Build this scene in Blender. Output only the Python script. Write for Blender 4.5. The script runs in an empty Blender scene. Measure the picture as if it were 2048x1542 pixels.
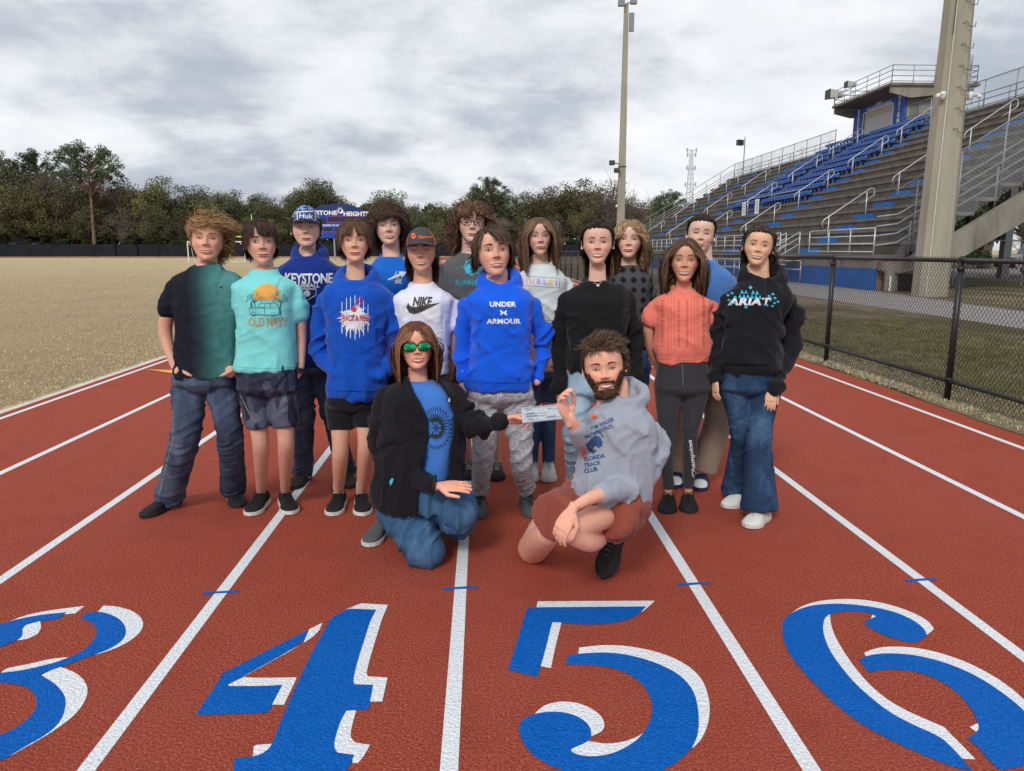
import bpy, bmesh, math, random
import numpy as np
from mathutils import Vector, Matrix
from mathutils.bvhtree import BVHTree
from mathutils.geometry import tessellate_polygon
rnd = random.Random(7)
scene = bpy.context.scene
COL = scene.collection
# ------------------------------------------------------------------ camera
FPX, CAMH = 1480.0, 1.507
TH = math.atan(272 / FPX); PS = math.atan(60 * math.cos(TH) / FPX)
cam_d = bpy.data.cameras.new('camera'); cam = bpy.data.objects.new('camera', cam_d); COL.objects.link(cam)
cam_d.sensor_width = 36; cam_d.lens = 36 * FPX / 2048; cam_d.clip_end = 3000; cam_d.clip_start = .05
cam.location = (0, 0, CAMH); cam.rotation_euler = (math.pi / 2 - TH, 0, -PS)
scene.camera = cam
# ------------------------------------------------------------------ exposure
scene.view_settings.view_transform = 'Standard'; scene.view_settings.look = 'None'
scene.view_settings.exposure = 0.42; scene.view_settings.gamma = 1; scene.view_settings.use_curve_mapping = False
# ------------------------------------------------------------------ sun (behind the camera, high, veiled by cloud)
SUN_EL, SUN_AZ = math.radians(38), math.radians(200)      # azimuth clockwise from +Y
sd = bpy.data.lights.new('sun', 'SUN'); sd.energy = 1.5; sd.angle = math.radians(13); sd.color = (1, .96, .9)
sun = bpy.data.objects.new('sun', sd); COL.objects.link(sun)
sv = Vector((math.sin(SUN_AZ) * math.cos(SUN_EL), math.cos(SUN_AZ) * math.cos(SUN_EL), math.sin(SUN_EL)))
sun.rotation_euler = sv.to_track_quat('Z', 'Y').to_euler()
# ------------------------------------------------------------------ world: Nishita sky behind a broken stratocumulus deck
W = bpy.data.worlds.new('World'); scene.world = W; W.use_nodes = True
nt = W.node_tree; nt.nodes.clear()
def nn(t, **k):
    n = nt.nodes.new(t)
    for a, b in k.items(): setattr(n, a, b)
    return n
L = nt.links.new
out = nn('ShaderNodeOutputWorld'); bg = nn('ShaderNodeBackground'); L(bg.outputs[0], out.inputs[0]); bg.inputs[1].default_value = .1
sky = nn('ShaderNodeTexSky', sky_type='NISHITA'); sky.sun_disc = False; sky.sun_elevation = SUN_EL; sky.sun_rotation = SUN_AZ
tc = nn('ShaderNodeTexCoord'); sep = nn('ShaderNodeSeparateXYZ'); L(tc.outputs['Generated'], sep.inputs[0])
def wm(op, a, b=None, c=None, clamp=False):
    n = nn('ShaderNodeMath', operation=op); n.use_clamp = clamp
    for i, v in enumerate((a, b, c)):
        if v is None: continue
        if isinstance(v, (int, float)): n.inputs[i].default_value = v
        else: L(v, n.inputs[i])
    return n.outputs[0]
zc = wm('ADD', wm('MAXIMUM', sep.outputs[2], 0.0), .34)
cx = wm('DIVIDE', sep.outputs[0], zc); cy = wm('DIVIDE', sep.outputs[1], zc)
cmb = nn('ShaderNodeCombineXYZ'); L(cx, cmb.inputs[0]); L(cy, cmb.inputs[1])
L(wm('MULTIPLY', sep.outputs[2], 2.2), cmb.inputs[2])
def cn(scale, detail, rough, dist, off):
    mp = nn('ShaderNodeMapping'); L(cmb.outputs[0], mp.inputs[0]); mp.inputs['Location'].default_value = off
    n = nn('ShaderNodeTexNoise'); L(mp.outputs[0], n.inputs['Vector'])
    n.inputs['Scale'].default_value = scale; n.inputs['Detail'].default_value = detail
    n.inputs['Roughness'].default_value = rough; n.inputs['Distortion'].default_value = dist
    return n.outputs['Fac']
big = cn(1.1, 3, .5, .3, (3.1, 7.4, 0)); mid = cn(3.0, 9, .56, .15, (11.3, 2.2, .4)); fine = cn(6.5, 8, .58, .1, (1.7, 5.1, .9))
v = wm('ADD', wm('MULTIPLY', big, .42), wm('MULTIPLY', mid, .50)); v = wm('ADD', v, wm('MULTIPLY', fine, .16))
rp = nn('ShaderNodeValToRGB'); L(v, rp.inputs[0]); cr = rp.color_ramp
cr.interpolation = 'B_SPLINE'
st = [(.40, (3.35, 3.75, 4.4)), (.465, (4.0, 4.35, 5.0)), (.50, (4.75, 5.05, 5.5)), (.535, (5.7, 5.9, 6.25)), (.58, (6.5, 6.65, 6.9)), (.67, (7.6, 7.65, 7.75))]
while len(cr.elements) < len(st): cr.elements.new(.5)
for e, (p, c) in zip(cr.elements, st): e.position = p; e.color = (c[0] / 9, c[1] / 9, c[2] / 9, 1)
sc9 = nn('ShaderNodeVectorMath', operation='SCALE'); L(rp.outputs[0], sc9.inputs[0]); sc9.inputs['Scale'].default_value = 9
# thin places let a little of the blue through
mx = nn('ShaderNodeMixRGB'); L(wm('MULTIPLY', wm('SUBTRACT', fine, .42), .35, clamp=True), mx.inputs[0]); L(sc9.outputs[0], mx.inputs[1]); L(sky.outputs[0], mx.inputs[2])
L(mx.outputs[0], bg.inputs[0])
# ------------------------------------------------------------------ pixel helpers (used once, to read world positions off the calibrated camera)
_F = np.array([math.sin(PS) * math.cos(TH), math.cos(PS) * math.cos(TH), -math.sin(TH)])
_R = np.array([math.cos(PS), -math.sin(PS), 0]); _U = np.cross(_R, _F); _C = np.array([0, 0, CAMH])
def ray(x, y): return _F + _R * (x - 1024) / FPX + _U * (771 - y) / FPX
def G(x, y, z=0.): d = ray(x, y); return _C + d * (z - CAMH) / d[2]
def PY(x, y, Y): d = ray(x, y); return _C + d * Y / d[1]
def mpp(p): return float((np.array(p[:3]) - _C) @ _F) / FPX        # metres per pixel at a point
# ------------------------------------------------------------------ materials
MATS = {}
class NT:
    def __init__(s, m): s.t = m.node_tree; s.b = s.t.nodes['Principled BSDF']
    def n(s, t, **k):
        q = s.t.nodes.new(t)
        for a, b in k.items(): setattr(q, a, b)
        return q
    def l(s, a, b): s.t.links.new(a, b)
    def co(s, scale=None, kind='Object'):
        tcn = s.n('ShaderNodeTexCoord')
        if scale is None: return tcn.outputs[kind]
        mp = s.n('ShaderNodeMapping'); s.l(tcn.outputs[kind], mp.inputs[0]); mp.inputs['Scale'].default_value = scale
        return mp.outputs[0]
    def noise(s, vec, sc, det=4, ro=.55, dist=0):
        q = s.n('ShaderNodeTexNoise'); s.l(vec, q.inputs['Vector']); q.inputs['Scale'].default_value = sc
        q.inputs['Detail'].default_value = det; q.inputs['Roughness'].default_value = ro; q.inputs['Distortion'].default_value = dist
        return q.outputs['Fac']
    def ramp(s, fac, stops):
        q = s.n('ShaderNodeValToRGB'); s.l(fac, q.inputs[0]); e = q.color_ramp.elements
        while len(e) < len(stops): e.new(.5)
        for a, (p, c) in zip(e, stops): a.position = p; a.color = (*c, 1) if len(c) == 3 else c
        return q.outputs[0]
    def mix(s, fac, a, b, mode='MIX'):
        q = s.n('ShaderNodeMixRGB', blend_type=mode)
        for i, v in enumerate((fac, a, b)):
            if isinstance(v, (int, float)): q.inputs[i].default_value = v if i == 0 else (v, v, v, 1)
            elif isinstance(v, tuple): q.inputs[i].default_value = (*v[:3], 1)
            else: s.l(v, q.inputs[i])
        return q.outputs[0]
    def math(s, op, a, b=0., clamp=False):
        q = s.n('ShaderNodeMath', operation=op); q.use_clamp = clamp
        for i, v in enumerate((a, b)):
            if isinstance(v, (int, float)): q.inputs[i].default_value = v
            else: s.l(v, q.inputs[i])
        return q.outputs[0]
    def bump(s, h, st, dist=.01):
        q = s.n('ShaderNodeBump'); s.l(h, q.inputs['Height']); q.inputs['Strength'].default_value = st; q.inputs['Distance'].default_value = dist
        s.l(q.outputs[0], s.b.inputs['Normal']); return q
    def color(s, c):
        if isinstance(c, tuple): s.b.inputs['Base Color'].default_value = (*c[:3], 1)
        else: s.l(c, s.b.inputs['Base Color'])
def newmat(name, rough=.8, spec=.3, metal=0):
    m = bpy.data.materials.new(name); m.use_nodes = True; MATS[name] = m
    q = NT(m); q.b.inputs['Roughness'].default_value = rough; q.b.inputs['Specular IOR Level'].default_value = spec; q.b.inputs['Metallic'].default_value = metal
    return m, q
def plain(name, col, rough=.7, spec=.3, var=.15, vs=6., bump=0., bs=80., bd=.004, metal=0, kind='Object', stretch=(1, 1, 1)):
    if name in MATS: return MATS[name]
    m, q = newmat(name, rough, spec, metal)
    v = q.co(stretch, kind); f = q.noise(v, vs, 6, .6)
    lo = tuple(c * (1 - var) for c in col); hi = tuple(min(1, c * (1 + var)) for c in col)
    q.color(q.ramp(f, [(.3, lo), (.7, hi)]))
    if bump: q.bump(q.noise(v, bs, 3), bump, bd)
    return m
CCOL = {}
def cloth(name, col, var=.06, rough=.92, sheen=.15, dirt=None, bs=900.):
    if name in MATS: return MATS[name]
    CCOL[name] = col; m, q = newmat(name, rough, .18)
    q.b.inputs['Sheen Weight'].default_value = sheen; q.b.inputs['Sheen Roughness'].default_value = .5
    v = q.co(); f = q.noise(v, 7, 5, .6); g = q.noise(v, 300, 2)
    f = q.math('ADD', q.math('MULTIPLY', f, .6), q.math('MULTIPLY', g, .4))
    q.color(q.ramp(f, [(.3, tuple(c * (1 - var) for c in col)), (.7, tuple(min(1, c * (1 + var)) for c in col))]))
    h = q.math('ADD', q.math('MULTIPLY', q.noise(q.co((1, 1, 1.6)), 13, 5, .55, 1.4), 1.), q.math('MULTIPLY', q.noise(v, bs, 2), .08))
    q.bump(h, .3, .010)
    return m
# ------------------------------------------------------------------ mesh builder
class MB:
    def __init__(s): s.v = []; s.f = []; s.mi = []
    def add(s, vs, fs, mi=0):
        o = len(s.v); s.v.extend([tuple(map(float, p)) for p in vs]); s.f.extend([tuple(o + i for i in f) for f in fs]); s.mi.extend([mi] * len(fs)); return s
    def box(s, a, b, mi=0):
        x0, y0, z0 = a; x1, y1, z1 = b
        return s.add([(x0, y0, z0), (x1, y0, z0), (x1, y1, z0), (x0, y1, z0), (x0, y0, z1), (x1, y0, z1), (x1, y1, z1), (x0, y1, z1)],
                     [(3, 2, 1, 0), (4, 5, 6, 7), (0, 1, 5, 4), (1, 2, 6, 5), (2, 3, 7, 6), (3, 0, 4, 7)], mi)
    def tube(s, pts, r, n=6, mi=0, cap=True, closed=False, up=None):
        P = [np.array(p, float) for p in pts]; m = len(P); rr = r if hasattr(r, '__len__') else [r] * m
        rings = []; prev = None
        for i in range(m):
            a = P[(i - 1) % m] if (closed or i > 0) else P[i]; b = P[(i + 1) % m] if (closed or i < m - 1) else P[i]
            t = b - a; t /= max(np.linalg.norm(t), 1e-9)
            if prev is None:
                u = np.array([0, 0, 1.]) if abs(t[2]) < .9 else np.array([1., 0, 0])
                if up is not None: u = np.array(up, float)
            else: u = prev
            u = u - t * (u @ t); u /= max(np.linalg.norm(u), 1e-9); prev = u; w = np.cross(t, u)
            rings.append([P[i] + rr[i] * (math.cos(q) * u + math.sin(q) * w) for q in [2 * math.pi * k / n for k in range(n)]])
        vs = [p for rg in rings for p in rg]; fs = []
        for i in range(m if closed else m - 1):
            j = (i + 1) % m
            for k in range(n): fs.append((i * n + k, i * n + (k + 1) % n, j * n + (k + 1) % n, j * n + k))
        if cap and not closed: fs.append(tuple(range(n))[::-1]); fs.append(tuple((m - 1) * n + k for k in range(n)))
        return s.add(vs, fs, mi)
    def prism(s, poly, d0, d1, axis=1, mi=0):   # 2-D outline extruded along an axis
        n = len(poly)
        def mk(p, d):
            return (d, p[0], p[1]) if axis == 0 else (p[0], d, p[1]) if axis == 1 else (p[0], p[1], d)
        vs = [mk(p, d0) for p in poly] + [mk(p, d1) for p in poly]
        fs = [tuple(range(n)), tuple(range(2 * n - 1, n - 1, -1))] + [(i, i + n, (i + 1) % n + n, (i + 1) % n) for i in range(n)]
        return s.add(vs, fs, mi)
    def sphere(s, c, r, n=10, m=6, sc=(1, 1, 1), mi=0):
        vs = []; c = np.array(c, float)
        for j in range(m + 1):
            a = math.pi * j / m
            for k in range(n):
                b = 2 * math.pi * k / n; vs.append(c + r * np.array([sc[0] * math.sin(a) * math.cos(b), sc[1] * math.sin(a) * math.sin(b), sc[2] * math.cos(a)]))
        fs = [(j * n + k, (j + 1) * n + k, (j + 1) * n + (k + 1) % n, j * n + (k + 1) % n) for j in range(m) for k in range(n)]
        return s.add(vs, fs, mi)
    def mesh(s, name, mats, smooth=False):
        me = bpy.data.meshes.new(name); me.from_pydata(s.v, [], s.f)
        for m in (mats if isinstance(mats, (list, tuple)) else [mats]): me.materials.append(m)
        if any(s.mi): me.polygons.foreach_set('material_index', s.mi)
        bm = bmesh.new(); bm.from_mesh(me); bmesh.ops.recalc_face_normals(bm, faces=bm.faces); bm.to_mesh(me); bm.free()
        if smooth: me.polygons.foreach_set('use_smooth', [True] * len(me.polygons))
        me.update(); return me
    def build(s, name, mats, parent=None, smooth=False, **kw):
        return link(name, s.mesh(name, mats, smooth), parent, **kw)
def tag(o, label=None, cat=None, group=None, kind=None):
    if label: o['label'] = label
    if cat: o['category'] = cat
    if group: o['group'] = group
    if kind: o['kind'] = kind
    return o
def link(name, me, parent=None, loc=None, rotz=0, label=None, cat=None, group=None, kind=None):
    o = bpy.data.objects.new(name, me); COL.objects.link(o)
    if parent:
        o.parent = parent
        if loc is None and parent.type == 'EMPTY' and me is not None: o.matrix_parent_inverse = parent.matrix_world.inverted()
    if loc is not None: o.location = loc
    if rotz: o.rotation_euler.z = rotz
    return tag(o, label, cat, group, kind)
def empty(name, loc=(0, 0, 0), label=None, cat=None, group=None, kind=None):
    o = bpy.data.objects.new(name, None); COL.objects.link(o); o.location = loc; o.empty_display_size = .2
    o.matrix_world = Matrix.Translation(loc)
    return tag(o, label, cat, group, kind)
def sheet(name, poly, z, m, parent=None, **kw):
    V = [Vector((p[0], p[1], z)) for p in poly]; T = tessellate_polygon([V]); F = []
    for t in T:
        a, b, c = (V[i] for i in t); ar = (b - a).cross(c - a).z
        if abs(ar) > 1e-9: F.append(t if ar > 0 else t[::-1])
    me = bpy.data.meshes.new(name); me.from_pydata(V, [], F); me.materials.append(m); me.update()
    return link(name, me, parent, **kw)
# ================================================================== GROUND AND TRACK
def grain(q, base, v=None, spread=.35, sc=260, bstr=.9):
    v = q.co() if v is None else v
    a = q.noise(v, sc, 3, .7); b = q.noise(v, 2.2, 5, .6)
    vo = q.n('ShaderNodeTexVoronoi'); q.l(v, vo.inputs['Vector']); vo.inputs['Scale'].default_value = sc * .8
    c1 = q.ramp(a, [(.32, tuple(c * (1 - spread) for c in base)), (.5, base), (.72, tuple(min(1, c * (1 + spread * 1.3) + .02) for c in base))])
    c2 = q.mix(q.math('MULTIPLY', q.math('SUBTRACT', b, .35, True), .55), c1, tuple(min(1, c * 1.25 + .02) for c in base))
    q.color(c2)
    h = q.math('ADD', a, q.math('MULTIPLY', vo.outputs['Distance'], -.9))
    q.bump(h, bstr, .006)
m_track, q = newmat('red_track_rubber', .9, .10)
v = q.co(); a = q.noise(v, 125, 4, .78); b = q.noise(v, .55, 6, .62); b2 = q.noise(v, 4, 5, .6)
c = q.ramp(a, [(.34, (.14, .017, .010)), (.46, (.365, .062, .034)), (.57, (.46, .100, .060)), (.68, (.70, .30, .21))])
c = q.mix(q.math('MULTIPLY', q.math('SUBTRACT', b, .42, True), 1.4, True), c, (.36, .094, .072))
c = q.mix(q.math('MULTIPLY', q.math('SUBTRACT', .52, b2), .9, True), c, (.20, .035, .022))
q.color(c)
vo = q.n('ShaderNodeTexVoronoi'); q.l(v, vo.inputs['Vector']); vo.inputs['Scale'].default_value = 110
q.bump(q.math('ADD', a, q.math('MULTIPLY', vo.outputs['Distance'], -.8)), 1., .007)
m_line, q = newmat('white_line_paint', .8, .12); grain(q, (.76, .79, .82), spread=.16, sc=120, bstr=.9)
m_blue, q = newmat('blue_number_paint', .75, .08); grain(q, (.0005, .110, .46), spread=.22, sc=120, bstr=.9)
m_yel = plain('yellow_paint', (.75, .42, .05), .7)
m_field, q = newmat('dormant_grass', .95, .1)
v = q.co(); a = q.noise(v, 45, 5, .7); b = q.noise(v, .35, 6, .6); st = q.noise(q.co((.15, 2.2, 1)), 1.4, 5, .6)
c = q.ramp(a, [(.25, (.38, .285, .16)), (.5, (.54, .415, .245)), (.75, (.66, .54, .34))])
c = q.mix(q.math('MULTIPLY', q.math('SUBTRACT', b, .45, True), 2.2, True), c, (.38, .32, .18))
c = q.mix(q.math('MULTIPLY', q.math('SUBTRACT', st, .48, True), 2., True), c, (.58, .48, .31)); q.color(c)
q.bump(q.math('ADD', a, q.noise(v, 220, 2)), .9, .03)
m_grass, q = newmat('patchy_grass', .95, .1)
v = q.co(); a = q.noise(v, 60, 5, .7); b = q.noise(q.co((1, .45, 1)), .55, 7, .66)
c = q.ramp(a, [(.25, (.07, .068, .028)), (.5, (.15, .14, .06)), (.78, (.27, .235, .13))])
d = q.ramp(a, [(.25, (.22, .17, .11)), (.6, (.37, .30, .21)), (.8, (.50, .42, .31))])
c = q.mix(q.math('MULTIPLY', q.math('SUBTRACT', b, .43, True), 7, True), c, d); q.color(c)
q.bump(q.math('ADD', a, q.noise(v, 240, 2)), .9, .03)
m_verge, q = newmat('dry_verge', .95, .1)
v = q.co(); a = q.noise(v, 90, 5, .75); b = q.noise(v, 2.5, 5)
c = q.ramp(a, [(.25, (.11, .085, .05)), (.5, (.32, .27, .18)), (.75, (.55, .48, .34))])
q.color(q.mix(q.math('MULTIPLY', q.math('SUBTRACT', b, .5, True), 4, True), c, (.10, .11, .045))); q.bump(a, 1, .03)
m_path = plain('pale_asphalt', (.27, .25, .245), .9, .2, .16, 3, .4, 300, .004)
sheet('ground', [(-900, -60), (900, -60), (900, 1500), (-900, 1500)], -.02, m_field, kind='structure')
trk = sheet('running_track', [(-4.5, -8), (4.46, -8), (4.46, 105), (-4.5, 105)], 0, m_track, kind='structure')
LX = [-.108 + 1.066 * k for k in range(-4, 5)]
sheet('infield_edge_line', [(-4.62, -8), (-4.5, -8), (-4.5, 105), (-4.62, 105)], -.004, m_yel if False else plain('worn_edge_paint', (.62, .60, .52), .85), trk)
for x in LX: sheet('lane_line', [(x - .027, -8), (x + .027, -8), (x + .027, 105), (x - .027, 105)], .0012, m_line, trk)
for k in range(-3, 5):
    x = LX[k + 4] if k + 4 < 9 else 0
    if k in (-1, 0, 1, 2): sheet('start_tick', [(x - .078, 3.115), (x + .078, 3.13), (x + .078, 3.152), (x - .078, 3.137)], .002, m_blue, trk)
def zg(pts, s, ox, oy): return [tuple(G(ox + a / s, oy + b / s)[:2]) for a, b in pts]
def soften(P, it=2):
    for _ in range(it):
        n = len(P); Q = []
        for i in range(n):
            a, b, c = (np.array(P[i - 1]), np.array(P[i]), np.array(P[(i + 1) % n]))
            u, w = b - a, c - b; cs = (u @ w) / (np.linalg.norm(u) * np.linalg.norm(w) + 1e-9)
            if cs < .78: Q.append(tuple(b))
            else: Q += [tuple(b - u * .25), tuple(b + w * .25)]
        P = Q
    return P
def number(nm, blue, white, s, ox, oy):
    # one object per painted piece, the first blue stroke carries its white shadow as sub-parts
    root = None
    for p in blue:
        o = sheet('lane_number', soften(zg(p, s, ox, oy)), .0024, m_blue, trk); root = root or o
        o['label'] = 'blue painted %s on the red track' % nm
    for i, p in enumerate(white): sheet('number_shadow', soften(zg(p, s, ox, oy)), .0013 + .00012 * i, m_line, root)
number('four', [[(930,315),(1035,264),(1055,258),(1230,265),(1190,340),(1160,440),(1120,560),(1085,690),(1078,745),(1090,758),(1210,762),(1180,925),(1035,930),(1000,990),(975,1060),(955,1130),(952,1180),(975,1210),(1085,1225),(1060,1290),(1035,1328),(990,1440),(270,1440),(288,1340),(290,1255),(300,1245),(430,1235),(490,1210),(530,1175),(560,1110),(600,1000),(660,860),(750,660),(830,500),(890,400)],
    [(785,395),(215,685),(175,760),(40,955),(60,962),(515,945),(540,895),(610,762),(480,770),(260,770),(250,760),(355,705),(750,485)]],
    [[(875,350),(785,395),(750,485),(345,700),(352,708),(838,440)],
     [(250,760),(345,712),(360,708),(400,715),(705,712),(680,770),(620,892),(538,893),(605,762),(480,770),(265,770)],
     [(1030,262),(1130,222),(1308,232),(1270,320),(1230,450),(1190,580),(1165,680),(1175,705),(1305,712),(1270,872),(1190,872),(1205,770),(1085,765),(1060,740),(1080,680),(1110,560),(1150,440),(1180,340),(1200,275),(1055,270)],
     [(1020,940),(1035,932),(1098,930),(1075,1010),(1060,1080),(1065,1120),(1100,1145),(1190,1158),(1150,1230),(1110,1278),(1075,1280),(1070,1240),(960,1220),(935,1185),(945,1120),(970,1010)],
     [(560,1150),(440,1158),(420,1170),(415,1240),(450,1245),(500,1230),(540,1185)]], 3.303, 380, 1140)
number('five', [[(285,290),(1198,283),(1150,330),(1100,370),(1000,400),(900,415),(780,422),(640,418),(540,405),(480,405),(470,430),(440,560),(390,740),(360,822),(250,795),(140,770),(200,570),(260,380)],
    [(600,660),(680,645),(850,635),(1000,643),(1150,675),(1300,725),(1430,790),(1520,870),(1575,960),(1600,1080),(1603,1200),(1590,1290),(1545,1375),(1450,1470),(1330,1542),(1200,1600),(1050,1635),(850,1635),(600,1565),(430,1490),(310,1410),(250,1320),(222,1250),(225,1190),(260,1140),(350,1105),(450,1090),(560,1093),(660,1120),(740,1170),(775,1225),(778,1275),(750,1325),(640,1370),(617,1385),(650,1415),(740,1435),(850,1432),(960,1405),(1070,1350),(1160,1280),(1220,1180),(1245,1100),(1245,1030),(1210,930),(1140,850),(1040,785),(900,745),(780,730),(580,728)]],
    [[(365,242),(1265,237),(1210,290),(1158,330),(1180,300),(355,300)],
     [(480,400),(548,405),(520,520),(490,640),(468,755),(385,740),(420,590)],
     [(685,598),(850,578),(1000,580),(1150,600),(1300,635),(1440,690),(1560,765),(1640,860),(1680,980),(1688,1090),(1670,1200),(1620,1310),(1550,1372),(1580,1270),(1590,1170),(1575,1020),(1530,905),(1440,810),(1300,740),(1100,675),(850,650),(675,655)],
     [(345,1105),(400,1050),(480,1020),(580,1010),(690,1025),(790,1070),(860,1130),(882,1190),(865,1240),(780,1280),(765,1240),(725,1180),(650,1135),(560,1108),(450,1105)],
     [(617,1385),(680,1340),(760,1315),(870,1337),(990,1330),(1110,1295),(1195,1240),(1170,1300),(1070,1365),(960,1420),(850,1445),(740,1448),(660,1425)]], 3.8365, 980, 1140)
number('six', [[(395,350),(440,305),(520,265),(620,240),(760,232),(900,240),(1050,262),(1180,295),(1290,345),(1360,400),(1385,445),(1340,490),(1270,500),(1180,480),(1080,445),(990,400),(955,365),(960,350),(1000,335),(1035,322),(1005,300),(920,285),(820,283),(740,298),(690,320),(670,370),(675,450),(720,560),(790,660),(880,770),(1000,880),(1130,980),(1280,1060),(1475,1145),(1550,1215),(1620,1290),(1690,1377),(1600,1365),(1400,1290),(1200,1200),(1000,1100),(880,1020),(760,930),(620,790),(500,660),(430,560),(390,450)],
    [(915,615),(990,585),(1100,572),(1250,578),(1420,610),(1600,670),(1780,760),(1950,880),(2048,965),(2150,1080),(2200,1200),(2150,1310),(2048,1345),(1960,1365),(1880,1372),(1810,1310),(1740,1220),(1660,1155),(1735,1115),(1738,1060),(1700,970),(1630,880),(1540,800),(1430,740),(1300,695),(1150,682),(1050,690),(985,705)]],
    [[(450,300),(520,250),(640,212),(800,198),(960,205),(1120,235),(1270,285),(1380,340),(1428,395),(1430,410),(1385,445),(1340,400),(1260,345),(1150,300),(1000,265),(840,250),(700,250),(560,265)],
     [(720,305),(722,360),(745,440),(800,540),(880,660),(990,790),(1110,890),(1250,970),(1400,1035),(1500,1078),(1560,1140),(1650,1230),(1715,1300),(1610,1295),(1540,1225),(1465,1160),(1270,1080),(1115,995),(985,895),(865,785),(775,670),(705,565),(655,450),(655,360),(680,315)],
     [(953,570),(1020,540),(1120,525),(1280,530),(1450,562),(1640,625),(1820,715),(1960,810),(2060,900),(2200,1040),(2150,1070),(2040,980),(1940,895),(1775,775),(1600,685),(1420,625),(1250,592),(1100,586),(970,600)],
     [(998,338),(1010,308),(1035,318),(1025,340)], [(1675,1078),(1735,1050),(1750,1085),(1718,1112)]], 3.425, 1450, 1140)
number('three', [[(-60,345),(0,320),(100,290),(250,262),(390,250),(345,288),(235,300),(150,325),(128,345),(135,385),(105,412),(0,455),(-80,470),(-150,440),(-130,380)],
    [(470,285),(515,250),(580,245),(650,262),(710,295),(738,345),(735,390),(700,430),(640,465),(560,497),(470,525),(400,555),(330,578),(240,612),(250,625),(320,665),(370,720),(388,770),(375,850),(330,920),(250,980),(150,1035),(60,1090),(0,1120),(-150,1190),(-200,1120),(-100,1010),(0,968),(90,930),(170,870),(212,810),(218,760),(190,710),(130,675),(0,658),(-80,660),(-80,615),(0,605),(130,590),(240,565),(320,545),(400,515),(480,480),(545,420),(570,370),(560,330),(520,298)]],
    [[(60,300),(150,265),(300,235),(495,212),(440,255),(390,260),(370,262),(250,272),(100,302)], [(128,350),(155,318),(235,300),(243,345),(215,380),(160,405),(100,414),(125,385)],
     [(570,250),(605,210),(690,215),(770,238),(825,275),(842,320),(820,370),(750,425),(660,468),(555,499),(630,450),(690,420),(725,385),(728,345),(700,305),(650,272)],
     [(0,608),(20,590),(50,575),(180,550),(300,520),(408,512),(330,550),(200,580),(100,600)],
     [(235,622),(290,592),(355,570),(430,595),(490,640),(518,700),(500,770),(440,850),(350,920),(250,985),(110,1063),(60,1092),(140,1030),(240,975),(320,915),(362,850),(375,770),(358,725),(310,675)]], 2.926, 0, 1140)
x7 = G(2042, 1215); a7, b7 = x7[0], x7[1]
for P, z, m, n in (([(a7, b7 - .16), (a7 + .03, b7 + .02), (a7 + .62, b7 + .04), (a7 + .3, b7 - 1.1), (a7 + .08, b7 - 1.1), (a7 + .4, b7 - .16)], .0024, m_blue, 'lane_number'),
                   ([(a7 + .04, b7 - .02), (a7 + .05, b7 + .05), (a7 + .68, b7 + .07), (a7 + .36, b7 - 1.08), (a7 + .2, b7 - 1.08), (a7 + .5, b7 - .02)], .0013, m_line, 'number_shadow')): sheet(n, P, z, m, trk)
# exchange-zone marks
y1, y2, y3 = G(292, 740), G(348, 748), G(348, 741)
sheet('zone_mark', [tuple(y1[:2]), tuple(y2[:2]), (y2[0] + .35, y2[1] + .02), (y3[0] + .35, y3[1] + .15), tuple(y3[:2])], .008, m_yel, trk)
for a, b in (((1280, 733), (1310, 735)), ((1568, 733), (1592, 735))):
    A, B = G(*a), G(*b); sheet('zone_mark', [(A[0], A[1] - .05), (B[0], B[1] - .05), (B[0], B[1] + .04), (A[0], A[1] + .04)], .008, m_yel, trk)
# outside the track: verge, grass, service road
vp = [(4.44, 130), (5.1, 130)] ; yy = 128.
edge = [(4.46 + .05 * math.sin(y * 1.7) + .05 * rnd.random(), y) for y in np.arange(-6, 106, .35)]
m_ = MB(); n = len(edge)
m_.add([(x, y, .006) for x, y in edge] + [(x + .85 + .1 * rnd.random(), y, .006) for x, y in edge], [(i, n + i, n + i + 1, i + 1) for i in range(n - 1)])
m_.build('dry_verge', m_verge, kind='structure')
sheet('lawn', [(4.44, -20), (140, -20), (140, 240), (4.44, 240)], -.006, m_grass, kind='structure')
for nm, P in (('service_road', [G(1604, 592), G(1794, 620), G(2048, 658), G(2400, 715), G(2400, 668), G(2048, 623), G(1742, 582)]),):
    P = [(p[0], p[1]) for p in P]; P[0:0] = [(11.2, 90), (11.2, 60)]; P.append((14.6, 31)); P.append((14.6, 90))
    sheet(nm, P, .002, m_path, kind='structure')
# far bend of the track behind the infield
sheet('far_track_bend', [(-120, 158), (2, 150), (4.4, 105), (-4.5, 105), (-12, 140), (-120, 147)], .003, m_track, kind='structure')
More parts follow.
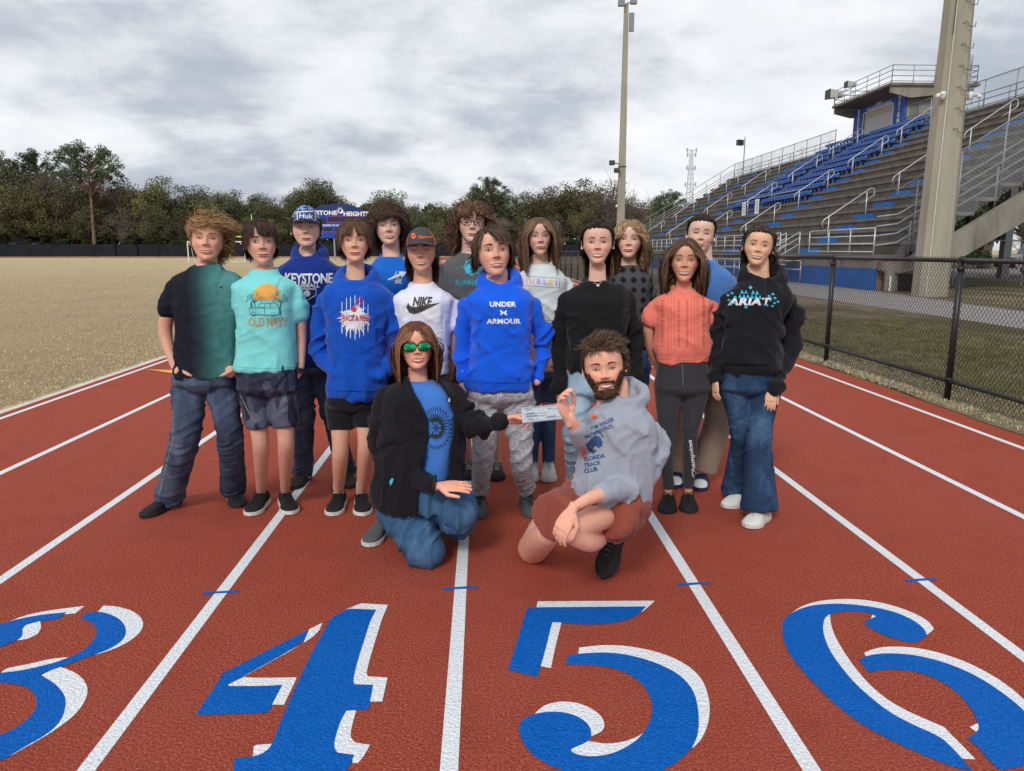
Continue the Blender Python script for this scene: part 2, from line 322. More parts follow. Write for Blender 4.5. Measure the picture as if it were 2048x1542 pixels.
# tufts along the verge and the lawn behind the fence (real blades)
def tufts(name, n, xr, yr, h, m, seed):
    r = np.random.RandomState(seed); x = r.uniform(*xr, n); y = yr[0] + (yr[1] - yr[0]) * r.rand(n) ** 1.6
    x = np.where(xr[0] < -20, xr[1] + (xr[0] - xr[1]) * r.rand(n) ** 1.7, x); y = np.where(xr[0] < -20, yr[0] + (yr[1] - yr[0]) * r.rand(n) ** 2.6, y); a = r.uniform(0, math.pi, n); hh = h * r.uniform(.4, 1, n); w = .004 + y * .0004; lx, ly = r.uniform(-.6, .6, n) * hh, r.uniform(-.6, .6, n) * hh
    V = np.empty((n, 3, 3)); V[:, 0] = np.stack([x - w * np.cos(a), y - w * np.sin(a), np.zeros(n)], 1); V[:, 1] = np.stack([x + w * np.cos(a), y + w * np.sin(a), np.zeros(n)], 1); V[:, 2] = np.stack([x + lx, y + ly, hh], 1)
    me = bpy.data.meshes.new(name); me.vertices.add(3 * n); me.vertices.foreach_set('co', V.ravel()); me.loops.add(3 * n); me.loops.foreach_set('vertex_index', np.arange(3 * n))
    me.polygons.add(n); me.polygons.foreach_set('loop_start', np.arange(n) * 3); me.polygons.foreach_set('loop_total', np.full(n, 3)); me.update(); me.validate(); me.materials.append(m)
    return link(name, me, kind='stuff')
m_bl1 = plain('straw_blades', (.52, .43, .26), .9, .1, .35, 9); m_bl2 = plain('green_blades', (.17, .165, .07), .9, .1, .5, 3)
tufts('straw_tufts', 26000, (4.5, 5.35), (3, 30), .035, m_bl1, 1)
tufts('lawn_blades', 50000, (5.1, 9.0), (4, 16), .045, m_bl2, 2)
tufts('field_blades', 120000, (-24, -4.6), (5.5, 62), .028, plain('field_straw', (.56, .435, .26), .9, .1, .35, 6), 3)
# ================================================================== BLACK CHAIN-LINK FENCE
m_blk = plain('black_vinyl', (.012, .012, .014), .42, .45, .2, 8)
def wire_mesh(name, w, h, dx, dz, r, m, ov=.03):
    b = MB(); nx = int(round(w / dx)); nz = int(round(h / (dz / 2))); vs = []; fs = []
    for i in range(nx):
        for ph in (0, 1):
            pass
    for i in range(nx):
        x0 = i * dx
        for k in range(nz):
            za, zb = k * dz / 2, (k + 1) * dz / 2
            xa, xb = (x0, x0 + dx * .54) if k % 2 == 0 else (x0 + dx * .54, x0)
            for sgn in (1,):
                o = len(vs)
                for (x, z, yo) in ((xa, za, 0), (xb, zb, 0)):
                    vs += [(x - r, yo, z), (x + r * .5, yo - r, z), (x + r * .5, yo + r, z)]
                fs += [(o, o + 1, o + 4, o + 3), (o + 1, o + 2, o + 5, o + 4), (o + 2, o, o + 3, o + 5)]
                o = len(vs)
                for (x, z, yo) in ((2 * x0 + dx - xa, za, 0), (2 * x0 + dx - xb, zb, 0)):
                    vs += [(x - r, yo, z), (x + r * .5, yo - r, z), (x + r * .5, yo + r, z)]
                fs += [(o, o + 1, o + 4, o + 3), (o + 1, o + 2, o + 5, o + 4), (o + 2, o, o + 3, o + 5)]
    b.v = vs; b.f = fs; b.mi = [0] * len(fs)
    me = bpy.data.meshes.new(name); me.from_pydata(vs, [], fs); me.materials.append(m); return me
fence = empty('chain_link_fence', (4.71, 9.88, 0), 'black vinyl chain link fence running along the outer edge of the red track', 'fence')
SP = 2.69; wm_near = wire_mesh('wire_mesh', SP, 1.42, .0538, .064, .0027, m_blk)
wm_far = wire_mesh('wire_mesh_far', SP, 1.42, .0538 * 2, .128, .003, m_blk)
pm = MB().tube([(0, 0, -.1), (0, 0, 1.4)], .031, 10).sphere((0, 0, 1.41), .036, 8, 5).tube([(0, 0, 1.3), (0, 0, 1.34)], .036, 10).tube([(0, 0, .2), (0, 0, .235)], .036, 10).mesh('post', m_blk, True)
rl = MB().tube([(0, 0, 0), (0, SP, 0)], .022, 8).mesh('rail', m_blk, True)
for k in range(-2, 26):
    y = 9.88 + SP * k
    link('post', pm, fence, (0, y - 9.88, 0)); link('top_rail', rl, fence, (-.005, y - 9.88, 1.40)); link('bottom_rail', rl, fence, (-.005, y - 9.88, .20))
    o = link('wire_mesh', wm_near if k < 8 else wm_far, fence, (.03, y - 9.88, .03)); o.rotation_euler.z = math.pi / 2
# ================================================================== FAR SCREENED FENCE
m_scr = plain('dark_windscreen', (.018, .020, .026), .9, .1, .25, .8)
ff = empty('screened_fence', (-40, 165, 0), 'long black windscreen fence along the far end of the field', 'fence')
for k in range(34):
    x = -118 + 4.4 * k
    if x > 22: break
    y = 164.5 + .6 * math.sin(k * .7)
    MB().box((x, y, .1), (x + 4.36, y + .06, 2.55 + .06 * rnd.random())).build('screen_panel', m_scr, ff)
    MB().tube([(x, y - .05, 0), (x, y - .05, 2.75)], .05, 6).build('post', m_blk, ff)
# ================================================================== GOALS AND SCOREBOARD
m_wp = plain('white_post_paint', (.75, .76, .78), .5); m_yg = plain('yellow_green_paint', (.50, .62, .10), .5)
gl = empty('soccer_goal', (-34, 94, 0), 'white soccer goal standing at the far end of the field', 'goal')
xa, xb = PY(377, 515, 94)[0], PY(490, 515, 94)[0]
MB().tube([(xa, 94, 0), (xa, 94, 2.44)], .07, 8).build('post', m_wp, gl); MB().tube([(xb, 94, 0), (xb, 94, 2.44)], .07, 8).build('post', m_wp, gl)
MB().tube([(xa, 94, 2.44), (xb, 94, 2.44)], .07, 8).build('crossbar', m_wp, gl)
b_ = MB()
for x in (xa, xb): b_.tube([(x, 94, 2.44), (x, 94.9, 2.3), (x, 95.8, 0)], .03, 5)
b_.tube([(xa, 95.8, 0), (xb, 95.8, 0)], .03, 5); b_.build('back_frame', m_wp, gl)
fg = empty('football_goalpost', (-34, 98, 0), 'yellow green football goalpost with tall uprights behind the white goal', 'goalpost')
xa, xb = PY(394, 474, 98)[0], PY(505.5, 474, 98)[0]; zt = PY(505, 429, 98)[2] 
MB().tube([((xa + xb) / 2, 99.5, 0), ((xa + xb) / 2, 99.5, 2.2), ((xa + xb) / 2, 99, 3), ((xa + xb) / 2, 98, 3.1)], .12, 8).build('post', m_yg, fg)
MB().tube([(xa, 98, 3.12), (xb, 98, 3.12)], .09, 8).build('crossbar', m_yg, fg)
for x in (xa, xb): MB().tube([(x, 98, 3.12), (x + (.0), 98, zt)], .07, 8).build('upright', m_yg, fg)
def text_mesh(s, size, bold=0., spacing=1., shear=0., align='CENTER'):
    cu = bpy.data.curves.new('t', 'FONT'); cu.body = s; cu.size = size; cu.offset = bold * size; cu.align_x = align; cu.align_y = 'CENTER'; cu.space_character = spacing; cu.shear = shear; cu.resolution_u = 3
    o = bpy.data.objects.new('t', cu); COL.objects.link(o); dg = bpy.context.evaluated_depsgraph_get(); dg.update()
    me = bpy.data.meshes.new_from_object(o.evaluated_get(dg)); bpy.data.objects.remove(o); return me
def text_plate(name, s, size, org, xdir, zdir, m, parent, bold=.02, spacing=1., sx=1., sz=1., thick=.02, shear=0.):
    me = text_mesh(s, size, bold, spacing, shear); me.materials.clear(); me.materials.append(m)
    X, Z, O = np.array(xdir, float), np.array(zdir, float), np.array(org, float)
    for v_ in me.vertices: c = v_.co; p = O + X * c.x * sx + Z * c.y * sz; v_.co = p
    return link(name, me, parent)
m_nv = plain('navy_sign_face', (.012, .028, .14), .5); m_rb = plain('royal_sign_face', (.012, .05, .36), .5); m_dk = plain('display_black', (.012, .012, .02), .3, .5); m_redt = plain('red_trim', (.5, .05, .06), .5); m_wt = plain('sign_white', (.8, .8, .82), .6, var=.03)
YS = 110.; 
def S(x, y): p = PY(x, y, YS); return (p[0], p[2])
sb = empty('scoreboard', (S(677, 475)[0], YS, 0), 'blue scoreboard on posts with KEYSTONE HEIGHTS lettering across its top', 'scoreboard')
x0, zt = S(618, 430); x1, zb = S(735, 476); zm = S(700, 452)[1]
MB().box((x0, YS, zb), (x1, YS + .5, zm)).build('lower_panel', m_rb, sb)
MB().box((x0, YS, zm + .002), (x1, YS + .5, zt)).build('upper_panel', m_rb, sb)
arc = [(x0, zt + .003)] + [(x0 + (x1 - x0) * t, zt + .003 + (S(680, 407)[1] - zt) * math.sin(math.pi * (.12 + .76 * t)) ** 1) for t in np.linspace(0, 1, 13)] + [(x1, zt + .003)]
MB().prism(arc, YS, YS + .45).build('arched_header', m_nv, sb)
cxh, czh = S(685, 419)
text_plate('lettering', 'KEYSTONE', .86, (*[S(642, 429)[0]], YS - .03, S(642, 426)[1]), (1, 0, 0), (0, 0, 1), m_wt, sb, .035, 1.0, 1.08, .95)
text_plate('lettering', 'HEIGHTS', .86, (*[S(712, 429)[0]], YS - .03, S(712, 428)[1]), (1, 0, 0), (0, 0, 1), m_wt, sb, .035, 1.0, 1.05, .95)
for s_, px_, py_ in (('DOWN', 654, 451), ('TO GO', 672, 451), ('BALL ON', 697, 451)):
    text_plate('lettering', s_, .36, (S(px_, py_)[0], YS - .03, S(px_, py_)[1]), (1, 0, 0), (0, 0, 1), m_wt, sb, .03)
for a, c_ in (((622, 436), (652, 447)), ((656, 434), (680, 443)), ((682, 434), (733, 443)), ((624, 455), (640, 462)), ((648, 455), (664, 462)), ((670, 455), (684, 462)), ((700, 455), (716, 462))):
    p, q_ = S(*a), S(*c_); MB().box((p[0], YS - .03, q_[1]), (q_[0], YS - .002, p[1])).build('display_window', m_dk, sb)
b_ = MB()
for a, c_ in (((655, 432), (733, 432.8)), ((655, 444.6), (733, 445.4)), ((655, 432), (655.8, 445)), ((733, 432), (733.8, 476)), ((640, 463.5), (733, 464.3))):
    p, q_ = S(*a), S(*c_); b_.box((p[0], YS - .05, q_[1]), (q_[0], YS - .031, p[1]))
b_.build('red_trim', m_redt, sb)
# feathered head emblem as a generic white plume cluster
b_ = MB()
for k in range(9):
    a = math.radians(60 + k * 20); L1 = .75 if k % 2 else .6
    c0 = (cxh - .3, czh - .25); b_.prism([(c0[0] - .08 * math.sin(a), c0[1] + .08 * math.cos(a)), (c0[0] + L1 * math.cos(a) * .9, c0[1] + L1 * math.sin(a)), (c0[0] + .08 * math.sin(a), c0[1] - .08 * math.cos(a))], YS - .06, YS - .035)
b_.prism([(cxh - .35, czh - .6), (cxh + .05, czh - .5), (cxh + .1, czh - .15), (cxh - .05, czh + .1), (cxh - .45, czh)], YS - .06, YS - .035)
b_.build('emblem', m_wt, sb)
for px_ in (626, 668, 724): MB().tube([(S(px_, 480)[0], YS + .2, 0), (S(px_, 480)[0], YS + .2, zb)], .12, 8).build('post', plain('steel_post', (.30, .32, .34), .5), sb)
# ================================================================== TREES
m_bark = plain('grey_bark', (.13, .105, .085), .95, .1, .35, 3, .6, 12, .05)
m_pbark = plain('pine_bark', (.19, .135, .10), .95, .1, .3, 3, .6, 12, .05)
def leafmat(n, c, c2):
    m, q = newmat(n, .85, .15); oi = q.n('ShaderNodeObjectInfo'); g = q.n('ShaderNodeNewGeometry')
    a = q.ramp(g.outputs['Random Per Island'], [(0, tuple(x * .55 for x in c)), (.5, c), (1, c2)])
    f = q.noise(q.co(kind='Object'), .22, 3); a = q.mix(q.math('MULTIPLY', q.math('SUBTRACT', f, .4, True), 3, True), a, c2)
    hs = q.n('ShaderNodeHueSaturation'); q.l(a, hs.inputs['Color']); q.l(q.math('ADD', q.math('MULTIPLY', oi.outputs['Random'], .05), .475), hs.inputs['Hue']); q.l(q.math('ADD', q.math('MULTIPLY', oi.outputs['Random'], .7), .7), hs.inputs['Value'])
    q.color(hs.outputs[0]); q.b.inputs['Subsurface Weight'].default_value = 0
    return m
LM = {'oak': leafmat('oak_leaves', (.072, .088, .040), (.15, .145, .08)), 'pine': leafmat('pine_needles', (.038, .068, .030), (.085, .12, .05)),
      'brown': leafmat('brown_twigs', (.14, .112, .085), (.22, .185, .15)), 'olive': leafmat('olive_leaves', (.085, .088, .034), (.16, .14, .065)), 'bush': leafmat('shrub_leaves', (.025, .045, .014), (.06, .085, .03))}
def leaves(C, sz, r):
    n = len(C); a = r.normal(size=(n, 3)); a /= np.linalg.norm(a, axis=1)[:, None]; b = np.cross(a, r.normal(size=(n, 3))); b /= np.linalg.norm(b, axis=1)[:, None]
    s = (sz * r.uniform(.5, 1.2, n))[:, None]; V = np.stack([C - a * s, C - b * s * .6, C + a * s, C + b * s * .6], 1); return V.reshape(-1, 3)
def quad_mesh(name, V, m):
    n = len(V) // 4; me = bpy.data.meshes.new(name); me.vertices.add(4 * n); me.vertices.foreach_set('co', V.ravel().astype(np.float32)); me.loops.add(4 * n); me.loops.foreach_set('vertex_index', np.arange(4 * n))
    me.polygons.add(n); me.polygons.foreach_set('loop_start', np.arange(n) * 4); me.polygons.foreach_set('loop_total', np.full(n, 4)); me.update(); me.validate(); me.materials.append(m); return me
def make_tree(kind, seed, h):
    r = np.random.RandomState(seed); tb = MB(); tips = []
    if kind == 'pine':
        tr = h * .012 + .12; lean = r.uniform(-.4, .4)
        ax = lambda t: np.array([lean * t * 2, .2 * math.sin(3 * t), h * t])
        tb.tube([ax(t) for t in np.linspace(0, .90, 9)], list(np.linspace(tr, tr * .2, 9)), 7)
        for k in range(110):
            e = math.asin(r.uniform(-.15, 1)); a = r.uniform(0, 6.28); q_ = r.uniform(.78, 1) if k % 4 else r.uniform(.4, .8); R_ = h * .27 * math.cos(e) * q_; p1 = ax(.70) + np.array([math.cos(a) * R_, math.sin(a) * R_, h * .28 * math.sin(e) * q_]); p0 = ax(min(.93, .50 + .30 * max(0, math.sin(e)) + r.uniform(0, .08)))
            tb.tube([p0, (p0 + p1) / 2 + [0, 0, -.02 * h], p1], [.09, .055, .025], 4, cap=False); tips.append((p1, h * .038))
            if k % 3 == 0: tips.append((p0 * .3 + p1 * .7, h * .018))
        nl, sz = 78, .16
    else:
        tr = h * .02 + .12; th0 = h * .3
        tb.tube([(0, 0, 0), (.15, .1, th0 * .5), (.1, -.1, th0)], [tr, tr * .75, tr * .6], 7)
        wid = {'oak': .42, 'brown': .36, 'olive': .4, 'bush': .5}[kind] * h
        for k in range(30 if kind != 'bush' else 18):
            a = r.uniform(0, 6.28); e = r.uniform(-.1, 1); R_ = wid * r.uniform(.35, 1) * math.sqrt(max(.05, 1 - e * e * .8))
            p1 = np.array([math.cos(a) * R_, math.sin(a) * R_, h * (.42 + .52 * e) * r.uniform(.85, 1.02)]); p0 = np.array([0, 0, th0 * r.uniform(.7, 1)])
            if kind == 'bush': p1[2] = h * r.uniform(.1, .9)
            mid_ = (p0 * .5 + p1 * .5) + r.normal(size=3) * .4 * h / 15
            tb.tube([p0, mid_, p1], [tr * .35, tr * .2, .03], 4, cap=False); tips.append((p1, h * r.uniform(.07, .13))); tips.append((mid_ * .4 + p1 * .6, h * .08))
            if kind == 'brown':
                for _ in range(5): tb.tube([p1, p1 + r.normal(size=3) * h * .09 + [0, 0, h * .03]], [.035, .015], 3, cap=False)
        nl, sz = {'oak': (150, .19), 'brown': (80, .12), 'olive': (150, .17), 'bush': (110, .11)}[kind]
    C = []
    for p, s in tips:
        d = r.normal(size=(nl, 3)); d /= np.linalg.norm(d, axis=1)[:, None]; rad = r.rand(nl) ** .45; C.append(p + d * rad[:, None] * s * [1.25, 1.25, .8])
    C = np.concatenate(C); C[:, 2] = np.maximum(C[:, 2], .15)
    return tb.mesh('trunk', m_pbark if kind == 'pine' else m_bark, True), quad_mesh('crown', leaves(C, sz, r), LM[kind])
TV = {k: [make_tree(k, s + 10 * i, h) for s in range(ns)] for i, (k, ns, h) in enumerate((('oak', 3, 15), ('pine', 3, 20), ('brown', 3, 13), ('olive', 2, 13), ('bush', 2, 4)))}
TH0 = {'oak': 15, 'pine': 20, 'brown': 13, 'olive': 13, 'bush': 4}
TL = {'oak': ('dark oak', 'oak'), 'pine': ('bare trunked pine', 'pine'), 'brown': ('half bare tree', 'bare tree'), 'olive': ('olive green tree', 'olive tree'), 'bush': ('low dark shrub', 'shrub')}
def skyline(px):    # top of the wood in the photograph
    xs = [-300, 0, 60, 130, 160, 260, 330, 420, 500, 560, 600, 660, 700, 760, 860, 930, 1000, 1060, 1140, 1220, 1300, 1400, 1600]
    ys = [335, 322, 330, 330, 345, 350, 370, 372, 392, 385, 372, 365, 402, 392, 398, 388, 372, 372, 368, 372, 390, 410, 415]
    return float(np.interp(px, xs, ys))
ct = 0
def place(kind, px, Y, hh=None, top=None, label=None, var=None):
    global ct
    x = PY(px, 499, Y)[0]
    if hh is None: hh = PY(px, top, Y)[2]
    tr_, cr_ = TV[kind][ct % len(TV[kind]) if var is None else var]; s = hh / TH0[kind] / .97
    LMK = [(-120, 'beyond the left edge of the fence'), (40, 'at the far left end of the fence'), (120, 'below the smaller pine'), (200, 'around the trunk of the tallest pine'), (270, 'just right of the tallest pine'), (340, 'left of the boy with wavy blond hair'), (430, 'behind the boy with wavy blond hair'), (520, 'behind the football goalpost'), (600, 'left of the scoreboard'), (690, 'behind the scoreboard'), (760, 'just right of the scoreboard'), (830, 'behind the curly haired boy'), (900, 'above the small white house'), (980, 'behind the boy with glasses'), (1060, 'above the dark pine right of the glasses boy'), (1130, 'behind the girl in the white sweatshirt'), (1210, 'left of the slim floodlight pole'), (1290, 'right of the slim floodlight pole'), (1380, 'below the radio tower'), (9999, 'hidden behind the stands')]
    lmk = next(t_ for x_, t_ in LMK if px <= x_); rowt = 'in the hedge' if kind == 'bush' else 'in the front row' if Y < 172 else 'in the middle row' if Y < 190 else 'in the back row'
    w_ = label or '%s %s %s' % (TL[kind][0], rowt, lmk)
    o = empty({'oak': 'oak_tree', 'pine': 'pine_tree', 'brown': 'bare_tree', 'olive': 'leafy_tree', 'bush': 'shrub'}[kind], (x, Y, 0), w_, TL[kind][1] if kind == 'bush' else 'tree', None if label else 'trees of the wood beyond the field')
    for nm_, me_ in (('trunk', tr_), ('crown', cr_)):
        c_ = bpy.data.objects.new(nm_, me_); COL.objects.link(c_); c_.parent = o; c_.scale = (s * rnd.uniform(.9, 1.15) if kind != 'pine' else s,) * 2 + (s,)
    o.rotation_euler.z = rnd.uniform(0, 6.28); ct += 1; return o
place('pine', 190, 166.9, top=283, label='tall umbrella crowned pine rising above the wood on the left', var=0)
place('pine', 97, 190, top=303, label='smaller round topped pine left of the tallest pine', var=1)
place('pine', -8, 188, top=300, label='pine at the left end of the wood, its top just above the oaks', var=2)
place('pine', 975, 175, top=355, label='dark pine standing above the wood right of the glasses boy', var=1)
place('oak', 632, 178, top=360, label='loose crowned oak rising above the scoreboard', var=0)
place('brown', 1210, 170, top=352, label='nearly leafless tree against the sky beside the light pole', var=0)
place('pine', 1338, 140, top=382, label='small dark conifer at the far end of the stands', var=2)
for px in np.arange(-260, 1660, 30):
    Y = rnd.uniform(174, 186); t = skyline(px) + rnd.uniform(-14, 24); k = rnd.choice(['oak', 'oak', 'brown', 'oak', 'olive'] if px < 700 else ['olive', 'oak', 'brown', 'olive', 'oak']); place(k, px + rnd.uniform(-8, 8), Y, top=t)
for px in np.arange(-280, 1700, 40):
    place(rnd.choice(['oak', 'brown', 'olive']), px + rnd.uniform(-12, 12), rnd.uniform(196, 206), top=skyline(px) + rnd.uniform(10, 26))
for px in np.arange(-250, 1500, 62):
    place(rnd.choice(['brown', 'oak', 'olive']), px + rnd.uniform(-12, 12), rnd.uniform(168.5, 171), top=skyline(px) + rnd.uniform(38, 62))
for px in np.arange(-240, 1450, 42): place('bush', px + rnd.uniform(-9, 9), rnd.uniform(166.5, 168), hh=rnd.uniform(3, 5.2), label=None)
r_ = np.random.RandomState(5); n_ = 26000
C_ = np.stack([r_.uniform(-190, 110, n_), r_.uniform(208, 216, n_), r_.rand(n_) ** .9 * 13], 1); C_[:, 2] *= .8 + .25 * np.sin(C_[:, 0] * .35)
link('distant_woods', quad_mesh('distant_woods', leaves(C_, 1.0, r_), LM['oak']), kind='stuff')
# trees behind the stands and the lot on the right
for x, y, k, h in ((52, 70, 'brown', 12), (60, 60, 'oak', 13), (66, 78, 'brown', 13), (47, 82, 'olive', 11), (74, 62, 'brown', 12), (58, 90, 'oak', 14), (82, 74, 'oak', 13), (90, 60, 'brown', 12), (70, 95, 'oak', 14)):
    o = place(k, 0, 100, hh=h, label=None); o.location = (x, y, 0); o['label'] = '%s behind the grandstand' % TL[k][0]; o['group'] = 'trees behind the grandstand'
# ================================================================== small far buildings
m_hw = plain('white_siding', (.62, .62, .60), .8); m_rf = plain('dark_roof', (.10, .10, .11), .8); m_gl = plain('dark_glass', (.02, .025, .03), .15, .6)
def house(px, Y, w, h, lab):
    x = PY(px, 499, Y)[0]; hs = empty('house', (x, Y, 0), lab, 'house')
    MB().box((x - w / 2, Y, 0), (x + w / 2, Y + 6, h)).build('wall', m_hw, hs)
    MB().prism([(x - w / 2 - .4, h + .003), (x + w / 2 + .4, h + .003), (x, h + 1.6)], Y - .4, Y + 6.4).build('roof', m_rf, hs)
    for d in (-.28, .22): MB().box((x + w * d, Y - .04, h * .35), (x + w * d + 1.2, Y - .004, h * .8)).build('window', m_gl, hs)
house(886, 169, 8, 2.6, 'small white house with a dark gabled roof beyond the far fence')
house(806, 170, 7, 3.0, 'low white house half hidden by trees beyond the scoreboard')
house(33, 170, 9, 3, 'pale house showing among the trees at the left end of the fence')
# concession trailer-like white benches by the far gate
bt = empty('bench_table', (PY(1140, 520, 60)[0], 60, 0), 'pale wooden bench by the far end of the black fence', 'bench')
bx_ = bt.location.x; m_pw = plain('pale_wood', (.42, .38, .30), .8)
MB().box((bx_ - 1.2, 59.8, .44), (bx_ + 1.2, 60.15, .5)).build('seat', m_pw, bt)
for d in (-1, 1): MB().box((bx_ + d - .05, 59.85, 0), (bx_ + d + .05, 60.1, .437)).build('leg', m_pw, bt)
# ================================================================== LIGHT POLES AND TOWER
def conc(name, c, streak=.5):
    m, q = newmat(name, .88, .2); v = q.co((1, 1, .16)); a = q.noise(v, 1.8, 7, .65); b = q.noise(q.co(), 22, 5, .7); d = q.noise(q.co((1, 1, .3)), .6, 4)
    cc = q.ramp(a, [(.3, tuple(x * (1 - streak) for x in c)), (.55, c), (.8, tuple(min(1, x * 1.2) for x in c))])
    cc = q.mix(q.math('MULTIPLY', q.math('SUBTRACT', b, .5, True), 1.2, True), cc, tuple(x * .6 for x in c))
    q.color(cc); q.bump(q.math('ADD', b, q.noise(q.co(), 120, 3)), .5, .01); return m
m_pole = conc('pole_concrete', (.36, .33, .26), .22)
m_dkm = plain('dark_rod', (.06, .055, .05), .6)
m_cam = plain('camera_white', (.7, .71, .72), .4)
m_pvc = plain('conduit', (.55, .53, .47), .6)
pbx, pby = 14.75, 24.0
pole = empty('light_pole', (pbx, pby, 0), 'massive square concrete light pole with climbing steps in front of the stands', 'pole')
def octa(hw, hd, ch, x, y, z): return [(x - hw + ch, y - hd, z), (x + hw - ch, y - hd, z), (x + hw, y - hd + ch, z), (x + hw, y + hd - ch, z), (x + hw - ch, y + hd, z), (x - hw + ch, y + hd, z), (x - hw, y + hd - ch, z), (x - hw, y - hd + ch, z)]
def ptaper(z): return .50 - .0135 * z
b_ = MB(); A = octa(.50, .42, .2, pbx, pby, -.1); B_ = octa(ptaper(24), .27, .12, pbx, pby, 24)
b_.add(A + B_, [(i, (i + 1) % 8, (i + 1) % 8 + 8, i + 8) for i in range(8)] + [tuple(range(8)), tuple(range(8, 16))]); b_.build('shaft', m_pole, pole)
z = 5.1; k = 0
while z < 14:
    w = ptaper(z) - .12; yf = pby - (.42 - .15 * z / 24) - .01
    stp = MB().tube([(pbx + .0 - .03, yf, z + .10), (pbx + .05, yf - .06, z + .13), (pbx + .10, yf - .1, z - .02), (pbx + .30, yf - .1, z - .02)], .011, 5).tube([(pbx + .28, yf - .1, z), (pbx + .33, yf - .06, z + .12), (pbx + .36, yf, z + .13)], .011, 5)
    stp.build('climbing_step', m_dkm, pole); z += .62
b_ = MB(); b_.tube([(pbx - ptaper(0) + .13, pby - .41, 0), (pbx - ptaper(12) + .09, pby - .35, 12)], .02, 6); b_.build('conduit', m_pvc, pole)
b_ = MB(); b_.tube([(pbx - ptaper(8) + .07, pby - .38, 8), (pbx - ptaper(20) + .05, pby - .31, 20)], .012, 5); b_.build('cable', m_dkm, pole)
for sgn, zz in ((-1, 6.2), (1, 6.2)):
    bx_ = pbx + sgn * (ptaper(zz) + .02); c_ = MB().box((bx_ - .05, pby - .42, zz - .12), (bx_ + .05, pby - .3, zz + .12)).tube([(bx_, pby - .4, zz + .02), (bx_ + sgn * .2, pby - .45, zz + .04)], .025, 8).sphere((bx_ + sgn * .22, pby - .46, zz - .03), .07, 10, 8)
    oc = c_.build('security_camera', m_cam, pole, True)
# far pole with fixtures
fx, fy = PY(1240, 499, 78)[0], 78.
fp = empty('light_pole', (fx, fy, 0), 'tall slim concrete floodlight pole beyond the end of the stands', 'pole')
fpt = PY(1259, 8, fy)[2]
b_ = MB(); A = octa(.42, .35, .06, fx, fy, 0); B_ = octa(.20, .2, .04, fx, fy, fpt)
b_.add(A + B_, [(i, (i + 1) % 8, (i + 1) % 8 + 8, i + 8) for i in range(8)] + [tuple(range(8, 16))]); b_.build('shaft', m_pole, fp)
def fix(x, z, m=m_dkm, s=1.): MB().box((x - .35 * s, fy - .8, z - .3 * s), (x + .35 * s, fy - .35, z + .3 * s)).tube([(x, fy - .4, z), (fx, fy - .2, z - .1)], .05, 5).build('floodlight', m, fp)
m_fx = plain('fixture_grey', (.22, .23, .25), .4, .5)
for dx, dz in ((-.55, .8), (.55, .8), (-.6, -.1), (.15, .9), (.6, .1)): fix(fx + dx, fpt + dz, m_fx, .9)
MB().box((fx + .28, fy - .4, fpt - 2.6), (fx + .75, fy - .1, fpt - .9)).build('ballast_box', m_fx, fp)
zl = PY(1235, 327, fy)[2]; fix(fx - 1.15, zl, m_dkm, .75); fix(fx - .65, zl - .75, m_dkm, .75)
MB().box((fx - .38, fy - .36, zl - .36), (fx + .38, fy + .36, zl - .28)).build('bracket_band', m_dkm, fp)
MB().sphere((fx - .55, fy - .5, PY(1235, 413, fy)[2]), .14, 8, 6).tube([(fx - .55, fy - .5, PY(1235, 411, fy)[2]), (fx - .3, fy - .3, PY(1235, 409, fy)[2])], .04, 5).build('security_camera', m_cam, fp, True)
# lattice radio tower
tx, ty = PY(1375, 499, 150)[0], 150.; tz = PY(1375, 300, 150)[2]
tw = empty('radio_tower', (tx, ty, 0), 'slender lattice radio tower with antennas behind the stands', 'tower'); m_gv = plain('galvanised_steel', (.42, .44, .46), .45, .5, .15, 5, metal=.3)
b_ = MB(); c3 = [np.array([math.cos(a), math.sin(a), 0]) for a in (.3, 2.4, 4.5)]
tr_ = lambda z: 1.15 * (1 - z / tz) + .28
for c_ in c3: b_.tube([(tx + c_[0] * tr_(0), ty + c_[1] * tr_(0), 0), (tx + c_[0] * tr_(tz), ty + c_[1] * tr_(tz), tz)], .07, 5)
b_.build('tower_leg', m_gv, tw); b_ = MB(); z = 0; k = 0
while z < tz - 1:
    z2 = z + .9
    for i in range(3):
        a, c_ = c3[i], c3[(i + 1) % 3]
        b_.tube([(tx + a[0] * tr_(z), ty + a[1] * tr_(z), z), (tx + c_[0] * tr_(z2), ty + c_[1] * tr_(z2), z2)], .03, 3, cap=False); b_.tube([(tx + a[0] * tr_(z), ty + a[1] * tr_(z), z), (tx + c_[0] * tr_(z), ty + c_[1] * tr_(z), z)], .03, 3, cap=False)
    z = z2
b_.build('bracing', m_gv, tw)
for zz, w in ((tz, .9), (tz - .9, .8), (PY(1375, 336, 150)[2], .8), (PY(1375, 369, 150)[2], 1.0)):
    MB().box((tx - w, ty - .1, zz - .04), (tx + w, ty, zz + .04)).box((tx - w - .12, ty - .2, zz - .4), (tx - w + .12, ty, zz + .4)).box((tx + w - .12, ty - .2, zz - .4), (tx + w + .12, ty, zz + .4)).build('antenna', m_gv, tw)
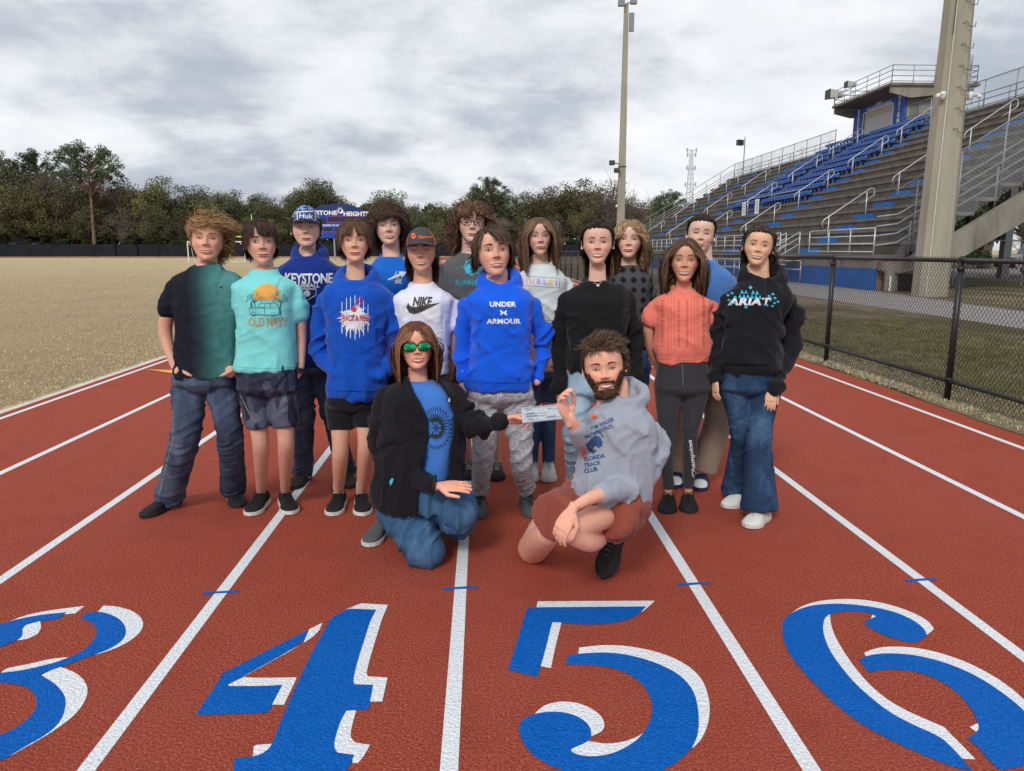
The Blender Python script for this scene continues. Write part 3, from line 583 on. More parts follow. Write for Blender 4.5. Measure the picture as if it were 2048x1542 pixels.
# ================================================================== GRANDSTAND
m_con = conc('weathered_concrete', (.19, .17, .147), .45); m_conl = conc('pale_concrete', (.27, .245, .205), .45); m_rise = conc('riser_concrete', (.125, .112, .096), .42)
m_bst = plain('blue_step_paint', (.018, .14, .46), .65, .3, .18, 2); m_bw = plain('blue_wall_paint', (.015, .115, .40), .7, .3, .15, 1.5)
m_seat = plain('blue_plastic_seat', (.035, .105, .35), .35, .6, .12, 2)
m_al = plain('aluminium_rail', (.56, .57, .58), .35, .5, .08, 5, metal=.4); m_st = plain('galvanised_rail', (.27, .29, .31), .45, .5, .12, 5, metal=.3)
X0, Y0S, Y1S, Z0, TR, RS, NR = 15.8, 27.6, 85.6, 1.30, .85, .53, 15
XB = X0 + TR * NR; ZB = Z0 + RS * NR
gs = empty('grandstand', (XB - 6, 56, 0), 'concrete grandstand with bare tiers, blue aisle steps and a block of blue chairs', 'grandstand')
for k in range(NR):     # each tier: tread slab overhanging a recessed riser
    x = X0 + TR * k; zt = Z0 + RS * (k + 1)
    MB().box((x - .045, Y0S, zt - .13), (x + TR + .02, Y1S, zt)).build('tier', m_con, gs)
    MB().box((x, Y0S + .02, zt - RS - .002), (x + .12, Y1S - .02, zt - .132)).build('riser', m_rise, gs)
MB().box((14.64, Y0S, Z0 - .14), (X0 + .1, Y1S, Z0)).build('walkway', m_con, gs)
MB().box((14.70, Y0S + .01, .80), (14.85, Y1S, Z0 - .142)).build('front_wall_upper', m_conl, gs)
MB().box((14.66, Y0S + .01, -.02), (14.85, Y1S, .797)).build('front_wall', m_bw, gs)
MB().box((14.86, Y0S - .02, -.02), (15.1, Y0S + .3, Z0 - .15)).build('brick_pier', plain('brick_brown', (.25, .15, .10), .9), gs)
# blue painted access ramp/stair to the walkway
AIS = [35.3, 46.5, 55.5, 65.5, 76]; AW = 1.25
for ya in AIS:
    for k in range(NR):
        x = X0 + TR * k; zt = Z0 + RS * k
        MB().box((x - .36, ya - AW / 2, zt + .003), (x - .002, ya + AW / 2, zt + RS * .47)).build('aisle_step', m_bst, gs)
def zrow(x): return Z0 + (x - X0) * RS / TR
def handrail(ya, k0, n=3):
    x0 = X0 + TR * k0; x1 = x0 + TR * n; b = MB(); z = lambda x: zrow(x) + .45
    h = .95; top = [(x0 + .08, ya, z(x0) + h - .38), (x0, ya, z(x0) + h - .3), (x0, ya, z(x0) + h - .12), (x0 + .1, ya, z(x0) + h), (x1 - .1, ya, z(x1) + h), (x1 + .05, ya, z(x1) + h), (x1 + .1, ya, z(x1) + h - .1), (x1 + .1, ya, z(x1) + h - .28), (x1, ya, z(x1) + h - .38)]
    b.tube(top, .024, 6, closed=True)
    for xx in (x0 + .3, x1 - .25): b.tube([(xx, ya, zrow(xx) + .1), (xx, ya, z(xx) + h)], .03, 6)
    b.build('handrail', m_al, gs, True)
for ya in AIS:
    for k0 in (0.4, 4.2, 8, 11.4): handrail(ya, k0, 2.7)
def guard(name, pts, posts, hs, r=.024, m=m_al, h=1.0, pr=.028):
    b = MB()
    for hh in hs: b.tube([(p[0], p[1], p[2] + hh) for p in pts], r, 6)
    for p in posts: b.tube([(p[0], p[1], p[2]), (p[0], p[1], p[2] + h)], pr, 6)
    return b.build(name, m, gs, True)
def frail(y0, y1):
    n = max(2, int((y1 - y0) / 1.5)); guard('guardrail', [(14.70, y0, Z0), (14.70, y1, Z0)], [(14.70, y0 + (y1 - y0) * i / n, Z0) for i in range(n + 1)], (.12, .42, .72, 1.0))
frail(27.7, 33.3); frail(36.6, 48.5); frail(51.5, 66); frail(69, 85.4)
# near-end sloping guard rails, rising with the tiers
xs = np.linspace(X0 + .2, XB, 9)
guard('end_guardrail', [(14.70, 27.66, Z0), (X0 - .3, 27.66, Z0 + .1), (XB, 27.66, ZB)], [(x, 27.66, zrow(x) - .35) for x in xs], (.35, .7, 1.05, 1.4), .035, m_st, 1.5, .04)
guard('end_guardrail', [(X0, 85.5, Z0 + .1), (XB, 85.5, ZB)], [(x, 85.5, zrow(x) - .2) for x in xs], (.2, .5, .8, 1.1, 1.75), .03, m_st, 1.8, .035)
# sloping end beams (stringers)
def stringer(y, m=m_conl): MB().prism([(14.8, .75), (14.8, Z0 - .25), (X0 + .1, Z0 - .2), (XB + .4, ZB - .1), (XB + .4, ZB - 1.5), (16.3, .35), (15.6, .35)], y, y + .35).build('end_beam', m, gs)
stringer(27.15); stringer(85.7)
for y in (39, 50.5, 62, 73.5): stringer(y, m_con)
MB().prism([(14.9, 0), (14.9, .8), (16.4, 1.6), (17.2, 1.6), (17.2, 0)], 27.0, 27.14).build('buttress', m_conl, gs)
MB().box((15.35, 26.86, .02), (16.35, 26.99, .62)).build('vent_opening', plain('void_black', (.008, .008, .008), .9), gs)
MB().prism([(15.2, .65), (16.5, .95), (16.5, 1.0), (15.2, .70)], 26.7, 26.99).build('canopy_flap', m_conl, gs)
MB().tube([(14.95, 26.8, 0), (14.95, 26.8, .55)], .04, 6).build('bollard_pipe', m_wp, gs)
MB().box((XB - .1, Y0S, ZB - 1.0), (XB + .15, Y1S, ZB)).build('back_wall', m_con, gs)
for y in (29.3, 39.2, 50.7, 62.2, 73.7, 84):
    for x in (18.4, 23, 28): MB().box((x - .2, y - .2, 0), (x + .2, y + .2, zrow(x) - .75)).build('column', plain('painted_column', (.33, .33, .33), .7), gs)
# fence panel meshes on the near end and along the back
m_cl = plain('galvanised_wire', (.20, .215, .23), .5, .5)
def slopemesh(y, xa, xb, h0, h1, r=.005, st=.13):
    b = MB(); L_ = xb - xa; n = int(L_ / st)
    for i in range(-int(2.4 / st), n + 1):
        for s_ in (1, -1):
            pts = []
            for u in (0, 1):
                hh = h0 + (h1 - h0) * u; x = xa + i * st + (hh - h0) * s_ * .9 + (0 if s_ > 0 else .9 * (h1 - h0)); pts.append((x, hh))
            (xa_, ha), (xb_, hb) = pts
            if xa_ < xa or xb_ < xa or xa_ > xb or xb_ > xb: continue
            b.tube([(xa_, y, zrow(xa_) + ha), (xb_, y, zrow(xb_) + hb)], r, 3, cap=False)
    return b
slopemesh(27.60, X0 - .5, XB, .0, 2.6, .006, .12).build('wire_mesh', m_cl, gs)
b_ = MB()
for x in xs[::1]: b_.tube([(x + .1, 27.6, zrow(x)), (x + .1, 27.6, zrow(x) + 2.65)], .03, 6)
b_.tube([(X0 - .5, 27.6, zrow(X0 - .5) + 2.65), (XB, 27.6, ZB + 2.65)], .022, 6); b_.build('mesh_frame', m_st, gs, True)
ZT = ZB + 1.75
def backfence(y0, y1):
    n = max(1, int(round((y1 - y0) / 2.6))); pts = [(XB, y0, ZB), (XB, y1, ZB)]
    guard('back_fence', pts, [(XB, y0 + (y1 - y0) * i / n, ZB) for i in range(n + 1)], (1.72,), .03, m_st, 1.75, .035)
    guard('back_rail', [(XB - .08, y0, ZB), (XB - .08, y1, ZB)], [(XB - .08, y0 + .9 + (y1 - y0 - .9) * i / n, ZB) for i in range(n)], (.3, .62, .95), .03, m_st, .95, .03)
    b = MB(); y = y0
    while y < y1 - .9:
        b.tube([(XB + .03, y, ZB + .05), (XB + .03, y + .9, ZB + 1.7)], .005, 3, cap=False); b.tube([(XB + .03, y + .9, ZB + .05), (XB + .03, y, ZB + 1.7)], .005, 3, cap=False); y += .15
    b.build('wire_mesh', m_cl, gs)
backfence(27.7, 50.9); backfence(61.2, 85.4)
# signs hung on the chair block rail
for px, py in ((1488, 418), (1514, 413)):
    p = PY(px, py, 55.2 if px < 1500 else 52.6); 
    MB().box((p[0] - .02, p[1] - .36, p[2] - .5), (p[0], p[1] + .36, p[2] + .5)).build('notice_board', m_wt, gs)
    for j in range(4): MB().box((p[0] - .025, p[1] - .24, p[2] + .28 - j * .2), (p[0] - .021, p[1] + .24 - .06 * j, p[2] + .33 - j * .2)).build('notice_print', m_dk, gs)
# blue chairs, one object each
def seat_mesh():
    b = MB(); prof = [(0, .42), (.42, .44), (.47, .70), (.43, .72), (.36, .49), (0, .46)]
    b.prism(prof, -.185, .185, axis=1); b.box((.1, -.05, 0), (.2, .05, .42)); b.box((-.03, -.23, .38), (.02, .23, .44)); b.box((.0, -.235, .44), (.4, -.215, .60)); b.box((.0, .215, .44), (.4, .235, .60))
    return b.mesh('chair', m_seat)
sm_ = seat_mesh()
for k in range(5, 15):
    for i in range(27):
        y = 47.5 + .53 * i
        if abs(y - 55.5) < .75: continue
        o = link('chair', sm_, gs); o.location = (X0 + TR * k + .30 - gs.location.x, y - gs.location.y, Z0 + RS * k + .53 - gs.location.z if False else Z0 + RS * (k + 1) - 0)
        o.matrix_parent_inverse = Matrix(); o.location.z = Z0 + RS * (k + 1) - .0
        if k == 14: o.location.x -= .1
b_ = MB()
for k in (4.9,):
    x = X0 + TR * 5 + .02; b_.tube([(x, 47.3, ZB * 0 + Z0 + RS * 6 + .75), (x, 61.5, Z0 + RS * 6 + .75)], .02, 5)
b_.build('front_bar', m_al, gs)
# far wheelchair ramp rails seen between the heads
for (a, b__, z_) in (((13.2, 47.5), (14.6, 33.8), 0), ((12.4, 47.5), (13.2, 36.), 0)):
    guard('ramp_rail', [(a[0], a[1], .1), (b__[0], b__[1], .1)], [(a[0] + (b__[0] - a[0]) * t, a[1] + (b__[1] - a[1]) * t, 0) for t in np.linspace(0, 1, 6)], (.5, .9), .025, m_al, 1.0)
def stair(yc):
    rt = empty('access_stair', (14.2, yc, 0), 'metal access stair', 'stair')
    for i in range(7): MB().box((13.0 + .0, yc - 1 + 0, 0), (13.0 + .01, yc - .99, .01)) if False else MB().box((14.62 - .3 * (7 - i), yc - .75, .17 * (i + 1) - .05), (14.62 - .3 * (6 - i), yc + .75, .17 * (i + 1))).build('tread', m_al, rt)
    for s_ in (-.78, .78):
        b = MB()
        for h in (.45, .75, 1.0): b.tube([(12.4, yc + s_, h), (14.6, yc + s_, Z0 + h)], .024, 6)
        for t in (0, .5, 1): b.tube([(12.4 + 2.2 * t, yc + s_, Z0 * t * .9), (12.4 + 2.2 * t, yc + s_, Z0 * t + 1)], .026, 6)
        b.build('railing', m_al, rt, True)
    return rt
s1 = stair(34.9); s1['label'] = 'nearer metal access stair with pale railings up to the grandstand walkway'
s2 = stair(50.); s2['label'] = 'metal access stair at the grandstand front, seen beside the tall girl in blue'
s3 = stair(67.5); s3['label'] = 'farthest metal access stair at the grandstand front'
# ================================================================== PRESS BOX
pb = empty('press_box', (XB + 1.5, 55, ZB), 'blue fronted press box with a roof deck above the stands', 'press box')
m_pbb = plain('press_box_blue', (.03, .085, .33), .6, .3, .2, 1.2); m_shut = plain('roller_shutter', (.42, .42, .44), .5, .3, .08, 3)
ya, yb, xf, zr = 51.6, 58.6, XB + .1, 11.95
MB().box((xf, ya, ZB - .2), (xf + .15, yb, 9.95)).build('lower_front', m_pbb, pb); MB().box((xf, ya, 9.952), (xf + .15, 52.95, 11.55)).build('front_pier', m_pbb, pb); MB().box((xf, 57.1, 9.952), (xf + .15, yb, 11.55)).build('front_pier', m_pbb, pb)
MB().box((xf, ya, 11.552), (xf + .15, yb, zr - .002)).build('fascia', m_pbb, pb)
MB().box((xf + .08, 52.95, 9.952), (xf + .14, 57.1, 11.05)).build('shutter', m_shut, pb)
MB().box((xf + .07, 52.95, 11.052), (xf + .15, 57.1, 11.55)).build('shutter_hood', plain('weathered_hood', (.42, .36, .28), .8), pb)
b_ = MB()
for a, c_ in (((52.95, 9.95), (57.1, 10.0)), ((52.95, 9.95), (53.0, 11.55)), ((57.05, 9.95), (57.1, 11.55)), ((52.95, 11.5), (57.1, 11.55))): b_.box((xf - .03, a[0], a[1]), (xf + .0, c_[0], c_[1]))
b_.build('window_frame', m_wt, pb)
MB().box((xf + .152, ya, ZB - .2), (xf + 4.2, ya + .15, zr)).build('side_wall', m_con, pb); MB().box((xf + .152, yb - .15, ZB - .2), (xf + 4.2, yb, zr)).build('side_wall', m_con, pb)
MB().box((xf + 1.0, ya - .04, ZB), (xf + 1.9, ya - .002, ZB + 2.05)).build('door', plain('grey_door', (.23, .23, .22), .6), pb)
xo = xf - 1.5
MB().box((xo, ya - .8, zr + .28), (xf + 4.6, yb + .6, zr + .45)).build('roof_deck', conc('roof_edge', (.20, .17, .13), .5), pb)
MB().prism([(xo + .1, zr + .277), (xo + .1, zr - .15), (xf - .1, zr - .45), (xf + .2, zr - .45), (xf + 4.3, zr + .003), (xf + 4.3, zr + .277)], ya - .65, ya - .5).build('bracket_beam', m_conl, pb)
MB().prism([(xo + .1, zr + .277), (xo + .1, zr - .15), (xf - .1, zr - .45), (xf + .2, zr - .45), (xf + 4.3, zr + .003), (xf + 4.3, zr + .277)], yb + .3, yb + .45).build('bracket_beam', m_conl, pb)
b_ = MB(); zz = zr + .45; cor = [(xf + 4.4, ya - .7), (xo + .1, ya - .7), (xo + .1, yb + .5), (xf + 4.4, yb + .5), (xf + 4.4, ya - .7)]
for h in (.12, .45, .8, 1.12): b_.tube([(x, y, zz + h) for x, y in cor], .028, 6)
for (xa_, ya_), (xb_, yb_) in zip(cor[:-1], cor[1:]):
    n = int(math.hypot(xb_ - xa_, yb_ - ya_) / 1.4)
    for i in range(n + 1): b_.tube([(xa_ + (xb_ - xa_) * i / n, ya_ + (yb_ - ya_) * i / n, zz), (xa_ + (xb_ - xa_) * i / n, ya_ + (yb_ - ya_) * i / n, zz + 1.12)], .028, 6)
b_.build('roof_railing', m_st, pb, True)
b_ = MB()
for i in range(7):   # caged ladder beside the box
    a = math.pi * i / 6; b_.tube([(xf + 3.2 + .4 * math.cos(a), ya - 1.1 - .5 * math.sin(a), ZB + 2), (xf + 3.2 + .4 * math.cos(a), ya - 1.1 - .5 * math.sin(a), zz + 1.6)], .02, 5)
for h in np.arange(ZB + .3, zz + 1.6, .3): b_.tube([(xf + 2.9, ya - 1.05, h), (xf + 3.5, ya - 1.05, h)], .015, 5)
for h in np.arange(ZB + 2, zz + 1.7, .75): b_.tube([(xf + 3.2 + .4 * math.cos(a), ya - 1.1 - .5 * math.sin(a), h) for a in np.linspace(0, math.pi, 7)], .02, 5)
b_.build('caged_ladder', m_st, pb)
b_ = MB()
for h in (.5, .8, 1.1): b_.tube([(xf + .4, ya - 1.6, ZB + h), (xf + 3.6, ya - 1.6, ZB + h + 1.6)], .022, 6)
for t in np.linspace(0, 1, 5): b_.tube([(xf + .4 + 3.2 * t, ya - 1.6, ZB + 1.6 * t), (xf + .4 + 3.2 * t, ya - 1.6, ZB + 1.1 + 1.6 * t)], .024, 6)
b_.build('stair_railing', m_st, pb)
for s_, yy in (('HEIGHTS', 52.25), ('KEYSTONE', 57.85)):
    for i, ch in enumerate(s_): text_plate('lettering', ch, .42, (xf - .012, yy, 11.75 - i * (.34 if len(s_) > 7 else .38)), (0, -1, 0), (0, 0, 1), m_wt, pb, .03)
text_plate('lettering', 'HOME OF', .2, (xf - .012, 55, 11.87), (0, -1, 0), (0, 0, 1), m_wt, pb, .02)
text_plate('lettering', 'THE KEYSTONE INDIANS', .3, (xf - .012, 55, 11.66), (0, -1, 0), (0, 0, 1), m_wt, pb, .02)
m_spk = plain('speaker_cream', (.45, .46, .42), .6); m_grl = plain('speaker_grille', (.08, .08, .09), .7)
def speaker(x, y, z, s, lab):
    t = empty('loudspeaker', (x, y, z), lab, 'loudspeaker', None)
    MB().add([(x - .55 * s, y + a * .5 * s, z + b * .38 * s) for a, b in ((-1, -1), (1, -1), (1, 1), (-1, 1))] + [(x + .2 * s, y + a * .36 * s, z + b * .3 * s) for a, b in ((-1, -1), (1, -1), (1, 1), (-1, 1))], [(0, 1, 5, 4), (1, 2, 6, 5), (2, 3, 7, 6), (3, 0, 4, 7), (4, 5, 6, 7)]).tube([(x + .15 * s, y, z), (x + .75 * s, y, z)], .3 * s, 12).build('cabinet', m_spk, t)
    MB().box((x - .6 * s, y - .52 * s, z - .4 * s), (x - .552 * s, y + .52 * s, z + .4 * s)).build('grille', m_grl, t)
    MB().tube([(x + .1, y, z - .3 * s), (x + .1, y, zz)], .03, 5).build('bracket', m_st, t)
speaker(xo - .1, yb + .2, zz + .8, .85, 'large cream loudspeaker on the far front corner of the press box roof')
speaker(xo - .1, 56.3, zz + 1.0, .55, 'small cream loudspeaker on the press box roof railing')
# speaker mast at the far top corner
p_ = np.array([XB, 82.6, ZB]); ms = empty('speaker_mast', tuple(p_), 'thin mast with a black loudspeaker at the far top corner of the stands', 'mast')
MB().tube([tuple(p_), (XB, 82.6, 13.5)], .06, 6).build('mast_pole', m_st, ms); MB().add([(XB - .85, 82.3, 12.65), (XB - .85, 82.9, 12.65), (XB - .85, 82.9, 13.2), (XB - .85, 82.3, 13.2), (XB - .2, 82.3, 12.6), (XB - .2, 82.9, 12.6), (XB - .2, 82.9, 13.15), (XB - .2, 82.3, 13.15)], [(0, 1, 2, 3), (4, 5, 6, 7), (0, 1, 5, 4), (1, 2, 6, 5), (2, 3, 7, 6), (3, 0, 4, 7)]).build('horn', m_dk, ms)
# ================================================================== RIGHT: galvanised fence, parked vehicle
gf = empty('chain_link_fence', (18, 30, 0), 'galvanised chain link fence under the near end of the stands', 'fence')
for i in range(8): MB().tube([(17 + 3 * i, 31, 0), (17 + 3 * i, 31, 1.9)], .035, 6).build('post', m_st, gf)
MB().tube([(17, 31, 1.88), (40, 31, 1.88)], .025, 6).build('top_rail', m_st, gf)
wmg = wire_mesh('wire_mesh_galv', 3, 1.85, .1, .12, .0035, m_cl)
for i in range(8): o = link('wire_mesh', wmg, gf, (17 + 3 * i - 18, 1.03, .02))
sheet('parking_lot', [(18, 40), (90, 40), (90, 58), (18, 58)], .004, m_path, kind='structure')
m_car = plain('white_car_paint', (.72, .72, .73), .25, .5, .03); m_tyre = plain('tyre_rubber', (.02, .02, .02), .8); m_rim = plain('alloy_rim', (.25, .25, .26), .4, .5, metal=.5)
cx0, cy0 = PY(2010, 530, 42)[0], 42.
car = empty('parked_car', (cx0 + 2.2, cy0, 0), 'white off road car with black windows parked beyond the near end of the stands', 'car')
def cb(P): return [(cx0 + a, b) for a, b in P]
MB().prism(cb([(0, .55), (0, 1.05), (.3, 1.2), (1.15, 1.25), (4.3, 1.25), (4.45, .6), (4.2, .5), (.3, .45)]), cy0 - .85, cy0 + .85).build('body', m_car, car)
MB().prism(cb([(1.15, 1.253), (1.5, 1.80), (1.7, 1.88), (4.2, 1.88), (4.3, 1.253)]), cy0 - .78, cy0 + .78).build('cabin', m_car, car)
for a, b in ((1.42, 2.15), (2.25, 3.1), (3.2, 4.1)): MB().prism(cb([(a + .05, 1.3), (a + .18, 1.75), (b, 1.75), (b, 1.3)]), cy0 - .80, cy0 - .783).build('window', m_gl, car)
for x in (.85, 3.55):
    w = MB().tube([(cx0 + x, cy0 - .92, .4), (cx0 + x, cy0 - .65, .4)], .4, 20).build('wheel', m_tyre, car); MB().tube([(cx0 + x, cy0 - .94, .4), (cx0 + x, cy0 - .925, .4)], .23, 14).build('rim', m_rim, w)
MB().box((cx0 - .1, cy0 - .8, .5), (cx0 - .003, cy0 + .8, .7)).build('bumper', m_tyre, car); MB().box((cx0 - .02, cy0 - .8, .85), (cx0 - .002, cy0 - .55, 1.0)).build('headlight', m_wt, car)

for i, (x, y) in enumerate([(30 + 5.5 * k, 62 + 3 * math.sin(k * 2.)) for k in range(16)]):
    o = place('bush' if i % 3 else 'brown', 0, 100, hh=5.5 + (i % 3) * 1.5, label=None); o.location = (x, y, 0); o['label'] = '%s in the thicket beyond the parked car' % ('bushy shrub' if i % 3 else 'bare brown tree'); o['group'] = 'thicket beyond the parking lot'
# ================================================================== PEOPLE: library
def _h(ix, iy, iz, s):
    n = (ix * 374761393 + iy * 668265263 + iz * 1274126177 + s * 974711) & 0x7fffffff
    n = ((n ^ (n >> 13)) * 1274126177) & 0x7fffffff
    return ((n ^ (n >> 16)) & 0xffff) / 65535.
def vnoise(P, s=0):
    P = np.asarray(P, float); I = np.floor(P).astype(np.int64); f = P - I; f = f * f * (3 - 2 * f); r = 0
    for dx in (0, 1):
        for dy in (0, 1):
            for dz in (0, 1):
                r = r + _h(I[:, 0] + dx, I[:, 1] + dy, I[:, 2] + dz, s) * (f[:, 0] if dx else 1 - f[:, 0]) * (f[:, 1] if dy else 1 - f[:, 1]) * (f[:, 2] if dz else 1 - f[:, 2])
    return r
def getmesh(me):
    n = len(me.vertices); V = np.empty(n * 3, np.float32); me.vertices.foreach_get('co', V); V = V.reshape(-1, 3).astype(float)
    F = [tuple(p.vertices) for p in me.polygons]; return V, F
def vnormals(me):
    n = len(me.vertices); N = np.empty(n * 3, np.float32); me.vertices.foreach_get('normal', N); return N.reshape(-1, 3).astype(float)
def remesh(mb, vox, it=5):
    me = bpy.data.meshes.new('tmp'); me.from_pydata(mb.v, [], mb.f); o = bpy.data.objects.new('tmp', me); COL.objects.link(o)
    m = o.modifiers.new('r', 'REMESH'); m.mode = 'VOXEL'; m.voxel_size = vox
    if it: s = o.modifiers.new('s', 'SMOOTH'); s.factor = .5; s.iterations = it
    dg = bpy.context.evaluated_depsgraph_get(); dg.update(); r = bpy.data.meshes.new_from_object(o.evaluated_get(dg)); bpy.data.objects.remove(o); return r
def cat(pts, n=6):     # Catmull-Rom resample of rows
    P = np.array(pts, float); m = len(P); 
    if m < 3: return np.array([P[0] + (P[-1] - P[0]) * t for t in np.linspace(0, 1, n + 1)])
    Q = np.vstack([2 * P[0] - P[1], P, 2 * P[-1] - P[-2]]); out = []
    for i in range(m - 1):
        a, b, c, d = Q[i:i + 4]
        for t in np.linspace(0, 1, n, endpoint=False): out.append(.5 * ((2 * b) + (c - a) * t + (2 * a - 5 * b + 4 * c - d) * t * t + (3 * b - a - 3 * c + d) * t ** 3))
    out.append(P[-1]); return np.array(out)
def blob(mb, pts, n=14):      # pts rows: x y z r
    C = cat(pts); C[:, 3] = np.maximum(C[:, 3], .002); mb.tube([c[:3] for c in C], [c[3] for c in C], n)
    for e in (C[0], C[-1]): mb.sphere(e[:3], e[3] * .995, 12, 8)
def loft(mb, rows, n=28, ex=.85, ax=(1, 0, 0), ay=(0, 1, 0)):   # rows: x y z a b  (horizontal superellipses)
    C = cat(rows, 4); ax, ay = np.array(ax, float), np.array(ay, float); vs = []
    for c in C:
        for k in range(n):
            q = 2 * math.pi * k / n; s, t = math.sin(q), math.cos(q)
            vs.append(c[:3] + ax * c[3] * math.copysign(abs(s) ** ex, s) + ay * c[4] * math.copysign(abs(t) ** ex, t))
    m = len(C); fs = [(i * n + k, i * n + (k + 1) % n, (i + 1) * n + (k + 1) % n, (i + 1) * n + k) for i in range(m - 1) for k in range(n)]
    fs += [tuple(range(n))[::-1], tuple((m - 1) * n + k for k in range(n))]; mb.add(vs, fs)
def joinmesh(name, parts, mats):
    V = []; F = []; MI = []; o = 0
    for v, f, mi in parts: V.append(v); F += [tuple(i + o for i in q) for q in f]; MI += [mi] * len(f); o += len(v)
    me = bpy.data.meshes.new(name); me.from_pydata(np.concatenate(V).tolist(), [], F)
    for m in mats: me.materials.append(m)
    me.polygons.foreach_set('material_index', MI); me.polygons.foreach_set('use_smooth', [True] * len(F)); me.update(); return me
# ---- the head as a profile loft with sculpted features; local units: chin 0, crown 1, y forward
HZ = [-.42, -.25, -.12, -.04, 0, .05, .1, .15, .2, .3, .4, .5, .6, .7, .8, .88, .94, .98, 1.0]
HW = [.22, .205, .20, .20, .165, .215, .248, .272, .292, .322, .338, .345, .350, .352, .336, .288, .214, .122, .005]
HF = [.12, .12, .13, .20, .345, .372, .375, .365, .362, .365, .358, .365, .392, .398, .372, .315, .235, .135, .005]
HB = [.22, .21, .205, .20, .20, .20, .21, .23, .26, .34, .40, .435, .452, .45, .42, .355, .262, .145, .005]
HT = [0, 0, 0, .10, .22, .26, .28, .24, .18, .07, .02, 0, 0, 0, 0, 0, 0, 0, 0]
def hermite(xs, ys, x):
    xs, ys = np.array(xs), np.array(ys); m = np.gradient(ys, xs); i = np.clip(np.searchsorted(xs, x) - 1, 0, len(xs) - 2); h = xs[i + 1] - xs[i]; t = (x - xs[i]) / h
    return (2 * t ** 3 - 3 * t * t + 1) * ys[i] + (t ** 3 - 2 * t * t + t) * h * m[i] + (-2 * t ** 3 + 3 * t * t) * ys[i + 1] + (t ** 3 - t * t) * h * m[i + 1]
def head_grid(fem=0., jaw=1., smile=.5, fat=1., nose=1.):
    z = np.concatenate([np.linspace(-.42, -.06, 12), np.linspace(-.045, .62, 104), np.linspace(.635, .9, 20), 1 - .1 * (1 - np.linspace(0.1, 1, 10)) ** 2 * 1.0])
    a = np.linspace(-1, 1, 121)[:-1]; a = np.pi * np.sign(a) * np.abs(a) ** 1.45
    w, f, b, t = (hermite(HZ, q, z) for q in (HW, HF, HB, HT)); w = w.copy()
    jm = np.clip(1 - np.abs(z - .1) / .28, 0, 1); w *= 1 + jm * (jaw - 1 - .06 * fem); w *= fat ** np.clip((.5 - z) * 3, 0, 1)
    Z = z[:, None] + 0 * a[None]; sa, ca = np.sin(a)[None], np.cos(a)[None]
    X = w[:, None] * np.sign(sa) * np.abs(sa) ** .92; Y = np.where(ca > 0, f[:, None] * np.abs(ca) ** .88, -b[:, None] * np.abs(ca) ** .95)
    Z = Z + t[:, None] * (f[:, None] - Y) * np.clip((f[:, None] - Y) * 3, 0, 1) * .95
    fr = np.clip(ca, 0, 1) ** .5
    g = lambda x0, z0, sx, sz, amp: amp * (np.exp(-((X - x0) / sx) ** 2 - ((Z - z0) / sz) ** 2))
    D = np.zeros_like(X)
    for s in (-1, 1):
        D += g(s * .142, .487, .080, .055, -.036) + g(s * .14, .585, .10, .035, .010 * (1 - .6 * fem)) + g(s * .185, .33 + .02 * smile, .09, .085, .014 + .014 * smile)
        D += g(s * .058, .346, .026, .026, .045) + g(s * .14, .488, .052, .030, .022) + g(s * .15, .24, .03, .05, -.006 * smile)
    nzs = [.30, .330, .350, .372, .40, .45, .50, .55, .60]; nh = np.interp(Z, nzs, [0, .03, .098, .106, .080, .052, .030, .014, 0]); nw = np.interp(Z, nzs, [.056, .056, .054, .050, .042, .038, .036, .038, .04])
    D += nh * np.exp(-(X / nw) ** 2) * (.90 if fem else 1.0) * nose
    mz = .198 + (1.25 * smile) * X ** 2 - .006 * smile
    mwid = np.exp(-(X / .14) ** 4)
    D += mwid * (.026 * np.exp(-((Z - mz - .022) / .017) ** 2) + .030 * np.exp(-((Z - mz + .024) / .019) ** 2) - .016 * np.exp(-((Z - mz) / .008) ** 2))
    D += g(0, .125, .09, .018, -.018) + g(0, .05, .075, .045, .020) + g(0, .262, .02, .03, -.008)
    Y = Y + D * fr
    n = len(a); m = len(z); V = np.stack([X, Y, Z], 2).reshape(-1, 3)
    F = [(i * n + k, i * n + (k + 1) % n, (i + 1) * n + (k + 1) % n, (i + 1) * n + k) for i in range(m - 1) for k in range(n)]
    return V, F
def ear(s):
    mb = MB(); c = np.array([s * .342, -.045, .42])
    mb.sphere(c, .072, 10, 8, (.28, .75, 1.05))
    arc = [c + np.array([s * .045, .025 - .062 * math.sin(t) * 1., .015 + .085 * math.cos(t)]) for t in np.linspace(-.5, 3.4, 12)]
    mb.tube([p + [0, -.01, 0] for p in arc], [.017] * 8 + [.018, .020, .022, .02], 7)
    return mb
def hair_zmin(az, hl=.84, side=.36, back=.12):   # az: 0 front .. pi back
    return np.interp(np.abs(az), [0, .75, 1.05, 1.3, 1.5, 1.75, 2.3, 3.15], [hl, hl - .03, hl - .13, .55, side, side + .02, back, back])
EC = np.array([0, -.02, .56]); ER = np.array([.352, .432, .442])
def headw(z): return np.interp(z, HZ, HW), np.interp(z, HZ, HF), np.interp(z, HZ, HB)
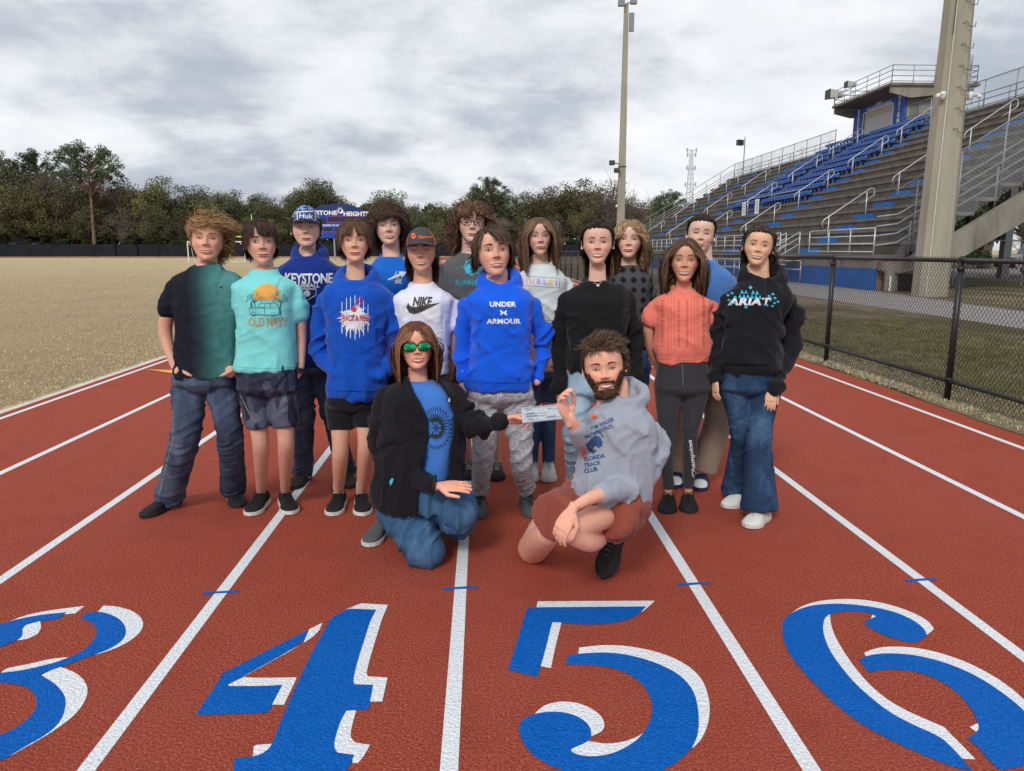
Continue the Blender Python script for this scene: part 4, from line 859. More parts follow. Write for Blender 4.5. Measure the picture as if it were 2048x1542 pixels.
def strands(n, L, r, seed, hl=.84, side=.36, back=.12, steps=9, lift=.25, rad=.6, sidew=0., backw=0., fwd=0., down=.35, curl=0., cf=9., wave=0., wf=5., wind=0., w=.011, part=0., crown=(0, -.12), Lv=.25, vol=1.0, facegap=.33, mask=None, tail=None, fringe=None, fz=.60, hug=.39):
    n = int(n * 1.75); w = w * .58; turns = cf * .30; steps = max(steps, 15) if curl else steps
    frame = L > .7
    if frame: sidew, down, lift = sidew * .55, down * 1.35, lift * .7
    R = np.random.RandomState(seed); d = R.normal(size=(n * 4, 3)); d /= np.linalg.norm(d, axis=1)[:, None]
    P = EC + d * ER; az = np.arctan2(P[:, 0], P[:, 1]); ok = P[:, 2] > hair_zmin(az, hl, side, back)
    if mask is not None: ok &= mask(P, az)
    P = P[ok][:n]; n = len(P)
    N = (P - EC) / ER ** 2; N /= np.linalg.norm(N, axis=1)[:, None]
    T = np.zeros_like(P); T[:, 0] = (P[:, 0] - crown[0]) * rad; T[:, 1] = (P[:, 1] - crown[1]) * rad
    T[:, 0] += sidew * np.sign(P[:, 0] - part); T[:, 1] += fwd - backw; T[:, 2] -= .15
    T += R.normal(size=T.shape) * .09; T -= N * np.sum(T * N, 1)[:, None]; T /= np.linalg.norm(T, axis=1)[:, None] + 1e-6
    D = T + N * lift; D /= np.linalg.norm(D, axis=1)[:, None]
    ln = L * (1 + Lv * R.uniform(-1, 1, n))
    if fringe is not None: ln = np.where((np.abs(az[ok][:n]) < .9) & (P[:, 1] > 0), ln * fringe, ln)
    st = (ln / steps)[:, None]; RJ = R.rand(n); dead = np.zeros(n, bool); fzj = fz + R.uniform(-.04, .05, n); pts = [P - N * .02]; cur = P.copy(); ph = R.uniform(0, 6.28, n); ax = np.cross(D, N)
    # strands gather into locks
    lock = np.floor(P * 9 + .3 * R.normal(size=P.shape) * .3); lp = (lock @ np.array([1.3, 7.7, 3.1])) % 6.28
    ph = np.where(R.rand(n) < .75, lp, ph); nor = N.copy()
    for k in range(steps):
        D = D + np.array([wind * (.4 + k / steps), 0, -down * (.5 + k / steps)]) * .55
        if frame: D[:, 0] -= np.sign(cur[:, 0]) * np.clip(np.abs(cur[:, 0]) - hug, 0, .3) * 2.2 * (cur[:, 2] < .6); D[:, 1] -= np.clip(-.30 - cur[:, 1], -1, 0) * 0
        if tail is not None: D += (np.array(tail) - cur) * 1.6 * (k / steps)
        D /= np.linalg.norm(D, axis=1)[:, None]
        off = np.zeros_like(cur)
        if curl: off += (np.cos(ph + 6.283 * turns * k / steps)[:, None] * ax + np.sin(ph + 6.283 * turns * k / steps)[:, None] * N) * curl * min(1, .3 + k / steps)
        if wave: off += ax * (np.sin(ph * 1. + wf * k / steps)[:, None]) * wave * (k / steps)
        cur = cur + D * st
        q = (cur + off - EC) / (ER * (1.02 + .0 * vol)); m = np.linalg.norm(q, axis=1); inside = (m < 1 + .03 * vol) & (cur[:, 2] > .12)
        sc_ = np.where(inside, (1 + .03 * vol) / np.maximum(m, .3), 1)[:, None]; c2 = EC + (cur + off - EC) * sc_
        zz_ = c2[:, 2]; w_, f_, b_ = headw(zz_); fb = np.where(c2[:, 1] > 0, f_, b_); m2 = np.sqrt((c2[:, 0] / w_) ** 2 + ((c2[:, 1]) / fb) ** 2); kk = 1.04 + .06 * vol * RJ
        ins = (m2 < kk) & (zz_ > .1) & (zz_ < .93); g_ = np.where(ins, kk / np.maximum(m2, .3), 1); c2[:, 0] *= g_; c2[:, 1] *= g_
        low = (zz_ < fz) & (c2[:, 1] > -.02) & (np.abs(c2[:, 0]) < facegap + .02)
        if facegap > 0:
            if frame: c2[:, 0] = np.where(low, np.sign(c2[:, 0] + 1e-6) * np.minimum(facegap + .02, np.abs(c2[:, 0]) + .09), c2[:, 0])
            else: dead |= (zz_ < fzj) & (c2[:, 1] > .10) & (np.abs(c2[:, 0]) < facegap)
            c2 = np.where(dead[:, None], pts[-1], c2)
        nk = (c2[:, 2] <= .12) & (np.hypot(c2[:, 0], c2[:, 1] + .03) < .24); c2[:, 1] = np.where(nk, c2[:, 1] - .1, c2[:, 1])
        pts.append(c2.copy()); cur = c2 - off * 1.
    Pn = np.stack(pts, 1)      # n, steps+1, 3
    Tn = np.gradient(Pn, axis=1); out_ = Pn - np.array([0, -.05, .5]); S_ = np.cross(Tn, out_); S_ /= np.linalg.norm(S_, axis=2)[:, :, None] + 1e-9
    tw = R.uniform(-.5, .5, n)[:, None, None]; up_ = out_ / (np.linalg.norm(out_, axis=2)[:, :, None] + 1e-9); S_ = S_ + up_ * tw
    ww = w * np.interp(np.linspace(0, 1, steps + 1), [0, .3, .8, 1], [.9, 1, .75, .12])[None, :, None] * R.uniform(.6, 1.3, n)[:, None, None]
    V = np.stack([Pn - S_ * ww, Pn + S_ * ww], 2).reshape(-1, 3); m = steps + 1
    base = (np.arange(n) * m * 2)[:, None] + (np.arange(steps) * 2)[None]; F = np.stack([base, base + 1, base + 3, base + 2], 2).reshape(-1, 4)
    return V, F
def hair_cap(hl, side, back, g=1.015, HV=None):
    g_ = g - 1.015
    # a shell over the scalp cut from the head's own surface
    V, F = HV; az = np.arctan2(V[:, 0], V[:, 1]); lim = hair_zmin(az, hl, side, back) + .012 * np.sin(az * 23) + .008 * np.sin(az * 41)
    ok = V[:, 2] > lim; N = V - np.array([0, 0, .55]); N /= np.linalg.norm(N, axis=1)[:, None]; W_ = V + N * (.012 + g_ + .010 * vnoise(V * 14, 3))[:, None] * np.clip((V[:, 2] - lim) / .03, .1, 1)[:, None]
    Fk = [f for f in F if ok[f[0]] and ok[f[1]] and ok[f[2]] and ok[f[3]]]; return W_, np.array(Fk)
def npmesh(name, V, F, m, smooth=True):
    me = bpy.data.meshes.new(name); F = np.asarray(F); k = F.shape[1]; me.vertices.add(len(V)); me.vertices.foreach_set('co', np.asarray(V, np.float32).ravel()); me.loops.add(F.size); me.loops.foreach_set('vertex_index', F.ravel().astype(np.int32))
    me.polygons.add(len(F)); me.polygons.foreach_set('loop_start', np.arange(len(F)) * k); me.polygons.foreach_set('loop_total', np.full(len(F), k)); me.polygons.foreach_set('use_smooth', np.full(len(F), smooth)); me.update(); me.validate(); me.materials.append(m); return me
def hairmat(c, c2, rough=.42):
    nm = 'hair_%02d_%02d_%02d' % tuple(int(x * 99) for x in c)
    if nm in MATS: return MATS[nm]
    m, q = newmat(nm, max(rough, .58), .16); g = q.n('ShaderNodeNewGeometry')
    q.color(q.ramp(g.outputs['Random Per Island'], [(0, tuple(x * .45 for x in c)), (.45, c), (1, c2)])); return m
def skinmat(c):
    nm = 'skin_%02d_%02d' % (int(c[0] * 99), int(c[1] * 99))
    if nm in MATS: return MATS[nm]
    m, q = newmat(nm, .44, .36); at = q.n('ShaderNodeAttribute'); at.attribute_name = 'tone'; sp = q.n('ShaderNodeSeparateColor'); q.l(at.outputs['Color'], sp.inputs[0])
    v = q.co(); f = q.noise(v, 30, 6, .65); f2 = q.noise(v, 420, 2)
    b = q.ramp(f, [(.3, tuple(x * .90 for x in c)), (.7, tuple(x * 1.08 for x in c))])
    b = q.mix(q.math('MULTIPLY', sp.outputs[0], .55), b, (c[0] * .95, c[1] * .58, c[2] * .52)); b = q.mix(q.math('MULTIPLY', sp.outputs[1], q.math('ADD', q.math('MULTIPLY', f2, .8), .15)), b, (.10, .065, .045)); q.color(b)
    q.b.inputs['Subsurface Weight'].default_value = .12; q.b.inputs['Subsurface Radius'].default_value = (.012, .005, .003); q.b.inputs['Subsurface Scale'].default_value = 1.
    q.bump(q.math('ADD', f2, q.noise(v, 90, 3)), .12, .003); return m
m_scl = plain('eye_white', (.62, .60, .57), .25, .5, .03); m_pup = plain('pupil_black', (.01, .008, .008), .15, .6); m_teeth = plain('teeth', (.72, .69, .62), .3, .5, .04); m_lash = plain('lash', (.03, .02, .017), .6); m_mouth = plain('mouth_dark', (.06, .015, .015), .6)
IRIS = {'brown': plain('iris_brown', (.05, .028, .015), .2, .6), 'blue': plain('iris_blue', (.10, .16, .22), .2, .6), 'green': plain('iris_green', (.09, .11, .07), .2, .6)}
def lipmat(c):
    nm = 'lip_%02d' % int(c[1] * 99); return MATS.get(nm) or plain(nm, (c[0] * .80, c[1] * .46, c[2] * .45), .42, .4, .08, 40)
m_freck = plain('freckle', (.42, .20, .12), .6)
class Person:
    def __init__(s, Y, gx, label, skin=(.52, .30, .22), lead='boy'):
        skin = (min(.82, skin[0] * 1.40), skin[1] * 1.50, skin[2] * 1.50)
        s.Y = Y; s.skin = skinmat(skin); s.sc = skin; g = PY(gx, 1000, Y); s.root = empty('person', (g[0], Y, 0), label, 'person', None); s.body = MB(); s.parts = []; s.objs = {}
    def pt(s, x, y, dy=0, r=None):
        p = PY(x, y, s.Y + dy); return p if r is None else np.array([*p, r * mpp(p)])
    def rows(s, P): return [s.pt(x, y, dy, r) for x, y, dy, r in P]
    def slices(s, S, g=1., dg=1.):
        out = []
        for q in S:
            y, xl, xr, dep = q[:4]; dy = q[4] if len(q) > 4 else 0; p = s.pt((xl + xr) / 2, y, dy); out.append([*p, (xr - xl) / 2 * mpp(p) * g, dep * dg])
        return out
    def limb(s, P, g=1., t0=0, t1=1e9):
        R = s.rows(P)
        if t1 < len(R) - 1 or t0 > 0:
            C = cat(R, 10); n = len(C) - 1; a = int(round(t0 / (len(R) - 1) * n)); b = int(round(min(1, t1 / (len(R) - 1)) * n)); C = C[a:b + 1]; R = [C[i] for i in np.linspace(0, len(C) - 1, 5).astype(int)]
        R = [np.array(r) for r in R]
        for r in R: r[3] *= g
        return R
    def garment(s, name, mb, m, vox=.009, it=4, bones=(), amp=.006, kf=20., ks=5., joints=(), seed=0, trim=None, slant=.6, base=.35):
        me = remesh(mb, vox, it); V, F = getmesh(me); N = vnormals(me)
        if amp:
            best = np.full(len(V), 1e9); S_ = np.zeros(len(V)); A = np.zeros(len(V)); B = np.zeros(len(V)); acc = 0
            for bi, bone in enumerate(bones):
                acc += 3.7
                for a, b in zip(bone[:-1], bone[1:]):
                    a, b = np.array(a[:3]), np.array(b[:3]); ab = b - a; l = np.linalg.norm(ab); ab = ab / l; t = np.clip((V - a) @ ab, 0, l); c = a + ab * t[:, None]; d = np.linalg.norm(V - c, axis=1); m_ = d < best
                    best[m_] = d[m_]; S_[m_] = (acc + t)[m_]; A[m_] = (V - c)[m_, 0]; B[m_] = (V - c)[m_, 1]; acc += l
            kf = kf * 1.25; n1 = vnoise(np.stack([S_ * kf + A * kf * slant, A * ks, B * ks + S_ * 1.5], 1), seed + 1); n2 = vnoise(np.stack([S_ * kf * 1.9 - A * kf * slant, A * ks * 2, B * ks * 2], 1) + 9.1, seed + 2); n3 = vnoise(V * 9 + 3.3, seed + 3)
            rg = (1 - np.abs(2 * n1 - 1)) ** 4 * .95 + (1 - np.abs(2 * n2 - 1)) ** 3 * .4
            k = base * (.4 + 1.2 * n3)
            for j in joints: k = k + j[4] * np.exp(-(np.linalg.norm(V - np.array(j[:3]), axis=1) / j[3]) ** 2)
            V = V + N * ((rg - .25) * amp * k * 2.3 + (n3 - .5) * amp * .3)[:, None]
        me.vertices.foreach_set('co', V.astype(np.float32).ravel()); me.materials.clear(); me.materials.append(m); me.polygons.foreach_set('use_smooth', [True] * len(F)); me.update()
        o = link(name, me, s.root); s.objs[name] = o; o['_'] = 0; del o['_']
        s.bvh = BVHTree.FromPolygons([Vector(v) for v in V], F); s.last = o; return o
    # flat print laid on the garment last built: shapes are read off the photograph and carried on to the cloth
    def decal(s, name, polys, m, off=.0014, maxe=3.2, parent=None, bvh=None, zoff=0):
        bm = bmesh.new()
        for P in polys:
            try: bm.faces.new([bm.verts.new((x, -y, 0)) for x, y in P])
            except ValueError: pass
        bmesh.ops.triangulate(bm, faces=bm.faces[:]); return s._drop(name, bm, m, off, maxe, parent, bvh)
    def text(s, name, txt, x, y, h, w, m, bold=.03, rot=0., off=.0015, shear=0., curve=0., spacing=1., vertical=False, parent=None, bvh=None):
        me = text_mesh(txt, 1, bold, spacing, shear); bm = bmesh.new(); bm.from_mesh(me); xs = [v.co.x for v in bm.verts]; ys = [v.co.y for v in bm.verts]
        x0, x1, y0, y1 = min(xs), max(xs), min(ys), max(ys); cr, sr = math.cos(rot), math.sin(rot)
        for v in bm.verts:
            a = ((v.co.x - x0) / (x1 - x0) - .5) * w; b = ((v.co.y - y0) / (y1 - y0) - .5) * h + curve * (1 - (2 * a / w) ** 2); v.co = (x + a * cr + b * sr, -(y) - a * sr + b * cr, 0)
        return s._drop(name, bm, m, off, 3.2, parent, bvh)
    def _drop(s, name, bm, m, off, maxe, parent, bvh):
        for _ in range(3):
            ee = [e for e in bm.edges if e.calc_length() > maxe]
            if not ee: break
            bmesh.ops.subdivide_edges(bm, edges=ee, cuts=1); bmesh.ops.triangulate(bm, faces=bm.faces[:])
        bvh = bvh or s.bvh; bad = []
        for v in bm.verts:
            d = Vector(ray(v.co.x, -v.co.y)).normalized(); hit = bvh.ray_cast(Vector(_C), d)
            if hit[0] is None: bad.append(v)
            else: v.co = hit[0] - d * off
        bmesh.ops.delete(bm, geom=bad, context='VERTS')
        me = bpy.data.meshes.new(name); bmesh.ops.remove_doubles(bm, verts=bm.verts, dist=1e-5); bm.to_mesh(me); bm.free(); me.materials.clear(); me.materials.append(m); me.polygons.foreach_set('use_smooth', [True] * len(me.polygons)); return link(name, me, parent or s.last)
    def head(s, cx, ey, cy, yaw=0, pitch=0, roll=0, smile=.5, teeth=0, eye=1., iris='brown', fem=0, jaw=1., fat=1., brow=(.05, .03, .02), beard=None, hw=1., stub=0., lipc=None):
        p = s.pt(cx, cy); k = 2.0 * (cy - ey) * mpp(p) / .98; s.hk = k
        fc = math.atan2(p[0], p[1]); # turn to the camera
        M = Matrix.Translation(Vector(p)) @ Matrix.Rotation(math.pi - fc, 4, 'Z') @ Matrix.Rotation(math.radians(-yaw), 4, 'Z') @ Matrix.Rotation(math.radians(pitch), 4, 'X') @ Matrix.Rotation(math.radians(roll), 4, 'Y')
        # chin sits .36 in front of the head axis
        M = M @ Matrix.Scale(k, 4) @ Matrix.Translation((0, -.06, 0)); s.HM = M; V, F = head_grid(fem, jaw, smile, fat, .82 + .34 * ((cx * 7.31) % 1)); V = V * np.array([hw, 1, 1]); s.hV = V; s.hF = F
        s.hb = BVHTree.FromPolygons([Vector(v) for v in V], F); s.xf = lambda A: np.c_[A, np.ones(len(A))] @ np.array(M).T[:, :3]
        s.headparts = [(s.xf(V), F, 0)]; s.nhead = len(V)
        for sg in (-1, 1):
            e = remesh(ear(sg * hw), .009, 3); ev, ef = getmesh(e); s.headparts.append((s.xf(ev), ef, 0))
        X, Z, Yv = V[:, 0], V[:, 2], V[:, 1]; g = lambda x0, z0, sx, sz: np.exp(-((X - x0) / sx) ** 2 - ((Z - z0) / sz) ** 2) * (Yv > 0)
        tone = .8 * g(-.19, .33, .09, .08) + .8 * g(.19, .33, .09, .08) + .7 * g(0, .34, .06, .06) + .35 * g(0, .1, .1, .05) + .35 * g(-.14, .47, .08, .04) + .35 * g(.14, .47, .08, .04)
        st = np.zeros(len(V))
        if stub: st = stub * np.clip(1.2 - np.abs(Z - .10) / .17, 0, 1) * (np.abs(Yv) > -1) * (Yv > -.1) * (1 - g(0, .19, .10, .035) * .9)
        s.tone = np.stack([np.clip(tone, 0, 1), np.clip(st, 0, 1), 0 * st, 1 + 0 * st], 1); s.face = (smile, teeth, eye, iris, brow, fem, beard, hw, lipc)
    def fy(s, x, z):
        h = s.hb.ray_cast(Vector((x, 2, z)), Vector((0, -1, 0))); return h[0].y if h[0] is not None else .3
    def strip(s, name, up, lo, x0, x1, m, off=.004, n=14, rows=4, bulge=0., parent=None):
        V = []; 
        for i in range(n + 1):
            x = x0 + (x1 - x0) * i / n; a, b = up(x), lo(x)
            for j in range(rows + 1): z = b + (a - b) * j / rows; V.append((x, s.fy(x, z) + off + bulge * math.sin(math.pi * j / rows) * math.sin(math.pi * i / n) ** .5, z))
        F = [(i * (rows + 1) + j, (i + 1) * (rows + 1) + j, (i + 1) * (rows + 1) + j + 1, i * (rows + 1) + j + 1) for i in range(n) for j in range(rows)]
        return link(name, npmesh(name, s.xf(np.array(V)), F, m), parent)
    def finish(s, tones=None):
        smile, teeth, eye, iris, brow, fem, beard, hw, lipc = s.face
        me = remesh(s.body, .0075, 6); V, F = getmesh(me); parts = s.headparts + [(V, F, 0)] + s.parts
        bm = joinmesh('body', parts, [s.skin]); n = len(bm.vertices); T = np.tile([.12, 0, 0, 1.], (n, 1)); T[:s.nhead] = s.tone
        at = bm.color_attributes.new('tone', 'FLOAT_COLOR', 'POINT'); at.data.foreach_set('color', T.astype(np.float32).ravel()); b = link('body', bm, s.root); s.bodyo = b
        lm = lipmat(s.sc); 
        for sg in (-1, 1):
            ex = .142 * sg * hw; hwid = .066; ho = .031 * eye; tilt = .012
            up = lambda x: .492 + ho * (1 - ((x - ex) / hwid) ** 2) ** 1 + tilt * sg * (x - ex) * 1.2; lo = lambda x: .492 - ho * .75 * (1 - ((x - ex) / hwid) ** 2) + tilt * sg * (x - ex)
            e = s.strip('eye', up, lo, ex - hwid, ex + hwid, m_scl, .006, 12, 4, .010, b)
            ir = .027; n_ = 14; zc_ = .494
            for nm_, rr, mm, of in (('iris', ir, IRIS[iris], .018), ('pupil', .013, m_pup, .020)):
                P = [(ex, zc_)] + [(ex + rr * math.cos(t), min(max(zc_ + rr * math.sin(t), lo(ex + rr * math.cos(t))), up(ex + rr * math.cos(t)))) for t in np.linspace(0, 2 * math.pi, n_, endpoint=False)]
                A = [(x, s.fy(ex, zc_) + of, z) for x, z in P]; link(nm_, npmesh(nm_, s.xf(np.array(A)), [(0, 1 + i, 1 + (i + 1) % n_) for i in range(n_)], mm), e)
            th = .011 if fem else .008
            s.strip('eyelash', lambda x: up(x) + th * .6, lambda x: up(x) - th * .5, ex - hwid * 1.04, ex + hwid * 1.04, m_lash, .016, 12, 1, .003, e)
            s.strip('lower_lash', lambda x: lo(x) + .002, lambda x: lo(x) - .004, ex - hwid, ex + hwid, lm, .012, 12, 1, .003, e)
            bw = .075; bz = lambda x: .578 + .022 * (1 - ((x - ex * 1.03) / bw) ** 2) - sg * (x - ex) * .05 + .0
            bt = .011 if fem else .016
            s.strip('eyebrow', lambda x: bz(x) + bt * (1.05 - .5 * sg * (x - ex) / bw) * .8, lambda x: bz(x) - bt * (1.05 - .5 * sg * (x - ex) / bw) * .8, ex * 1.03 - bw, ex * 1.03 + bw, hairmat(brow, tuple(min(1, x * 1.5) for x in brow), .7), .004, 12, 2, .006, b)
            s.strip('nostril', lambda x: .336 + .008, lambda x: .336 - .004, sg * .034 - .013, sg * .034 + .013, m_mouth, .003, 4, 1, 0, b)
        mw = .108 + .036 * smile; c = 1.25 * smile; mz = lambda x: .198 + c * x * x - .006 * smile; e = lambda x: max(0, 1 - (x / mw) ** 2)
        gap = .027 * teeth
        if teeth:
            s.strip('mouth_line', lambda x: mz(x) + gap * e(x) * .9 + .004, lambda x: mz(x) - gap * e(x) * 1.1 - .004, -mw, mw, m_mouth, .010, 16, 2, 0, b)
            s.strip('teeth', lambda x: mz(x) + gap * e(x) * .85, lambda x: mz(x) - gap * e(x) * .75, -mw * .86, mw * .86, m_teeth, .016, 16, 2, .004, b)
        else: s.strip('mouth_line', lambda x: mz(x) + .005, lambda x: mz(x) - .005, -mw, mw, m_mouth, .016, 16, 1, 0, b)
        lu, ll = (.030, .034) if fem else (.021, .028)
        s.strip('upper_lip', lambda x: mz(x) + gap * e(x) + .002 + lu * e(x) ** .7 * (1 - .22 * math.exp(-(x / .02) ** 2)), lambda x: mz(x) + gap * e(x) + .002, -mw * .98, mw * .98, lm, .010, 18, 3, .012, b)
        s.strip('lower_lip', lambda x: mz(x) - gap * e(x) * .9 - .002, lambda x: mz(x) - gap * e(x) * .9 - .002 - ll * e(x) ** .8, -mw * .92, mw * .92, lm, .010, 18, 3, .016, b)
        if beard is not None:
            R = np.random.RandomState(3); hv = s.hV; X, Y_, Z = hv.T; ms = (Y_ > -.06) & (Z < .42) & (Z > -.06) & ((Z < .13) | (np.abs(X) > .135 + .0 * Z) | ((Z > .212) & (Z < .285) & (np.abs(X) < .16))) & (Z < .19 + np.maximum(0, np.abs(X) - .14) * 1.9) | ((Z > .228) & (Z < .285) & (np.abs(X) < .15) & (Y_ > .1))
            idx = np.where(ms)[0]; idx = R.choice(idx, 5200); P = hv[idx] + R.normal(size=(5200, 3)) * .006; N = np.stack([P[:, 0] * 1.2, P[:, 1], (P[:, 2] - .35) * .6], 1); N /= np.linalg.norm(N, axis=1)[:, None]
            D = N * .55 + np.array([0, .0, -1.]) * .8 + R.normal(size=P.shape) * .28; D /= np.linalg.norm(D, axis=1)[:, None]; Ln = (.038 + .03 * (P[:, 2] < .1))[:, None]; S_ = np.cross(D, N); S_ /= np.linalg.norm(S_, axis=1)[:, None]; w = .0045
            Q = np.stack([P - S_ * w, P + S_ * w, P + D * Ln * .6 + N * .01 + S_ * w, P + D * Ln * .6 + N * .01 - S_ * w], 1).reshape(-1, 3); Fq = np.arange(len(Q)).reshape(-1, 4)
            link('beard', npmesh('beard', s.xf(Q), Fq, hairmat(*beard)), s.root)
    def hair(s, col, col2, cap=(.84, .36, .12), layers=(), capg=1.006, name='hair'):
        Vs = []; Fs = []; o = 0; cm = plain('scalp_%02d_%02d' % (int(col[0] * 999), int(col[1] * 999)), tuple(x * .8 for x in col), .8, .1, .35, 60, .6, 160, .004)
        for i, kw in enumerate(layers):
            kw = dict(kw); kw.setdefault('hl', cap[0] if cap else .84); kw.setdefault('side', cap[1] if cap else .36); kw.setdefault('back', cap[2] if cap else .12)
            v, f = strands(r=None, seed=11 * i + int(s.root.location.x * 100) % 97, **kw); Vs.append(v); Fs.append(f + o); o += len(v)
        h = link(name, npmesh(name, s.xf(np.concatenate(Vs) * np.array([s.face[7], 1, 1])), np.concatenate(Fs), hairmat(col, col2)), s.root)
        if cap: v, f = hair_cap(*cap, g=capg, HV=(s.hV / np.array([s.face[7], 1, 1]), s.hF)); link('under_hair', npmesh('under_hair', s.xf(v * np.array([s.face[7], 1, 1])), f, cm), h)
        return h
    def hand(s, W, D, Nn, thumb, curl=.35, sc=1., spread=.06, tcurl=.4, curls=None, name=None):
        # W wrist point, D finger direction, Nn palm normal (palm side), thumb = +1/-1 side
        W, D, Nn = (np.array(q, float) for q in (W, D, Nn)); D /= np.linalg.norm(D); Nn -= D * (Nn @ D); Nn /= np.linalg.norm(Nn); S_ = np.cross(D, Nn) * thumb; k = sc * .92; mb = MB()
        pm = [[*(W - D * .03 * k), .024 * k, .018 * k], [*W, .024 * k, .018 * k], [*(W + D * .035 * k), .036 * k, .0155 * k], [*(W + D * .075 * k), .041 * k, .0135 * k], [*(W + D * .095 * k), .038 * k, .0105 * k]]
        loft(mb, pm, 18, .9, S_, Nn)
        for i, (o, L, r) in enumerate(((.030, .074, .0088), (.0105, .082, .0090), (-.0095, .076, .0086), (-.0285, .060, .0076))):
            c = curl if curls is None else curls[i]; p = W + (D * .085 + S_ * o) * k; d = D + S_ * (o * 2.2 * spread / .06 * .6); d /= np.linalg.norm(d); pts = [[*(p - d * .03 * k), r * k]]; a = c * .5
            for j, fr in enumerate((.42, .32, .26)):
                dd = d * math.cos(a) + Nn * math.sin(a); pts.append([*p, r * k]); p = p + dd * L * fr * k; a += c * (1.0 if j == 0 else .8)
            pts.append([*p, r * .82 * k]); C = np.array(pts); mb.tube([c_[:3] for c_ in C], [c_[3] for c_ in C], 10)
            for c_ in C[1:]: mb.sphere(c_[:3], c_[3], 10, 7)
        p = W + (D * .02 + S_ * .022 + Nn * .004) * k; d1 = D * .72 + S_ * .62 + Nn * .25 * (1 + tcurl); d1 /= np.linalg.norm(d1); d2 = D * .95 + S_ * (.25 - .5 * tcurl) + Nn * .45 * tcurl; d2 /= np.linalg.norm(d2)
        q1 = p + d1 * .042 * k; q2 = q1 + d2 * .032 * k; q3 = q2 + d2 * .026 * k
        for a_, r_ in ((p, .015), (q1, .0115), (q2, .0105), (q3, .0085)): mb.sphere(a_, r_ * k, 10, 7)
        mb.tube([p, q1, q2, q3], [.0145 * k, .0115 * k, .0103 * k, .0085 * k], 10)
        me = remesh(mb, .0023, 2); v, f = getmesh(me); s.parts.append((v, f, 0)); return q3
    def shoe(s, heel, toe, up, sole, L=.27, lace=None, hgt=.085, rise=0., w=.052, sn='shoe', low=False, zt=0., hz=0., tip=None):
        a, b = np.array(G(*heel)), np.array(G(*toe)); d = b - a; d[2] = 0; d /= np.linalg.norm(d); a = b - d * L; sd_ = np.cross(d, [0, 0, 1.]); Zv = np.array([0, 0, 1.])
        if hz: # heel lifted: tilt about the ball of the foot
            th = math.asin(min(.95, hz / L)); d = d * math.cos(th) - Zv * math.sin(th); a = b - d * L; Zv = np.cross(sd_, d)
            if Zv[2] < 0: Zv = -Zv
        a = a + np.array([0, 0, zt])
        ss = np.linspace(0, 1, 19); ws = np.interp(ss, [0, .06, .2, .45, .7, .85, .95, 1], [.018, .032, .036, .036, .047, .042, .028, .006]) * w / .047; hs = np.interp(ss, [0, .05, .2, .33, .45, .6, .8, .93, 1], [.060, .080, .088, .085, .074, .060, .048, .038, .022]) * hgt / .085
        if low: hs = np.interp(ss, [0, .05, .2, .35, .5, .8, .93, 1], [.05, .055, .058, .066, .066, .046, .036, .022])
        V = []; n = 14
        for t, w_, h_ in zip(ss, ws, hs):
            for k in range(n + 1):
                q = math.pi * k / n; V.append(a + d * L * t + sd_ * w_ * math.copysign(abs(math.cos(q)) ** .7, math.cos(q)) + Zv * (.018 + (h_ - .018) * abs(math.sin(q)) ** .65))
        F = [(i * (n + 1) + k, i * (n + 1) + k + 1, (i + 1) * (n + 1) + k + 1, (i + 1) * (n + 1) + k) for i in range(18) for k in range(n)]; F2 = [tuple(range(n + 1)), tuple(18 * (n + 1) + k for k in range(n + 1))]
        mb = MB().add(V, F + F2); o = mb.build(sn, up, s.root, True)
        V = []; oc = [(t, w_ * 1.09 + .001) for t, w_ in zip(ss, ws)]; oc[0] = (-.012, oc[0][1]); oc[-1] = (1.012, oc[-1][1]); ring = [(t, w_) for t, w_ in oc] + [(t, -w_) for t, w_ in oc[::-1]]; m = len(ring)
        for z_, g_ in ((0., .96), (.006, 1.02), (.022, 1.0), (.026, .95)): V += [a + d * L * t + sd_ * w_ * g_ + Zv * (z_ + (.010 * max(0, t - .8) * 3 if z_ == 0 else 0) + (.004 if t < .3 else 0) * (z_ > 0)) for t, w_ in ring]
        F = [(j * m + i, j * m + (i + 1) % m, (j + 1) * m + (i + 1) % m, (j + 1) * m + i) for j in range(3) for i in range(m)] + [tuple(range(m)), tuple(3 * m + i for i in range(m))]
        MB().add(V, F).build('sole', sole, o)
        if lace is not None:
            lb = MB()
            for j in range(5):
                t = .36 + .075 * j; h_ = np.interp(t, ss, hs) + .003; wv = .018
                lb.tube([a + d * L * t + sd_ * wv + Zv * (h_ - .007), a + d * L * (t + .015) + Zv * (h_ + .002), a + d * L * (t + .03) - sd_ * wv + Zv * (h_ - .009)], .0028, 5)
            c = a + d * L * .36 + Zv * (np.interp(.36, ss, hs) + .006)
            for sg in (-1, 1): lb.tube([c, c + sd_ * sg * .02 + Zv * .012 + d * .005, c + sd_ * sg * .034 - Zv * .004 + d * .012, c + sd_ * sg * .015 - Zv * .004 + d * .01], .0024, 5); lb.tube([c, c + sd_ * sg * .022 + d * .02 - Zv * .008, c + sd_ * sg * .03 + d * .035 - Zv * .025], .0024, 5)
            lb.build('laces', lace, o, True)
        return o
def ringtube(mb, p, c, r, tilt, n=20, rt=.02, front=0.):    # collar loop: centre c, radii r=(rx, ry), drop at the front
    pts = [np.array(c) + np.array([r[0] * math.sin(q), -r[1] * math.cos(q), -tilt * (math.cos(q) + 0) - front * max(0, math.cos(q)) ** 6]) for q in np.linspace(0, 2 * math.pi, n, endpoint=False)]
    mb.tube(pts, rt, 10, closed=True)
